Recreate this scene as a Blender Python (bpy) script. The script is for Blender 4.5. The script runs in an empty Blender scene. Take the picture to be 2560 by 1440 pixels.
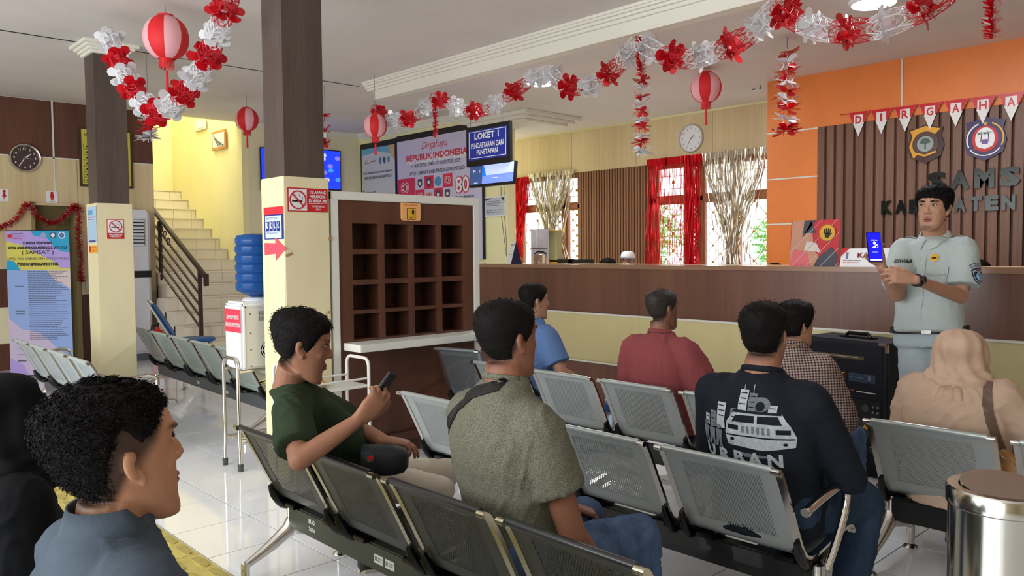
import bpy, bmesh, math, random
import numpy as np
from mathutils import Vector, Matrix
random.seed(7); np.random.seed(7)
PI = math.pi
S = bpy.context.scene
COL = S.collection

# ------------------------------------------------------------------ camera
FPX = 1994.0
CAMH = 1.45
YAW, PITCH, ROLL = math.radians(46.7), math.radians(-2.63), math.radians(-0.5)
cF = np.array([-math.sin(YAW)*math.cos(PITCH), math.cos(YAW)*math.cos(PITCH), math.sin(PITCH)])
_r0 = np.array([math.cos(YAW), math.sin(YAW), 0.0]); _u0 = np.cross(_r0, cF)
cR = _r0*math.cos(ROLL) + _u0*math.sin(ROLL); cU = np.cross(cR, cF)
cC = np.array([0, 0, CAMH])
cam_d = bpy.data.cameras.new('camera'); cam_d.sensor_width = 36.0
cam_d.lens = FPX/2560.0*36.0; cam_d.clip_start = 0.05; cam_d.clip_end = 200
cam = bpy.data.objects.new('camera', cam_d); COL.objects.link(cam)
cam.matrix_world = Matrix([[cR[0], cU[0], -cF[0], 0], [cR[1], cU[1], -cF[1], 0], [cR[2], cU[2], -cF[2], CAMH], [0, 0, 0, 1]])
S.camera = cam

# ------------------------------------------------------------------ world and light
S.view_settings.view_transform = 'Standard'; S.view_settings.look = 'None'
S.view_settings.gamma = 1.0; S.view_settings.use_curve_mapping = False
S.view_settings.exposure = 0.5
S.cycles.use_denoising = True
S.cycles.max_bounces = 8; S.cycles.transparent_max_bounces = 24
w = bpy.data.worlds.new('sky'); S.world = w; w.use_nodes = True
bg = w.node_tree.nodes['Background']
bg.inputs[0].default_value = (0.90, 0.95, 1.0, 1); bg.inputs[1].default_value = 2.1
def area(name, loc, target, sx, sy, power, col=(1, 1, 1)):
    l = bpy.data.lights.new(name, 'AREA'); l.shape = 'RECTANGLE'; l.size = sx; l.size_y = sy; l.energy = power; l.color = col
    o = bpy.data.objects.new(name, l); COL.objects.link(o); o.location = loc
    o.rotation_euler = (Vector(target)-Vector(loc)).to_track_quat('-Z', 'Y').to_euler(); return o
area('daylight_stair_window', (-12.4, 4.75, 5.2), (-12.9, 5.2, 1.5), 1.2, 1.0, 38, (0.97, 0.98, 1.0))
area('daylight_front_door', (-3.0, -3.7, 2.0), (-4, 4, 0.6), 6.5, 2.4, 190, (0.92, 0.96, 1))
sun_d = bpy.data.lights.new('sun', 'SUN'); sun_d.energy = 3.0; sun_d.angle = math.radians(3); sun_d.color = (1, 0.95, 0.85)
sun = bpy.data.objects.new('sun', sun_d); COL.objects.link(sun); sun.rotation_euler = (math.radians(20), math.radians(8), 0)
CEIL_LAMP_W = 26

# ------------------------------------------------------------------ helpers
def pd(u, v, d):
    """world point seen at (u, v) of the 2560x1440 photo at depth d metres from the camera"""
    return cC + (cF + cR*(u-1280)/FPX - cU*(v-720)/FPX)*d
def _ray(u, v): return cF + cR*(u-1280)/FPX - cU*(v-720)/FPX
def onX(u, v, x): r = _ray(u, v); return cC + r*(x/r[0])
def onY(u, v, y): r = _ray(u, v); return cC + r*(y/r[1])
def onZ(u, v, z=0.0): r = _ray(u, v); return cC + r*((z-CAMH)/r[2])

def lin(c):
    return tuple(((x/255.0)/12.92 if x <= 10 else (((x/255.0)+0.055)/1.055)**2.4) for x in c)
MATS = {}
def mat(name, col, rough=0.5, metal=0.0, spec=0.5, emit=None, estr=1.0, alpha=1.0, trans=0.0, noise=None, bump=None, ior=1.45, coat=0.0):
    """plain principled material; noise=(scale, amount, stretch xyz) varies the colour, bump=(scale, strength)"""
    if name in MATS: return MATS[name]
    m = bpy.data.materials.new(name); m.use_nodes = True; MATS[name] = m
    nt = m.node_tree; b = nt.nodes['Principled BSDF']
    c = lin(col) + (1,)
    b.inputs['Base Color'].default_value = c; b.inputs['Roughness'].default_value = rough
    b.inputs['Metallic'].default_value = metal; b.inputs['Specular IOR Level'].default_value = spec
    b.inputs['Alpha'].default_value = alpha; b.inputs['Transmission Weight'].default_value = trans; b.inputs['IOR'].default_value = ior
    b.inputs['Coat Weight'].default_value = coat
    if emit is not None:
        b.inputs['Emission Color'].default_value = lin(emit) + (1,); b.inputs['Emission Strength'].default_value = estr
    if noise or bump:
        tc = nt.nodes.new('ShaderNodeTexCoord')
    if noise:
        mp = nt.nodes.new('ShaderNodeMapping'); mp.inputs['Scale'].default_value = noise[2]
        nt.links.new(tc.outputs['Object'], mp.inputs[0])
        n = nt.nodes.new('ShaderNodeTexNoise'); n.inputs['Scale'].default_value = noise[0]; n.inputs['Detail'].default_value = 6
        n.inputs['Roughness'].default_value = 0.65
        nt.links.new(mp.outputs[0], n.inputs['Vector'])
        r = nt.nodes.new('ShaderNodeValToRGB'); a = noise[1]
        r.color_ramp.elements[0].position = 0.3; r.color_ramp.elements[1].position = 0.7
        r.color_ramp.elements[0].color = tuple(x*(1-a) for x in c[:3]) + (1,)
        r.color_ramp.elements[1].color = tuple(min(1, x*(1+a)) for x in c[:3]) + (1,)
        nt.links.new(n.outputs[0], r.inputs[0]); nt.links.new(r.outputs[0], b.inputs['Base Color'])
    if bump:
        n2 = nt.nodes.new('ShaderNodeTexNoise'); n2.inputs['Scale'].default_value = bump[0]; n2.inputs['Detail'].default_value = 5
        nt.links.new(tc.outputs['Object'], n2.inputs['Vector'])
        bp = nt.nodes.new('ShaderNodeBump'); bp.inputs['Strength'].default_value = bump[1]; bp.inputs['Distance'].default_value = 0.01
        nt.links.new(n2.outputs[0], bp.inputs['Height']); nt.links.new(bp.outputs[0], b.inputs['Normal'])
    return m
def wood(name, dark, light, scale=6, axis='Z', rough=0.4, fine=1.0):
    """wood laminate: fine grain stretched along one axis plus broad bands"""
    if name in MATS: return MATS[name]
    m = bpy.data.materials.new(name); m.use_nodes = True; MATS[name] = m
    nt = m.node_tree; b = nt.nodes['Principled BSDF']; b.inputs['Roughness'].default_value = rough
    tc = nt.nodes.new('ShaderNodeTexCoord'); geo = nt.nodes.new('ShaderNodeNewGeometry')
    mp = nt.nodes.new('ShaderNodeMapping')
    sc = {'Z': (1, 1, 0.04), 'X': (0.04, 1, 1), 'Y': (1, 0.04, 1)}[axis]
    mp.inputs['Scale'].default_value = sc; nt.links.new(geo.outputs['Position'], mp.inputs[0])
    n = nt.nodes.new('ShaderNodeTexNoise'); n.inputs['Scale'].default_value = scale*8*fine; n.inputs['Detail'].default_value = 8
    n.inputs['Roughness'].default_value = 0.7; n.inputs['Distortion'].default_value = 0.4
    n2 = nt.nodes.new('ShaderNodeTexNoise'); n2.inputs['Scale'].default_value = scale; n2.inputs['Detail'].default_value = 3
    nt.links.new(mp.outputs[0], n.inputs['Vector']); nt.links.new(mp.outputs[0], n2.inputs['Vector'])
    mx = nt.nodes.new('ShaderNodeMix'); mx.data_type = 'FLOAT'; mx.inputs[0].default_value = 0.5
    nt.links.new(n.outputs[0], mx.inputs[2]); nt.links.new(n2.outputs[0], mx.inputs[3])
    r = nt.nodes.new('ShaderNodeValToRGB')
    r.color_ramp.elements[0].position = 0.33; r.color_ramp.elements[1].position = 0.67
    r.color_ramp.elements[0].color = lin(dark) + (1,); r.color_ramp.elements[1].color = lin(light) + (1,)
    nt.links.new(mx.outputs[0], r.inputs[0]); nt.links.new(r.outputs[0], b.inputs['Base Color'])
    return m

class MB:
    """collects shapes into one mesh"""
    def __init__(s): s.v = []; s.f = []
    def add(s, v, f):
        o = len(s.v); s.v += [tuple(map(float, p)) for p in v]; s.f += [tuple(i+o for i in q) for q in f]; return s
    def box(s, a, b):
        x0, y0, z0 = [min(a[i], b[i]) for i in range(3)]; x1, y1, z1 = [max(a[i], b[i]) for i in range(3)]
        return s.add([(x0,y0,z0),(x1,y0,z0),(x1,y1,z0),(x0,y1,z0),(x0,y0,z1),(x1,y0,z1),(x1,y1,z1),(x0,y1,z1)],
                     [(0,3,2,1),(4,5,6,7),(0,1,5,4),(1,2,6,5),(2,3,7,6),(3,0,4,7)])
    def obox(s, c, ax, ay, az):
        """box from its centre and three half-axis vectors"""
        c, ax, ay, az = [np.array(q, float) for q in (c, ax, ay, az)]
        v = [c+sx*ax+sy*ay+sz*az for sz in (-1, 1) for sx, sy in ((-1,-1),(1,-1),(1,1),(-1,1))]
        return s.add(v, [(0,3,2,1),(4,5,6,7),(0,1,5,4),(1,2,6,5),(2,3,7,6),(3,0,4,7)])
    def poly(s, pts, n, t):
        """prism: flat outline pts (3D) given thickness t along n"""
        n = np.array(n, float); p = [np.array(q, float) for q in pts]; k = len(p)
        v = p + [q+n*t for q in p]
        f = [tuple(range(k))[::-1], tuple(range(k, 2*k))] + [(i, (i+1) % k, k+(i+1) % k, k+i) for i in range(k)]
        return s.add(v, f)
    def tube(s, pts, r, n=10, caps=True, flat=None):
        """tube through pts; r a number or a list; flat=(axis, factor) squashes it along an axis"""
        P = [np.array(p, float) for p in pts]; K = len(P)
        R = [r]*K if np.isscalar(r) else list(r)
        T = [(P[min(i+1, K-1)]-P[max(i-1, 0)]) for i in range(K)]; T = [t/(np.linalg.norm(t)+1e-9) for t in T]
        a = np.array([0, 0, 1.0]) if abs(T[0][2]) < 0.9 else np.array([1.0, 0, 0])
        v = []; o = len(s.v)
        for i in range(K):
            u = a - T[i]*(a@T[i]); u /= np.linalg.norm(u)+1e-9; w_ = np.cross(T[i], u); a = u
            for j in range(n):
                t = 2*PI*j/n; d = (u*math.cos(t)+w_*math.sin(t))*R[i]
                if flat is not None:
                    ax = np.array(flat[0], float); d = d - ax*(d@ax)*(1-flat[1])
                v.append(P[i]+d)
        f = [(i*n+j, i*n+(j+1) % n, (i+1)*n+(j+1) % n, (i+1)*n+j) for i in range(K-1) for j in range(n)]
        if caps: f += [tuple(range(n))[::-1], tuple(range((K-1)*n, K*n))]
        return s.add(v, f)
    def lathe(s, prof, c=(0, 0, 0), n=24, ax=None):
        """profile [(r, z)] turned round the vertical axis at c"""
        c = np.array(c, float); v = []
        for r, z in prof:
            for j in range(n):
                t = 2*PI*j/n; v.append(c+np.array([r*math.cos(t), r*math.sin(t), z]))
        K = len(prof)
        f = [(i*n+j, i*n+(j+1) % n, (i+1)*n+(j+1) % n, (i+1)*n+j) for i in range(K-1) for j in range(n)]
        f += [tuple(range(n))[::-1], tuple(range((K-1)*n, K*n))]
        return s.add(v, f)
    def disc(s, c, n_, r, t=0.004, n=24, r2=None):
        """flat round plate (or oval) facing n_"""
        n_ = np.array(n_, float); n_ /= np.linalg.norm(n_); up = np.array([0, 0, 1.0]) if abs(n_[2]) < 0.9 else np.array([0, 1.0, 0])
        a = np.cross(up, n_); a /= np.linalg.norm(a); b = np.cross(n_, a); r2 = r2 or r
        return s.poly([np.array(c, float)+a*r*math.cos(2*PI*j/n)+b*r2*math.sin(2*PI*j/n) for j in range(n)], n_, t)
    def ball(s, c, r, n=12, m=8):
        c = np.array(c, float); r = np.array([r, r, r] if np.isscalar(r) else r, float); v = []
        for i in range(1, m):
            ph = PI*i/m
            for j in range(n):
                t = 2*PI*j/n; v.append(c+r*np.array([math.sin(ph)*math.cos(t), math.sin(ph)*math.sin(t), math.cos(ph)]))
        v += [c+r*np.array([0, 0, 1]), c-r*np.array([0, 0, 1])]; T = (m-1)*n; B = T+1
        f = [(i*n+j, (i+1)*n+j, (i+1)*n+(j+1) % n, i*n+(j+1) % n) for i in range(m-2) for j in range(n)]
        f += [(T, j, (j+1) % n) for j in range(n)] + [(B, (m-2)*n+(j+1) % n, (m-2)*n+j) for j in range(n)]
        return s.add(v, f)
    def build(s, name, m=None, parent=None, smooth=False, bevel=0):
        me = bpy.data.meshes.new(name); me.from_pydata(s.v, [], s.f); me.update()
        o = bpy.data.objects.new(name, me); COL.objects.link(o)
        if m is not None: me.materials.append(m)
        bm = bmesh.new(); bm.from_mesh(me); bmesh.ops.recalc_face_normals(bm, faces=bm.faces)
        if bevel: bmesh.ops.bevel(bm, geom=list(bm.edges), offset=bevel, segments=2, affect='EDGES', clamp_overlap=True)
        bm.to_mesh(me); bm.free()
        if smooth:
            me.polygons.foreach_set('use_smooth', [True]*len(me.polygons))
            if smooth == 'auto': me.set_sharp_from_angle(angle=math.radians(40))
        if parent is not None: o.parent = parent
        return o
def tag(o, label=None, cat=None, group=None, kind=None):
    if label: o['label'] = label
    if cat: o['category'] = cat
    if group: o['group'] = group
    if kind: o['kind'] = kind
    return o
def empty(name, loc=(0, 0, 0)):
    o = bpy.data.objects.new(name, None); COL.objects.link(o); o.empty_display_size = 0.1
    o.location = loc; return o
def thing(name, label, cat, loc=(0, 0, 0), group=None):
    """an Empty at the thing's base; children built in world coordinates must call fix()"""
    o = empty(name, loc); return tag(o, label, cat, group)
def fix(root):
    """children were modelled in world coordinates: take the root's position out of them"""
    for ch in root.children:
        ch.matrix_parent_inverse = Matrix.Translation(-root.location)
    return root
def copy_tree(o, parent=None):
    c = o.copy(); COL.objects.link(c)
    if parent is not None: c.parent = parent
    for ch in o.children: copy_tree(ch, c)
    return c
def struct(name, m, a=None, b=None, mb=None, bevel=0):
    mb = mb or MB().box(a, b); o = mb.build(name, m, bevel=bevel); o['kind'] = 'structure'; return o
def text_mesh(name, s, m, parent, origin, ux, uy, w=None, h=None, bold=0.0, depth=0.002, align='C', n=None, shear=0.0, spacing=1.0, res=2):
    """lettering fitted in a w x h box centred (or left aligned) on origin, in the plane ux (right), uy (up)"""
    cu = bpy.data.curves.new(name, 'FONT'); cu.body = s; cu.offset = bold; cu.shear = shear; cu.space_character = spacing
    cu.resolution_u = res; cu.size = 1.0
    to = bpy.data.objects.new(name+'_tmp', cu); COL.objects.link(to)
    dg = bpy.context.evaluated_depsgraph_get(); me = bpy.data.meshes.new_from_object(to.evaluated_get(dg))
    bpy.data.objects.remove(to); bpy.data.curves.remove(cu)
    k = len(me.vertices)
    if k == 0: return None
    co = np.zeros(k*3); me.vertices.foreach_get('co', co); co = co.reshape(-1, 3)
    lo, hi = co.min(0), co.max(0); W, H = hi[0]-lo[0], hi[1]-lo[1]
    sx = w/W if w else None; sy = h/H if h else None
    sx = sx or sy; sy = sy or sx
    x = (co[:, 0]-(lo[0]+hi[0])/2)*sx if align == 'C' else (co[:, 0]-lo[0])*sx
    y = (co[:, 1]-(lo[1]+hi[1])/2)*sy
    ux = np.array(ux, float); ux /= np.linalg.norm(ux); uy = np.array(uy, float); uy /= np.linalg.norm(uy)
    nn = np.cross(ux, uy)
    P = np.array(origin, float)[None]+x[:, None]*ux+y[:, None]*uy+nn*depth
    me.vertices.foreach_set('co', P.ravel()); me.update(); me.name = name
    me.materials.clear(); me.materials.append(m); me.polygons.foreach_set('use_smooth', [False]*len(me.polygons))
    o = bpy.data.objects.new(name, me); COL.objects.link(o); o.parent = parent; return o
class Board:
    """a flat upright panel: corner origin o, unit right ux, unit up uy, metres; children are modelled in world coordinates"""
    def __init__(s, root, o, ux, uy=(0, 0, 1)):
        s.root = root; s.o = np.array(o, float); s.ux = np.array(ux, float); s.ux /= np.linalg.norm(s.ux)
        s.uy = np.array(uy, float); s.uy /= np.linalg.norm(s.uy); s.n = np.cross(s.ux, s.uy)
    def p(s, x, y, d=0): return s.o+s.ux*x+s.uy*y+s.n*d
    def rect(s, name, x0, y0, x1, y1, m, d=0.001, t=0.002, bevel=0):
        return MB().poly([s.p(x0, y0, d), s.p(x1, y0, d), s.p(x1, y1, d), s.p(x0, y1, d)], s.n, t).build(name, m, s.root, bevel=bevel)
    def poly(s, name, pts, m, d=0.001, t=0.002):
        return MB().poly([s.p(x, y, d) for x, y in pts], s.n, t).build(name, m, s.root)
    def oval(s, name, x, y, r, m, r2=None, d=0.001, t=0.002, n=24):
        return s.poly(name, [(x+r*math.cos(2*PI*j/n), y+(r2 or r)*math.sin(2*PI*j/n)) for j in range(n)], m, d, t)
    def ring(s, name, x, y, r, w_, m, d=0.003, n=28, a0=0, a1=2*PI):
        mb = MB(); k = n
        for j in range(k):
            t0 = a0+(a1-a0)*j/k; t1 = a0+(a1-a0)*(j+1)/k
            mb.poly([s.p(x+q*math.cos(t), y+q*math.sin(t), d) for q, t in ((r-w_, t0), (r, t0), (r, t1), (r-w_, t1))], s.n, 0.002)
        return mb.build(name, m, s.root)
    def text(s, str_, x, y, m, w=None, h=None, bold=0.0, d=0.004, align='C', name='lettering', **k):
        return text_mesh(name, str_, m, s.root, s.p(x, y), s.ux, s.uy, w, h, bold, d, align, **k)
    def lines(s, name, x0, x1, ys, h, m, d=0.003, jitter=0.25):
        """rows of print too small to read, one part"""
        mb = MB()
        for y in ys:
            x = x0
            e = x1-(x1-x0)*random.random()*jitter
            while x < e:
                l = random.uniform(2.2, 6)*h
                mb.poly([s.p(x, y, d), s.p(min(x+l, e), y, d), s.p(min(x+l, e), y+h*0.55, d), s.p(x, y+h*0.55, d)], s.n, 0.001); x += l+h*0.6
        o = mb.build(name, m, s.root); o['kind'] = 'stuff'; return o
def nrm_(v): v = np.array(v, float); return v/np.linalg.norm(v)
X_, Y_, Z_ = np.array([1.0, 0, 0]), np.array([0, 1.0, 0]), np.array([0, 0, 1.0])
# ------------------------------------------------------------------ materials
M_ceil = mat('ceiling_paint', (226, 219, 212), 0.7, noise=(1.2, 0.05, (1, 1, 1)))
M_corn = mat('cornice_paint', (236, 232, 218), 0.6)
M_cream = mat('cream_wall_paint', (238, 228, 190), 0.55, noise=(1.5, 0.05, (1, 1, 0.4)))
M_creamcol = mat('cream_column_paint', (236, 224, 182), 0.5, noise=(2.5, 0.06, (1, 1, 0.5)))
M_yellow = mat('yellow_wall_paint', (246, 238, 184), 0.6, noise=(1.5, 0.04, (1, 1, 0.6)))
M_orange = mat('orange_wall_panel', (234, 132, 62), 0.45, noise=(2.5, 0.07, (1, 1, 0.7)))
M_white = mat('white_plastic', (236, 236, 232), 0.4)
M_whitetrim = mat('white_trim', (225, 225, 215), 0.45)
M_brown = wood('brown_wood_panel', (78, 46, 34), (112, 72, 54), 5, rough=0.35)
M_darkwood = wood('dark_wood_column', (66, 54, 48), (98, 84, 76), 6, rough=0.5, fine=1.6)
M_beige = wood('pale_wood_panel', (206, 182, 136), (228, 208, 166), 3.2, rough=0.4)
M_counter = wood('counter_wood_panel', (96, 62, 48), (122, 82, 64), 4, rough=0.3)
M_board = wood('charging_board_wood', (76, 46, 34), (104, 66, 48), 6, rough=0.35)
M_slat = wood('wall_slat_wood', (100, 66, 48), (134, 94, 72), 8, rough=0.5)
M_slat2 = wood('window_slat_wood', (134, 90, 62), (164, 116, 84), 7, rough=0.5)
M_slatback = mat('slat_backing', (84, 54, 40), 0.7)
M_frame = wood('window_frame_wood', (150, 92, 60), (186, 124, 84), 6, rough=0.4)
M_black = mat('black_plastic', (22, 22, 24), 0.4)
M_grout = mat('floor_grout', (78, 76, 74), 0.8)
M_tile = mat('white_floor_tile', (244, 246, 250), 0.07, spec=0.6, noise=(0.8, 0.02, (1, 1, 1)))
M_steptile = mat('stair_tile', (236, 226, 204), 0.3, noise=(2, 0.03, (1, 1, 1)))
M_chrome = mat('chrome', (214, 210, 204), 0.12, 1.0)
M_steel = mat('brushed_steel', (190, 186, 178), 0.22, 1.0)
M_tact = mat('yellow_tactile_tile', (204, 188, 104), 0.7, noise=(14, 0.12, (1, 1, 1)), bump=(60, 0.3))
M_tactbar = mat('yellow_tactile_bar', (182, 166, 92), 0.6, noise=(18, 0.15, (1, 1, 1)))
M_metaldark = mat('dark_railing_paint', (62, 44, 40), 0.45)
M_red = mat('red_print', (205, 32, 44), 0.45)
M_blue = mat('blue_print', (28, 48, 140), 0.45)
M_ink = mat('black_print', (28, 26, 30), 0.5)
M_paper = mat('white_paper', (238, 238, 240), 0.5)
M_greyink = mat('grey_print', (110, 112, 120), 0.6)
M_gold = mat('gold_yellow_print', (232, 178, 40), 0.45)

CZ, CZ2 = 3.45, 3.24            # upper ceiling, lower ceiling over the counter
# ------------------------------------------------------------------ floor: grout bed and tiles
struct('floor', M_grout, (-16, -5, -0.12), (6, 10, -0.004))
floor = bpy.data.objects['floor']
TX, TY, tx0, ty0 = 0.4475, 0.4225, -4.172, 1.501      # tile pitch and one grout crossing
tile_me = MB().box((0.0025, 0.0025, -0.004), (TX-0.0025, TY-0.0025, 0.0)).build('tile', M_tile, floor, bevel=0.0008)
tile_mesh = tile_me.data
near = []; rest = MB()
for i in range(-27, 24):
    for j in range(-16, 21):
        x, y = tx0+i*TX, ty0+j*TY
        c = np.array([x+TX/2, y+TY/2, 0])-cC; z = c@cF
        if z > 0.3:
            u, v = 1280+FPX*(c@cR)/z, 720-FPX*(c@cU)/z
            inside = -200 < u < 2760 and 600 < v < 1700 and z < 9 and y < 5.6
        else: inside = False
        if inside and not (0.85 < y+TY/2 < 1.5 and x < -1.6): near.append((z, x, y))
        elif -14 < x < 5: rest.box((x+0.002, y+0.002, -0.004), (x+TX-0.002, y+TY-0.002, 0))
near.sort()
for k, (z, x, y) in enumerate(near):
    if k < 290:
        o = tile_me if k == 0 else tile_me.copy()
        if k: COL.objects.link(o)
        o.location = (x, y, 0)
    else: rest.box((x+0.002, y+0.002, -0.004), (x+TX-0.002, y+TY-0.002, 0))
r_ = rest.build('distant_tiles', M_tile, floor); r_['kind'] = 'stuff'

# tactile strip
tp = thing('tactile_paving', 'strip of yellow ribbed tactile floor tiles in the lower left', 'tactile paving', (-3.5, 1.29, 0.0))
for i in range(12):
    x = -6.2+i*0.40
    b = MB().box((x, 1.09, 0.0), (x+0.396, 1.49, 0.007)).build('tile', M_tact, tp, bevel=0.002)
    mb = MB()
    for r in range(4):
        y = 1.13+r*0.10
        for q in range(2):
            xx = x+0.02+q*0.19+(0.03 if r % 2 else 0)
            pts = []
            for (cx, sg) in ((xx+0.12, 1), (xx+0.015, -1)):
                for a in range(5):
                    t = -PI/2+PI*a/4
                    pts.append((cx+sg*0.02*math.cos(t), y+0.02+0.02*math.sin(t)*sg, 0.007))
            mb.poly(pts, (0, 0, 1), 0.005)
    mb.build('raised_bars', M_tactbar, b)
fix(tp)

# ------------------------------------------------------------------ ceilings, beam, cornices
struct('ceiling', M_ceil, (-11.7, -4.5, CZ), (6, 5.33, CZ+0.2))
struct('ceiling_left_bay', M_ceil, (-11.7, 5.33, CZ), (-8.0, 7.6, CZ+0.2))
struct('ceiling_counter', M_ceil, (-8.0, 5.45, CZ2), (6, 9.2, CZ2+0.2))
struct('ceiling_window_corner', M_ceil, (-10.0, 7.6, CZ2), (-8.0, 9.2, CZ2+0.4))
struct('ceiling_beam', M_corn, (-8.0, 5.33, CZ2), (6, 5.452, CZ+0.01))
def cornice(name, a, b, nrm, z, s=0.09):
    """stepped cornice from a to b (xy), projecting along nrm below height z"""
    a = np.array([*a, z]); b = np.array([*b, z]); n = np.array([*nrm, 0.0]); mb = MB()
    for h0, h1, d in ((0, 0.25, 1.0), (0.25, 0.45, 0.82), (0.45, 0.7, 0.55), (0.7, 1.0, 0.28)):
        p = [a-Z_*s*h1, b-Z_*s*h1, b-Z_*s*h0, a-Z_*s*h0]
        mb.poly(p, n, s*d)
    return struct(name, M_corn, mb=mb)
cornice('trim_1', (-8.1, 5.33), (6, 5.33), (0, -1), CZ, 0.10)
cornice('trim_2', (-11.7, 7.5), (-8.0, 7.5), (0, -1), CZ, 0.10)
cornice('trim_3', (-11.7, 5.4), (-11.7, 7.5), (1, 0), CZ, 0.06)
struct('ceiling_shadow_gap', M_black, (-8.32, -4.5, CZ-0.004), (-8.30, 5.33, CZ-0.0001))  # thin black strip stands in for the shadow gap along this ceiling seam
cornice('trim_5', (-8.0, 5.45), (-8.0, 7.5), (-1, 0), CZ, 0.08)

# ------------------------------------------------------------------ left wall (x = -11.7)
LW = -11.7
struct('wall_left', M_beige, (LW-0.2, -4.5, 0), (LW-0.012, 2.56, CZ))
struct('wall_left_end', M_beige, (LW-0.2, 3.10, 0), (LW-0.012, 4.09, CZ))
struct('wall_left_header', M_beige, (LW-0.2, 2.56, 2.10), (LW-0.012, 3.10, CZ))
def panel(parent, m, a, b, name='panel'):
    return MB().box(a, b).build(name, m, parent, bevel=0.002)
wl = bpy.data.objects['wall_left']; we = bpy.data.objects['wall_left_end']
for (y0, y1, par) in ((-0.6, 0.55, wl), (0.57, 1.66, wl), (1.68, 2.83, wl), (2.85, 4.09, we)):
    panel(par, M_brown, (LW-0.012, y0, 2.725), (LW, y1, CZ))
    if y1 < 2.9:
        yb = min(y1, 2.56)
        panel(par, M_beige, (LW-0.012, y0, 1.29), (LW, yb, 2.71)); panel(par, M_brown, (LW-0.012, y0, 0.80), (LW, yb, 1.285))
        panel(par, M_cream, (LW-0.012, y0, 0.345), (LW, yb, 0.79)); panel(par, M_brown, (LW-0.012, y0, 0), (LW, yb, 0.335))
    else:
        panel(par, M_beige, (LW-0.012, 3.12, 0.935), (LW, y1, 2.71)); panel(par, M_brown, (LW-0.012, 3.12, 0), (LW, 3.9, 0.925))
        panel(par, M_beige, (LW-0.012, 2.85, 2.14), (LW, 3.11, 2.71))
panel(wl, M_beige, (LW-0.012, 2.56, 2.14), (LW, 2.83, 2.71))
for y in (0.56, 1.67, 2.84): struct('trim_panel', M_whitetrim, (LW-0.01, y-0.01, 1.29 if y < 2.8 else 2.14), (LW+0.004, y+0.01, CZ))
struct('trim_band', M_whitetrim, (LW-0.01, -0.6, 2.71), (LW+0.004, 4.09, 2.725))
struct('trim_band_low', M_whitetrim, (LW-0.01, -0.6, 1.285), (LW+0.003, 2.56, 1.292))
struct('trim_band_cream', M_whitetrim, (LW-0.01, -0.6, 0.79), (LW+0.004, 2.56, 0.80))
struct('trim_band_end', M_whitetrim, (LW-0.01, 3.12, 0.925), (LW+0.003, 4.09, 0.937))
# door to the toilets, set back, with a leaf and frame
M_door = mat('olive_door_paint', (112, 100, 62), 0.5); M_doorframe = mat('door_frame_paint', (150, 134, 92), 0.5)
d = struct('door_1', M_door, (LW-0.16, 2.58, 0), (LW-0.12, 3.08, 2.12))
MB().box((LW-0.2, 2.56, 0), (LW+0.01, 2.60, 2.14)).build('door_frame', M_doorframe, d)
MB().box((LW-0.2, 3.05, 0), (LW+0.01, 3.11, 2.14)).build('door_frame', M_doorframe, d)
MB().tube([(LW-0.12, 3.02, 1.0), (LW-0.07, 3.02, 1.0), (LW-0.07, 2.92, 1.0)], 0.009).build('door_handle', M_chrome, d)

# ------------------------------------------------------------------ stairwell
RISE, RUN, SX = 0.17, 0.31, -9.80
stair = thing('staircase', 'tiled staircase rising behind the dark metal handrail', 'stairs', (-11, 4.7, 0))
for k in range(1, 16):
    x1 = SX-(k-1)*RUN; x0 = -14.45
    yR = 5.395 if x1 < LW+0.35 else 5.75
    yL = 4.10 if x1 < LW+0.38 else 3.98
    if k < 6: yR = 5.78
    stp = MB().box((x1-RUN-(0.05 if k < 15 else 0), yL, max(0, (k-3)*RISE)), (x1-0.012, yR, k*RISE-0.012)).build('step', M_steptile, stair)
    # riser tiles and tread tiles
    n = 5; off = (k % 3)*0.13-0.1
    ys = [yL]+[yL+off+0.30*q for q in range(0, 7) if yL+0.05 < yL+off+0.30*q < yR-0.05]+[yR]
    for a, b in zip(ys[:-1], ys[1:]):
        MB().box((x1-0.014, a+0.002, (k-1)*RISE+0.003), (x1, b-0.002, k*RISE-0.016)).build('tile', M_steptile, stp)
    MB().box((x1-RUN, yL, k*RISE-0.014), (x1+0.012, yR, k*RISE)).build('tread', M_steptile, stp, bevel=0.003)
fix(stair)
struct('wall_stair_right', M_yellow, (-14.5, 5.40, 0), (LW-0.002, 5.5, 5.6))
struct('wall_stair_back', M_yellow, (-14.6, 3.5, 0), (-14.5, 5.5, 5.6))
struct('wall_stair_left', M_yellow, (-14.5, 3.98, 0), (LW-0.2, 4.09, 5.6))
struct('wall_stair_front', M_yellow, (LW-0.2, 3.9, CZ+0.02), (LW, 5.5, 5.6))
struct('ceiling_stair', M_ceil, (-14.6, 3.9, 5.6), (LW, 5.5, 5.7))
# picture frames on the stair wall
def pic(label, u0, v0, u1, v1, m_in, m_fr, deco):
    a = onY(u0, v1, 5.38); b = onY(u1, v0, 5.38)
    t = thing('picture_frame', label, 'picture frame', (a[0], 5.38, a[2]))
    B = Board(t, (min(a[0], b[0]), 5.38, a[2]), X_); W = abs(b[0]-a[0]); H = b[2]-a[2]
    B.rect('frame', 0, 0, W, H, m_fr, 0, 0.02, 0.004); B.rect('picture', 0.04, 0.04, W-0.04, H-0.04, m_in, 0.02, 0.004); deco(B, W, H); return fix(t)
M_picwhite = mat('pale_picture', (216, 222, 226), 0.3); M_orangewood = mat('orange_wood_frame', (206, 146, 74), 0.4)
def _d1(B, W, H):
    for q in range(5):
        x = 0.06+q*(W-0.12)/5
        B.poly('stripe', [(x, H-0.06-q*0.05), (x+0.03, H-0.06-q*0.05), (min(x+0.22, W-0.05), 0.06), (min(x+0.17, W-0.08), 0.06)], M_greyink, 0.025)
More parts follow.
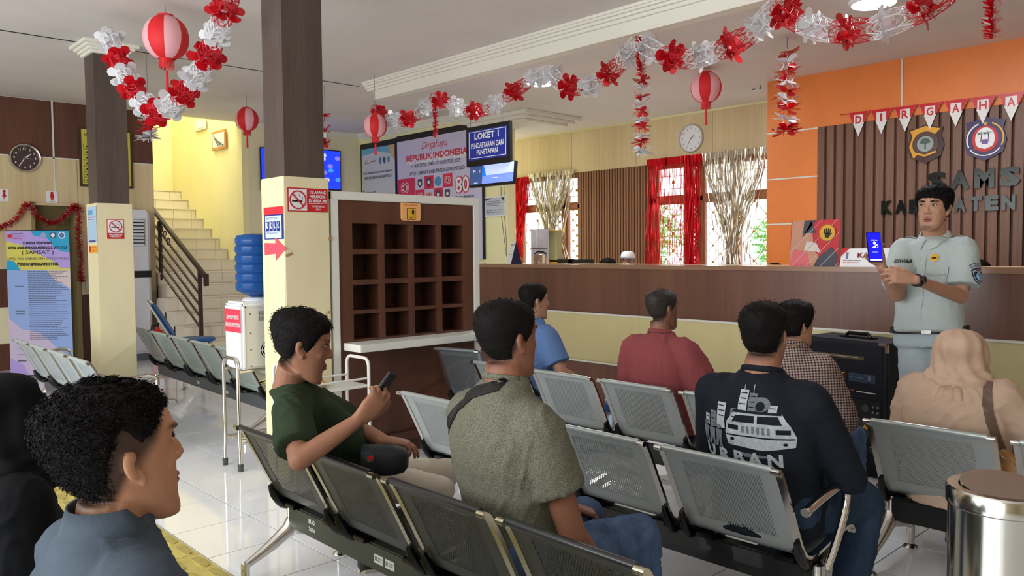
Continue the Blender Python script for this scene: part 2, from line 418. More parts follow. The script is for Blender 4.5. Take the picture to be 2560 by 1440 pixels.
pic('small orange wood framed picture on the yellow stair wall', 533, 322, 566, 378, M_picwhite, M_orangewood, _d1)
pic('small silver framed picture high on the stair wall under the ceiling edge', 489, 296, 516, 330, M_picwhite, M_whitetrim, lambda B, W, H: B.rect('sheet', W*0.3, H*0.2, W*0.8, H*0.8, M_paper, 0.025))
# railing
rl = thing('stair_railing', 'dark metal stair railing with five sloping bars and a thick handrail', 'railing', (-10.31, 4.15, 0.34))
mb = MB().obox((-10.31, 4.15, 0.79), (0.022, 0, 0), (0, 0.022, 0), (0, 0, 0.45)); mb.build('post', M_metaldark, rl, bevel=0.003)
MB().obox((-11.68, 4.15, 1.50), (0.022, 0, 0), (0, 0.022, 0), (0, 0, 0.42)).build('post', M_metaldark, rl, bevel=0.003)
sl = (2.05-1.17)/(11.86-10.17)
def rbar(z0, r, name, x0=-10.31, x1=-12.3):
    MB().obox(((x0+x1)/2, 4.15, z0+sl*(x0-x1)/2), ((x1-x0)/2, 0, sl*(x0-x1)/2), (0, r, 0), (0, 0, r)).build(name, M_metaldark, rl)
for q in range(5): rbar(0.48+q*0.145, 0.012, 'rail')
MB().obox((-11.2, 4.15, 1.235+sl*0.93), (-1.1, 0, sl*1.1), (0, 0.028, 0), (0, 0, 0.026)).build('handrail', M_metaldark, rl, bevel=0.006)
MB().box((-10.13, 4.12, 1.04), (-10.09, 4.18, 1.20)).build('handrail_end', M_metaldark, rl, bevel=0.005)
mb = MB()
for x, z, s in ((-11.5, 1.72, 1), (-11.62, 1.80, -1), (-11.38, 1.62, 1), (-11.72, 1.86, 1)):
    mb.tube([(x+s*0.07*math.cos(t)*(1-t/9), 4.15, z+0.07*math.sin(t)*(1-t/9)) for t in np.linspace(0, 6.5, 16)], 0.008, 6)
mb.build('scroll', M_metaldark, rl); fix(rl)

# ------------------------------------------------------------------ TV wall and poster wall
struct('wall_tv', M_cream, (LW-0.2, 5.5, 0), (LW, 7.5, CZ))
struct('wall_poster', M_yellow, (LW-0.2, 7.5, 0), (-8.03, 7.65, CZ))
struct('trim_capital', M_corn, mb=MB().box((-8.5, 7.05, 3.19), (-7.2, 8.1, 3.24)).box((-8.42, 7.11, 3.15), (-7.27, 8.05, 3.19)).box((-8.34, 7.17, 3.12), (-7.34, 7.98, 3.15)), bevel=0.006)
# ------------------------------------------------------------------ window wall (y = 8.9)
WY = 8.9
struct('wall_window', M_yellow, (-10.0, WY, 0), (-9.32, WY+0.15, CZ2))
struct('wall_window_low', M_yellow, (-9.32, WY, 0), (-4.4, WY+0.15, 0.7))
struct('wall_window_right', M_yellow, (-4.6, WY, 0.7), (6.0, WY+0.15, CZ2))
bandw = struct('wall_window_band', M_beige, (-9.32, WY+0.005, 2.62), (-4.6, WY+0.15, CZ2))
xs = [-9.32, -8.1, -6.9, -5.68, -4.6]
for a, b in zip(xs[:-1], xs[1:]): panel(bandw, M_beige, (a+0.002, WY-0.02, 2.61), (b-0.002, WY+0.005, CZ2-0.03))
struct('trim_band_top', M_yellow, (-9.32, WY-0.005, CZ2-0.03), (-4.4, WY+0.02, CZ2))
sb = struct('wall_window_slats', M_slatback, (-7.95, WY, 0.7), (-6.67, WY+0.15, 2.62))
n = 26; pt = (1.28)/n
for i in range(n):
    x = -7.95+i*pt
    MB().box((x+0.004, WY-0.028, 0.7), (x+pt-0.014, WY, 2.61)).build('slat', M_slat2, sb, bevel=0.002)
M_glass = mat('window_glass', (255, 255, 255), 0.0, trans=1.0, ior=1.02, alpha=0.25)
M_grille = mat('window_grille', (150, 130, 90), 0.5); M_knob = mat('grille_square', (206, 168, 60), 0.4)
def window(n, x0, x1, splits, z0=0.7, z1=2.62, zt=2.12):
    f = MB(); t = 0.05
    f.box((x0, WY+0.02, z0), (x1, WY+0.12, z0+t)).box((x0, WY+0.02, z1-t), (x1, WY+0.12, z1)).box((x0, WY+0.02, zt-0.03), (x1, WY+0.12, zt+0.03))
    for a in [x0]+splits+[x1-0.07]: f.box((a, WY+0.02, z0+t), (a+0.08, WY+0.12, z1-t))
    W = struct('window_%d' % n, M_frame, mb=f)
    es = [x0]+splits+[x1]
    for a, b in zip(es[:-1], es[1:]):
        a2, b2 = a+0.08, b
        for (q0, q1) in ((z0+t, zt-0.03), (zt+0.03, z1-t)):
            MB().box((a2, WY+0.085, q0), (b2, WY+0.09, q1)).build('pane', M_glass, W)
            # casement
            c = MB(); c.box((a2, WY+0.04, q0), (a2+0.03, WY+0.08, q1)).box((b2-0.03, WY+0.04, q0), (b2, WY+0.08, q1)).box((a2+0.03, WY+0.04, q1-0.03), (b2-0.03, WY+0.08, q1)).box((a2+0.03, WY+0.04, q0), (b2-0.03, WY+0.08, q0+0.03))
            cs = c.build('casement', M_frame, W)
            g = MB(); w_ = b2-a2; cell = w_/2; k = MB()
            if q1-q0 > 0.8:
                nz = int((q1-q0)/(cell))
                for iz in range(nz+1):
                    zc = q0+iz*cell
                    for (xa, xb, za, zb) in ((a2, b2, zc, zc+w_), (b2, a2, zc, zc+w_)):
                        zb2 = min(zb, q1); fr = (zb2-za)/(zb-za)
                        if fr > 0.05: g.tube([(xa, WY+0.1, za), (xa+(xb-xa)*fr, WY+0.1, zb2)], 0.004, 4)
                    if zc < q1-0.05:
                        k.box((a2+w_/2-0.018, WY+0.092, zc+cell-0.018), (a2+w_/2+0.018, WY+0.108, zc+cell+0.018))
                        for s_ in (0.25, 0.75): k.box((a2+w_*s_-0.014, WY+0.092, zc+cell*0.5-0.014), (a2+w_*s_+0.014, WY+0.108, zc+cell*0.5+0.014))
            else:
                for fx in (0.25, 0.5, 0.75): g.tube([(a2+w_*fx, WY+0.1, q0), (a2+w_*fx, WY+0.1, q1)], 0.004, 4)
                for fz in (0.3, 0.7): g.tube([(a2, WY+0.1, q0+(q1-q0)*fz), (b2, WY+0.1, q0+(q1-q0)*fz)], 0.004, 4)
                k.box((a2+w_/2-0.02, WY+0.092, (q0+q1)/2-0.02), (a2+w_/2+0.02, WY+0.108, (q0+q1)/2+0.02))
            gg = g.build('grille', M_grille, W); kk = k.build('square', M_knob, gg); kk['kind'] = 'stuff'
    return W
window(1, -9.32, -7.95, [-8.65, -8.34])
window(2, -6.67, -4.60, [-6.13, -5.93, -5.42])
# ------------------------------------------------------------------ slat wall with orange frame (y = 7.95)
SY = 7.95
wo = struct('wall_orange', M_orange, (-4.40, SY+0.01, 0), (6, SY+0.3, CZ2))
def opanel(x0, z0, x1, z1): MB().box((x0, SY-0.012, z0), (x1, SY+0.012, z1)).build('panel', M_orange, wo, bevel=0.002)
zz = [0.4, 1.22, 1.715, 2.195, 2.685]
for a, b in zip(zz[:-1], zz[1:]): opanel(-4.40, a+0.006, -3.835, b-0.006)
opanel(-4.40, 2.692, -3.02, CZ2); opanel(-3.0, 2.692, -1.4, CZ2); opanel(-1.38, 2.692, 0.2, CZ2)
for z in zz[1:]: struct('trim_orange', M_whitetrim, (-4.40, SY-0.016, z-0.007), (-3.835, SY, z+0.007))
struct('trim_orange_upright', M_whitetrim, (-3.018, SY-0.016, 2.69), (-3.002, SY, CZ2))
sb = struct('wall_slats', M_slatback, (-3.835, SY-0.004, 0.5), (0.3, SY+0.01, 2.69))
pt = 0.098
for i in range(42):
    x = -3.83+i*pt; wdt = pt-0.022
    MB().box((x+0.003, SY-0.034, 0.5), (x+wdt, SY-0.004, 2.688)).build('slat', M_slat, sb, bevel=0.003)

# ------------------------------------------------------------------ columns
def column(name, x, y, w=0.31, d=0.325):
    c = struct(name, M_creamcol, (x-w, y, 0), (x, y+d, 1.94), bevel=0.004)
    MB().box((x-w+0.02, y+0.02, 1.94), (x-0.02, y+d-0.02, CZ)).build('wood_cladding', M_darkwood, c)
    return c
c2 = column('column_near', -4.68, 2.43); c1 = column('column_far', -8.15, 2.32)
struct('trim_column_capital', M_corn, mb=MB().box((-8.56, 2.24, CZ-0.03), (-8.07, 2.73, CZ)).box((-8.53, 2.27, CZ-0.055), (-8.10, 2.70, CZ-0.03)).box((-8.50, 2.295, CZ-0.08), (-8.12, 2.67, CZ-0.055)).box((-8.475, 2.315, CZ-0.11), (-8.14, 2.65, CZ-0.08)), bevel=0.004)

# ------------------------------------------------------------------ back of the room behind the camera: wall with wide glazed openings
struct('wall_back', M_cream, (-11.7, -4.5, 0), (-7.5, -4.3, CZ)); struct('wall_back_right', M_cream, (1.5, -4.5, 0), (6, -4.3, CZ))
struct('wall_back_header', M_cream, (-7.5, -4.5, 2.6), (1.5, -4.3, CZ))
struct('wall_right', M_cream, (5.8, -4.3, 0), (6, 9.0, CZ))
# ground and greenery outside the windows
struct('ground_outside', mat('outside_ground', (196, 192, 180), 0.9), (-30, 9.06, -0.4), (12, 40, -0.3))

# ------------------------------------------------------------------ service counter
ct = thing('service_counter', 'long brown wood service counter with a cream band and white edge strips', 'counter', (-2.5, 5.6, 0))
CX0, CX1 = -6.75, 1.6
def cpan(x0, x1, z0, z1, m, y=5.60, t=0.02, name='panel'): return MB().box((x0, y, z0), (x1, y+t, z1)).build(name, m, ct, bevel=0.0015)
MB().box((CX0, 5.62, 0), (CX1, 6.0, 1.28)).build('carcass', M_counter, ct)
seg = [CX0, -4.32, -1.88, 0.3, CX1]
for a, b in zip(seg[:-1], seg[1:]):
    cpan(a+0.001, b-0.001, 0.875, 1.285, M_counter); cpan(a+0.001, b-0.001, 0.425, 0.86, mat('cream_laminate', (212, 198, 146), 0.4, noise=(3, 0.05, (1, 1, 0.2)))); cpan(a+0.001, b-0.001, 0.0, 0.41, M_counter)
MB().box((CX0, 5.585, 0.86), (CX1, 5.62, 0.875)).build('strip', M_whitetrim, ct); MB().box((CX0, 5.585, 0.41), (CX1, 5.62, 0.425)).build('strip', M_whitetrim, ct)
MB().box((CX0, 5.585, 1.285), (CX1, 6.02, 1.318)).build('counter_top', wood('counter_top_wood', (130, 96, 74), (160, 122, 96), 4, 'X', 0.2), ct, bevel=0.003)
fix(ct)
# ------------------------------------------------------------------ waiting benches
def perf(name, col, metal=0.6, rough=0.35, uw=0.33, pit=0.0105, hole=0.0034, dark=None):
    """sheet steel with a field of punched holes laid out in the sheet's own metres"""
    if name in MATS: return MATS[name]
    m = mat(name, col, rough, metal); nt = m.node_tree; b = nt.nodes['Principled BSDF']; L = nt.links.new
    uv = nt.nodes.new('ShaderNodeUVMap'); uv.uv_map = 'sheet'; sp = nt.nodes.new('ShaderNodeSeparateXYZ'); L(uv.outputs[0], sp.inputs[0])
    def mth(op, a, b_=None, c_=None):
        n = nt.nodes.new('ShaderNodeMath'); n.operation = op
        for i, q in enumerate((a, b_, c_)):
            if q is None: continue
            if isinstance(q, (int, float)): n.inputs[i].default_value = q
            else: L(q, n.inputs[i])
        return n.outputs[0]
    vy = mth('DIVIDE', sp.outputs[1], pit*0.87); row = mth('FLOOR', vy)
    ux = mth('ADD', mth('DIVIDE', sp.outputs[0], pit), mth('MULTIPLY', row, 0.5))
    fx = mth('SUBTRACT', mth('FRACT', ux), 0.5); fy = mth('SUBTRACT', mth('FRACT', vy), 0.5)
    d2 = mth('ADD', mth('MULTIPLY', fx, fx), mth('MULTIPLY', mth('MULTIPLY', fy, fy), 0.76))
    h = mth('LESS_THAN', d2, (hole/pit)**2)
    ok = mth('LESS_THAN', mth('ABSOLUTE', sp.outputs[0]), uw/2)
    ok2 = mth('MULTIPLY', mth('GREATER_THAN', sp.outputs[1], 0.06), mth('LESS_THAN', sp.outputs[1], 0.34))
    ok3 = mth('MULTIPLY', mth('GREATER_THAN', sp.outputs[1], 0.46), mth('LESS_THAN', sp.outputs[1], 0.78))
    hh = mth('MULTIPLY', mth('MULTIPLY', h, ok), mth('ADD', ok2, ok3))
    L(mth('SUBTRACT', 1.0, hh), b.inputs['Alpha'])
    return m
M_silver = perf('silver_perforated_steel', (176, 182, 180), 0.55, 0.36)
M_blacksheet = perf('black_perforated_steel', (58, 60, 54), 0.5, 0.4)
M_greenish = perf('pale_perforated_steel', (176, 190, 182), 0.4, 0.4)
M_palechair = perf('pale_blue_perforated_steel', (196, 208, 208), 0.35, 0.4)
M_greysheet = perf('dark_grey_perforated_steel', (112, 116, 118), 0.5, 0.4)
M_beam_blk = mat('black_bench_beam', (24, 24, 24), 0.35, coat=0.3); M_beam_green = mat('dark_green_grey_beam', (62, 66, 58), 0.4, 0.3)
M_beam_grey = mat('grey_bench_beam', (84, 88, 92), 0.45, 0.2)
M_plastic = mat('black_bracket', (12, 12, 13), 0.22)
M_oldchrome = mat('worn_chrome', (190, 184, 158), 0.2, 1.0)
PROF = [(-0.022, 0.690), (-0.010, 0.694), (0.004, 0.680), (0.030, 0.635), (0.075, 0.545), (0.120, 0.455), (0.155, 0.385), (0.185, 0.345), (0.225, 0.328), (0.30, 0.332), (0.40, 0.352), (0.50, 0.370), (0.545, 0.372), (0.575, 0.358), (0.585, 0.335)]
def smooth_prof(P, k=3):
    P = [np.array(p) for p in P]
    for _ in range(k-1):
        Q = [P[0]]
        for a, b in zip(P[:-1], P[1:]): Q += [a*0.75+b*0.25, a*0.25+b*0.75]
        P = Q+[P[-1]]
    return P
SP = smooth_prof(PROF)
def seat_shell(x0, w, m, parent):
    th = 0.004; k = len(SP); L = [0]
    for a, b in zip(SP[:-1], SP[1:]): L.append(L[-1]+float(np.linalg.norm(b-a)))
    xs = np.linspace(x0, x0+w, 4); v = []; uv = []
    nrm = []
    for i in range(k):
        t = SP[min(i+1, k-1)]-SP[max(i-1, 0)]; t /= np.linalg.norm(t); nrm.append(np.array([-t[1], t[0]]))
    for s_ in (0, 1):
        for i in range(k):
            p = SP[i]+nrm[i]*th*(s_-0.5)
            for x in xs: v.append((x, p[0], p[1])); uv.append((x-x0-w/2, L[i]))
    n = 4; f = []; B = k*n
    for i in range(k-1):
        for j in range(n-1):
            a = i*n+j; f.append((a, a+1, a+n+1, a+n)); f.append((B+a, B+a+n, B+a+n+1, B+a+1))
        f.append((i*n, (i+1)*n, B+(i+1)*n, B+i*n)); f.append((i*n+n-1, B+i*n+n-1, B+(i+1)*n+n-1, (i+1)*n+n-1))
    for j in range(n-1): f.append((j, B+j, B+j+1, j+1)); a = (k-1)*n+j; f.append((a, a+1, B+a+1, B+a))
    mb = MB().add(v, f); o = mb.build('seat_shell', m, parent, smooth='auto'); me = o.data
    ul = me.uv_layers.new(name='sheet'); li = np.zeros(len(me.loops), int); me.loops.foreach_get('vertex_index', li)
    ul.data.foreach_set('uv', np.array(uv)[li].ravel()); return o
def side_rail(x, m, parent, w=0.026):
    """flat chromed frame following the seat edge"""
    mb = MB(); k = len(SP); t = 0.012; v = []
    for i in range(k):
        q = SP[min(i+1, k-1)]-SP[max(i-1, 0)]; q /= np.linalg.norm(q); nn = np.array([-q[1], q[0]])
        for dx, dn in ((-w/2, -t/2), (w/2, -t/2), (w/2, t/2), (-w/2, t/2)):
            p = SP[i]+nn*dn; v.append((x+dx, p[0], p[1]))
    f = [(i*4+j, i*4+(j+1) % 4, (i+1)*4+(j+1) % 4, (i+1)*4+j) for i in range(k-1) for j in range(4)]+[(3, 2, 1, 0), tuple((k-1)*4+j for j in range(4))]
    mb.add(v, f); mb.tube([(x-0.016, -0.02, 0.691), (x+0.016, -0.02, 0.691)], 0.0115, 10)
    return mb.build('side_frame', m, parent, smooth='auto')
def bench(label, x0, y, nseat, m_sheet, m_beam, m_rail=None, m_leg=None, rot=0.0, arms=(1, 1), legs=None, group=None, pitch=0.57, beamz=(0.20, 0.305), zs=1.0):
    m_rail = m_rail or M_chrome; m_leg = m_leg or M_chrome
    t = thing('waiting_bench', label, 'bench', (x0, y, 0), group)
    W = nseat*pitch; sw = 0.475 if pitch > 0.5 else pitch-0.09
    for i in range(nseat):
        a = i*pitch+(pitch-sw)/2-0.03
        s_ = seat_shell(a, sw, m_sheet, t)
        MB().tube([(a+0.01, -0.012, 0.694), (a+sw-0.01, -0.012, 0.694)], 0.0125, 10).build('top_tube', m_sheet if m_sheet is not M_blacksheet else M_beam_blk, s_, smooth='auto')
        for xx in (a-0.006, a+sw+0.006):
            side_rail(xx, m_rail, s_)
            b = MB(); pts = []
            for q in np.linspace(0, 1, 9): # curved black bracket hugging the seat corner
                e = SP[int((0.40+0.32*q)*(len(SP)-1))]; pts.append((xx, e[0]-0.004+0.012*q, e[1]-0.022-0.012*math.sin(PI*q)))
            b.tube(pts, [0.012]+[0.024]*7+[0.014], 10, flat=((1, 0, 0), 0.75))
            b.tube([(xx-0.02, SP[int(0.44*len(SP))][0]-0.02, SP[int(0.44*len(SP))][1]-0.012), (xx+0.0, SP[int(0.44*len(SP))][0]-0.02, SP[int(0.44*len(SP))][1]-0.012)], 0.007, 8)
            b.build('bracket', M_plastic, s_, smooth='auto')
        for q0 in (a+0.03, a+sw-0.11): MB().box((q0, 0.18, 0.303), (q0+0.08, 0.30, 0.322)).build('mounting_plate', M_plastic, s_, bevel=0.003)
    MB().box((0.03, 0.205, beamz[0]), (W-0.05, 0.265, beamz[1])).build('beam', m_beam, t, bevel=0.006)
    for lx in (legs if legs is not None else (0.02, W-0.04)):
        l = MB(); 
        l.tube([(lx, 0.235, 0.31), (lx, 0.235, 0.24), (lx, 0.23, 0.20)], [0.03, 0.03, 0.034], 12, flat=((1, 0, 0), 0.8))
        l.tube([(lx, 0.235, 0.23), (lx, 0.21, 0.185), (lx, 0.13, 0.135), (lx, 0.05, 0.095), (lx, 0.005, 0.075)], [0.032, 0.034, 0.027, 0.02, 0.018], 12, flat=((1, 0, 0), 0.9))
        l.tube([(lx, 0.235, 0.23), (lx, 0.27, 0.18), (lx, 0.35, 0.155), (lx, 0.43, 0.13), (lx, 0.475, 0.11)], [0.03, 0.034, 0.026, 0.02, 0.018], 12, flat=((1, 0, 0), 0.9))
        for fy, ft in ((0.0, 0.085), (0.475, 0.12)): l.tube([(lx, fy, 0.02), (lx, fy, ft)], 0.019, 12)
        lo = l.build('leg', m_leg, t, smooth='auto')
        for fy in (0.0, 0.475): MB().lathe([(0.012, 0.0), (0.034, 0.002), (0.030, 0.010), (0.014, 0.02)], (lx, fy, 0), 14).build('foot_pad', m_leg, lo, smooth='auto')
    for k, lx in enumerate((0.02-0.035, W-0.04+0.012)):
        if not arms[k]: continue
        a = MB()
        pts = [(lx, 0.27, 0.28), (lx, 0.33, 0.34), (lx, 0.40, 0.43), (lx, 0.435, 0.50), (lx, 0.43, 0.55), (lx, 0.385, 0.575), (lx, 0.30, 0.567), (lx, 0.20, 0.55), (lx, 0.13, 0.535), (lx, 0.105, 0.53)]
        pts = [tuple(p) for p in np.array([(lx, *q) for q in smooth_prof([(p[1], p[2]) for p in pts], 2)])]
        a.tube(pts, [0.016]*5+[0.017]*(len(pts)-7)+[0.02, 0.017], 12)
        a.build('armrest', m_leg, t, smooth='auto')
    t.rotation_euler.z = rot
    return t
b1 = bench('black perforated bench with worn chrome frames, stencilled BKAD 2016, nearest the camera', -3.355, 1.51, 4, M_blacksheet, M_beam_green, M_oldchrome, M_chrome, arms=(0, 0))
b2 = bench('silver perforated bench under the man in the dark long-sleeved printed shirt', -3.55, 2.51, 4, M_silver, M_beam_blk)
b3 = bench('silver perforated bench under the man in the red shirt', -4.17, 3.56, 4, M_silver, M_beam_blk)
b4 = bench('silver perforated bench stencilled BKPD under the woman in the tan headscarf', -1.475, 3.54, 3, M_silver, M_beam_blk, arms=(1, 1))
b5 = bench('single dark grey seat standing against the charging board', -4.52, 3.47, 1, M_greysheet, M_beam_blk, rot=math.radians(14), arms=(1, 0), pitch=0.43)
b5.location = (-4.50, 3.50, 0.07)
for c_ in b5.children:
    pass
b5.location.z = 0.0; b5.scale = (1, 1, 1.1)
b6 = bench('pale grey-green bench standing behind the water cooler below the stairs', -8.66, 2.80, 5, M_greenish, M_beam_grey, rot=math.radians(-2.5), arms=(0, 0))
b7 = bench('pale blue-grey bench at the far left in front of the standing banner', -8.28, 1.66, 4, M_palechair, M_beam_grey, arms=(1, 1))
b8 = bench('black bench at the bottom left edge under the woman in black', -3.05, 0.12, 3, M_blacksheet, M_beam_blk, arms=(1, 0))
# white stencil marks and stickers on the beams
M_stencil = mat('white_stencil_paint', (214, 214, 206), 0.6)
def beam_text(b, s_, x, z, w, h, y=0.205, bold=0.03): 
    text_mesh('lettering', s_, M_stencil, b, (x, y, z), X_, Z_, w, h, bold, 0.001, spacing=1.15)
beam_text(b1, 'BKAD', 0.245, 0.274, 0.052, 0.020); beam_text(b1, '2016', 0.245, 0.240, 0.052, 0.018)
beam_text(b4, 'BKPD', 0.470, 0.274, 0.135, 0.03); beam_text(b4, '2020', 0.470, 0.230, 0.135, 0.03)
M_sticker = mat('silver_sticker', (206, 208, 200), 0.35, 0.3)
for x in (0.735, 0.81):
    s_ = MB().box((x, 0.202, 0.235), (x+0.062, 0.2055, 0.27)).build('sticker', M_sticker, b1)
    MB().box((x+0.006, 0.2012, 0.245), (x+0.018, 0.202, 0.262)).box((x+0.024, 0.2012, 0.256), (x+0.056, 0.202, 0.259)).box((x+0.024, 0.2012, 0.247), (x+0.05, 0.202, 0.25)).build('print', M_greyink, s_)
MB().box((1.20, 0.202, 0.235), (1.25, 0.2055, 0.262)).build('sticker', M_sticker, b6); MB().box((1.9, 0.202, 0.235), (1.95, 0.2055, 0.258)).build('sticker', M_sticker, b6)

# ------------------------------------------------------------------ charging board (faces +x), x = -4.70
BX = -4.70
cb = thing('charging_board', 'tall brown free-standing charging board with a white frame and sixteen open pigeonholes', 'charging station', (BX-0.1, 3.42, 0))
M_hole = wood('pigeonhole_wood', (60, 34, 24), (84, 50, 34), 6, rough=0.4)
by0, by1, bz1 = 2.775, 4.075, 1.86
fr = 0.055
# front skin made round the sixteen holes
hy = [(2.94, 3.155), (3.20, 3.41), (3.455, 3.665), (3.71, 3.92)]
hz = [(1.475, 1.65), (1.265, 1.44), (1.055, 1.23), (0.855, 1.03)]
def bbox(y0, y1, z0, z1, x0=BX-0.018, x1=BX, m=M_board, name='front_panel', **k): return MB().box((x0, y0, z0), (x1, y1, z1)).build(name, m, cb, **k)
sk = MB(); ys = [by0+fr]+[q for p in hy for q in p]+[by1-fr]
zedges = [0.10, 0.855, 1.03, 1.055, 1.23, 1.265, 1.44, 1.475, 1.65, bz1-fr]
for zi in range(9):
    z0, z1 = zedges[zi], zedges[zi+1]
    if zi % 2 == 0: sk.box((BX-0.018, ys[0], z0), (BX, ys[-1], z1))
    else:
        for yi in range(0, len(ys)-1, 2): sk.box((BX-0.018, ys[yi], z0), (BX, ys[yi+1], z1))
sk.build('front_panel', M_board, cb)
M_socket = mat('white_socket', (226, 226, 218), 0.4)
for (a, b) in hy:
    for (z0, z1) in hz:
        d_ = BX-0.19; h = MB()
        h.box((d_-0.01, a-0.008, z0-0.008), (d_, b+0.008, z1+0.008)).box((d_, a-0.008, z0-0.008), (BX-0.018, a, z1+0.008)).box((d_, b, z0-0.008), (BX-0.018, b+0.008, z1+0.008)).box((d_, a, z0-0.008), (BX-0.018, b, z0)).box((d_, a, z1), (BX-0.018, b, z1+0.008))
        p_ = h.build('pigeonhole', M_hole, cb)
        zc = (z0+z1)/2+0.01
        if hy.index((a, b)) in (0, 2):  # wall socket on the right-hand side wall of the hole, seen at an angle
            MB().box((BX-0.10, a, zc-0.04), (BX-0.035, a+0.012, zc+0.04)).build('socket', M_socket, p_, bevel=0.003)
            MB().disc((BX-0.067, a+0.012, zc), (0, 1, 0), 0.022, 0.004).build('socket_face', M_greyink, p_)
MB().box((BX-0.21, by0+0.01, 0.02), (BX-0.20, by1-0.01, bz1-0.01)).build('back_panel', M_board, cb)
for y in (by0, by1-fr): MB().box((BX-0.215, y, 0.10), (BX+0.012, y+fr, bz1)).build('frame', M_whitetrim, cb, bevel=0.004)
MB().box((BX-0.215, by0, bz1-fr), (BX+0.014, by1, bz1+0.002)).build('frame', M_whitetrim, cb, bevel=0.004)
MB().box((BX-0.215, by0, 0.0), (BX-0.02, by1, 0.10)).build('plinth', M_board, cb)
MB().box((BX-0.018, by0+fr, 0.10), (BX+0.03, by1-fr, 0.16)).build('skirting', M_board, cb)
sh = MB().box((BX, by0+0.08, 0.79), (BX+0.215, by1-0.02, 0.84)).build('shelf', M_whitetrim, cb, bevel=0.004)
B = Board(cb, (BX+0.002, 3.34, 1.675), Y_)
M_peach = mat('peach_plaque', (244, 178, 112), 0.4)
pts = []
for cx, cy, a0 in ((0.155, 0.12, 0), (0.02, 0.12, PI/2), (0.02, 0.02, PI), (0.155, 0.02, 1.5*PI)):
    pts += [(cx+0.018*math.cos(a0+PI/2*q/4), cy+0.018*math.sin(a0+PI/2*q/4)) for q in range(5)]
B.poly('sign_plate', pts, M_peach, 0, 0.008)
B.rect('charger_symbol', 0.05, 0.008, 0.125, 0.092, mat('charger_brown', (110, 62, 24), 0.5), 0.008); B.rect('charger_symbol', 0.055, 0.013, 0.12, 0.087, M_gold, 0.0105)
B.rect('charger_symbol', 0.092, 0.05, 0.11, 0.078, M_ink, 0.0125); B.ring('charger_symbol', 0.083, 0.036, 0.018, 0.003, M_ink, 0.0125, 20, PI, 2*PI); B.rect('charger_symbol', 0.099, 0.034, 0.103, 0.052, M_ink, 0.0125)
B.text('FREE CHARGING', 0.0875, 0.115, mat('plaque_ink', (170, 92, 60), 0.5), 0.115, 0.013, 0.0, 0.009)
fix(cb)

# ------------------------------------------------------------------ white trolley in front of the board
M_whitemetal = mat('white_enamel_tube', (228, 226, 218), 0.35)
tr = thing('trolley', 'white tubular trolley with two trays beside the column', 'trolley', (-4.36, 2.75, 0))
# trolley frame: two hoops; long side along -x/-y corner of the column
ty0_, ty1_ = 2.66, 2.98
TXa, TXb, TYa, TYb = -4.57, -4.31, 2.28, 2.80
tr.location = (TXa, TYa, 0)
def hoop2(y, m=M_whitemetal, r=0.011, zt=0.775, xa=TXa, xb=TXb, par=tr):
    R = 0.05; pts = [(xa, y, 0.03)]+[(xa+R-R*math.cos(t), y, zt-R+R*math.sin(t)) for t in np.linspace(0, PI/2, 6)]+[(xb-R+R*math.sin(t), y, zt-R+R*math.cos(t)) for t in np.linspace(0, PI/2, 6)]+[(xb, y, 0.03)]
    return MB().tube(pts, r, 10).build('frame_hoop', m, par, smooth='auto')
for y in (TYa, TYb):
    hoop2(y)
    for x in (TXa, TXb): MB().lathe([(0.018, 0.0), (0.018, 0.03), (0.012, 0.035)], (x, y, 0), 12).build('castor', M_black, tr)
for z in (0.60, 0.33):
    s_ = MB().box((TXa, TYa+0.01, z), (TXb, TYb-0.01, z+0.012)).build('tray', M_whitemetal, tr, bevel=0.003)
    for x in (TXa+0.005, TXb-0.005):
        MB().tube([(x, TYa, z+0.05), (x, TYb, z+0.05)], 0.007, 8).tube([(x, TYa, z), (x, TYb, z)], 0.008, 8).build('rail', M_whitemetal, s_, smooth='auto')
fix(tr)
M_lightwood = mat('light_wood_tray', (206, 170, 120), 0.5, noise=(8, 0.12, (1, 0.2, 1)))
o = MB().box((TXa+0.03, 2.36, 0.342), (TXb-0.03, 2.72, 0.350)).box((TXa+0.02, 2.35, 0.342), (TXa+0.03, 2.73, 0.385)).box((TXb-0.03, 2.35, 0.342), (TXb-0.02, 2.73, 0.385)).box((TXa+0.02, 2.35, 0.342), (TXb-0.02, 2.36, 0.385)).box((TXa+0.02, 2.72, 0.342), (TXb-0.02, 2.73, 0.385)).build('wooden_tray', M_lightwood)
tag(o, 'pale wooden tray on the lower shelf of the white trolley', 'tray')
o = MB().lathe([(0.05, 0), (0.075, 0.02), (0.08, 0.022), (0.052, 0.005)], (-4.44, 2.50, 0.612), 20).build('woven_plate', M_lightwood); tag(o, 'flat round woven plate on the upper shelf of the white trolley', 'plate')
o = MB().ball((-4.44, 2.50, 0.655), (0.035, 0.035, 0.03)).ball((-4.41, 2.52, 0.64), 0.02).build('snack', mat('golden_snack', (212, 160, 70), 0.6, bump=(60, 0.6)), smooth=True); tag(o, 'small golden snack lying on the woven plate on the trolley', 'food')

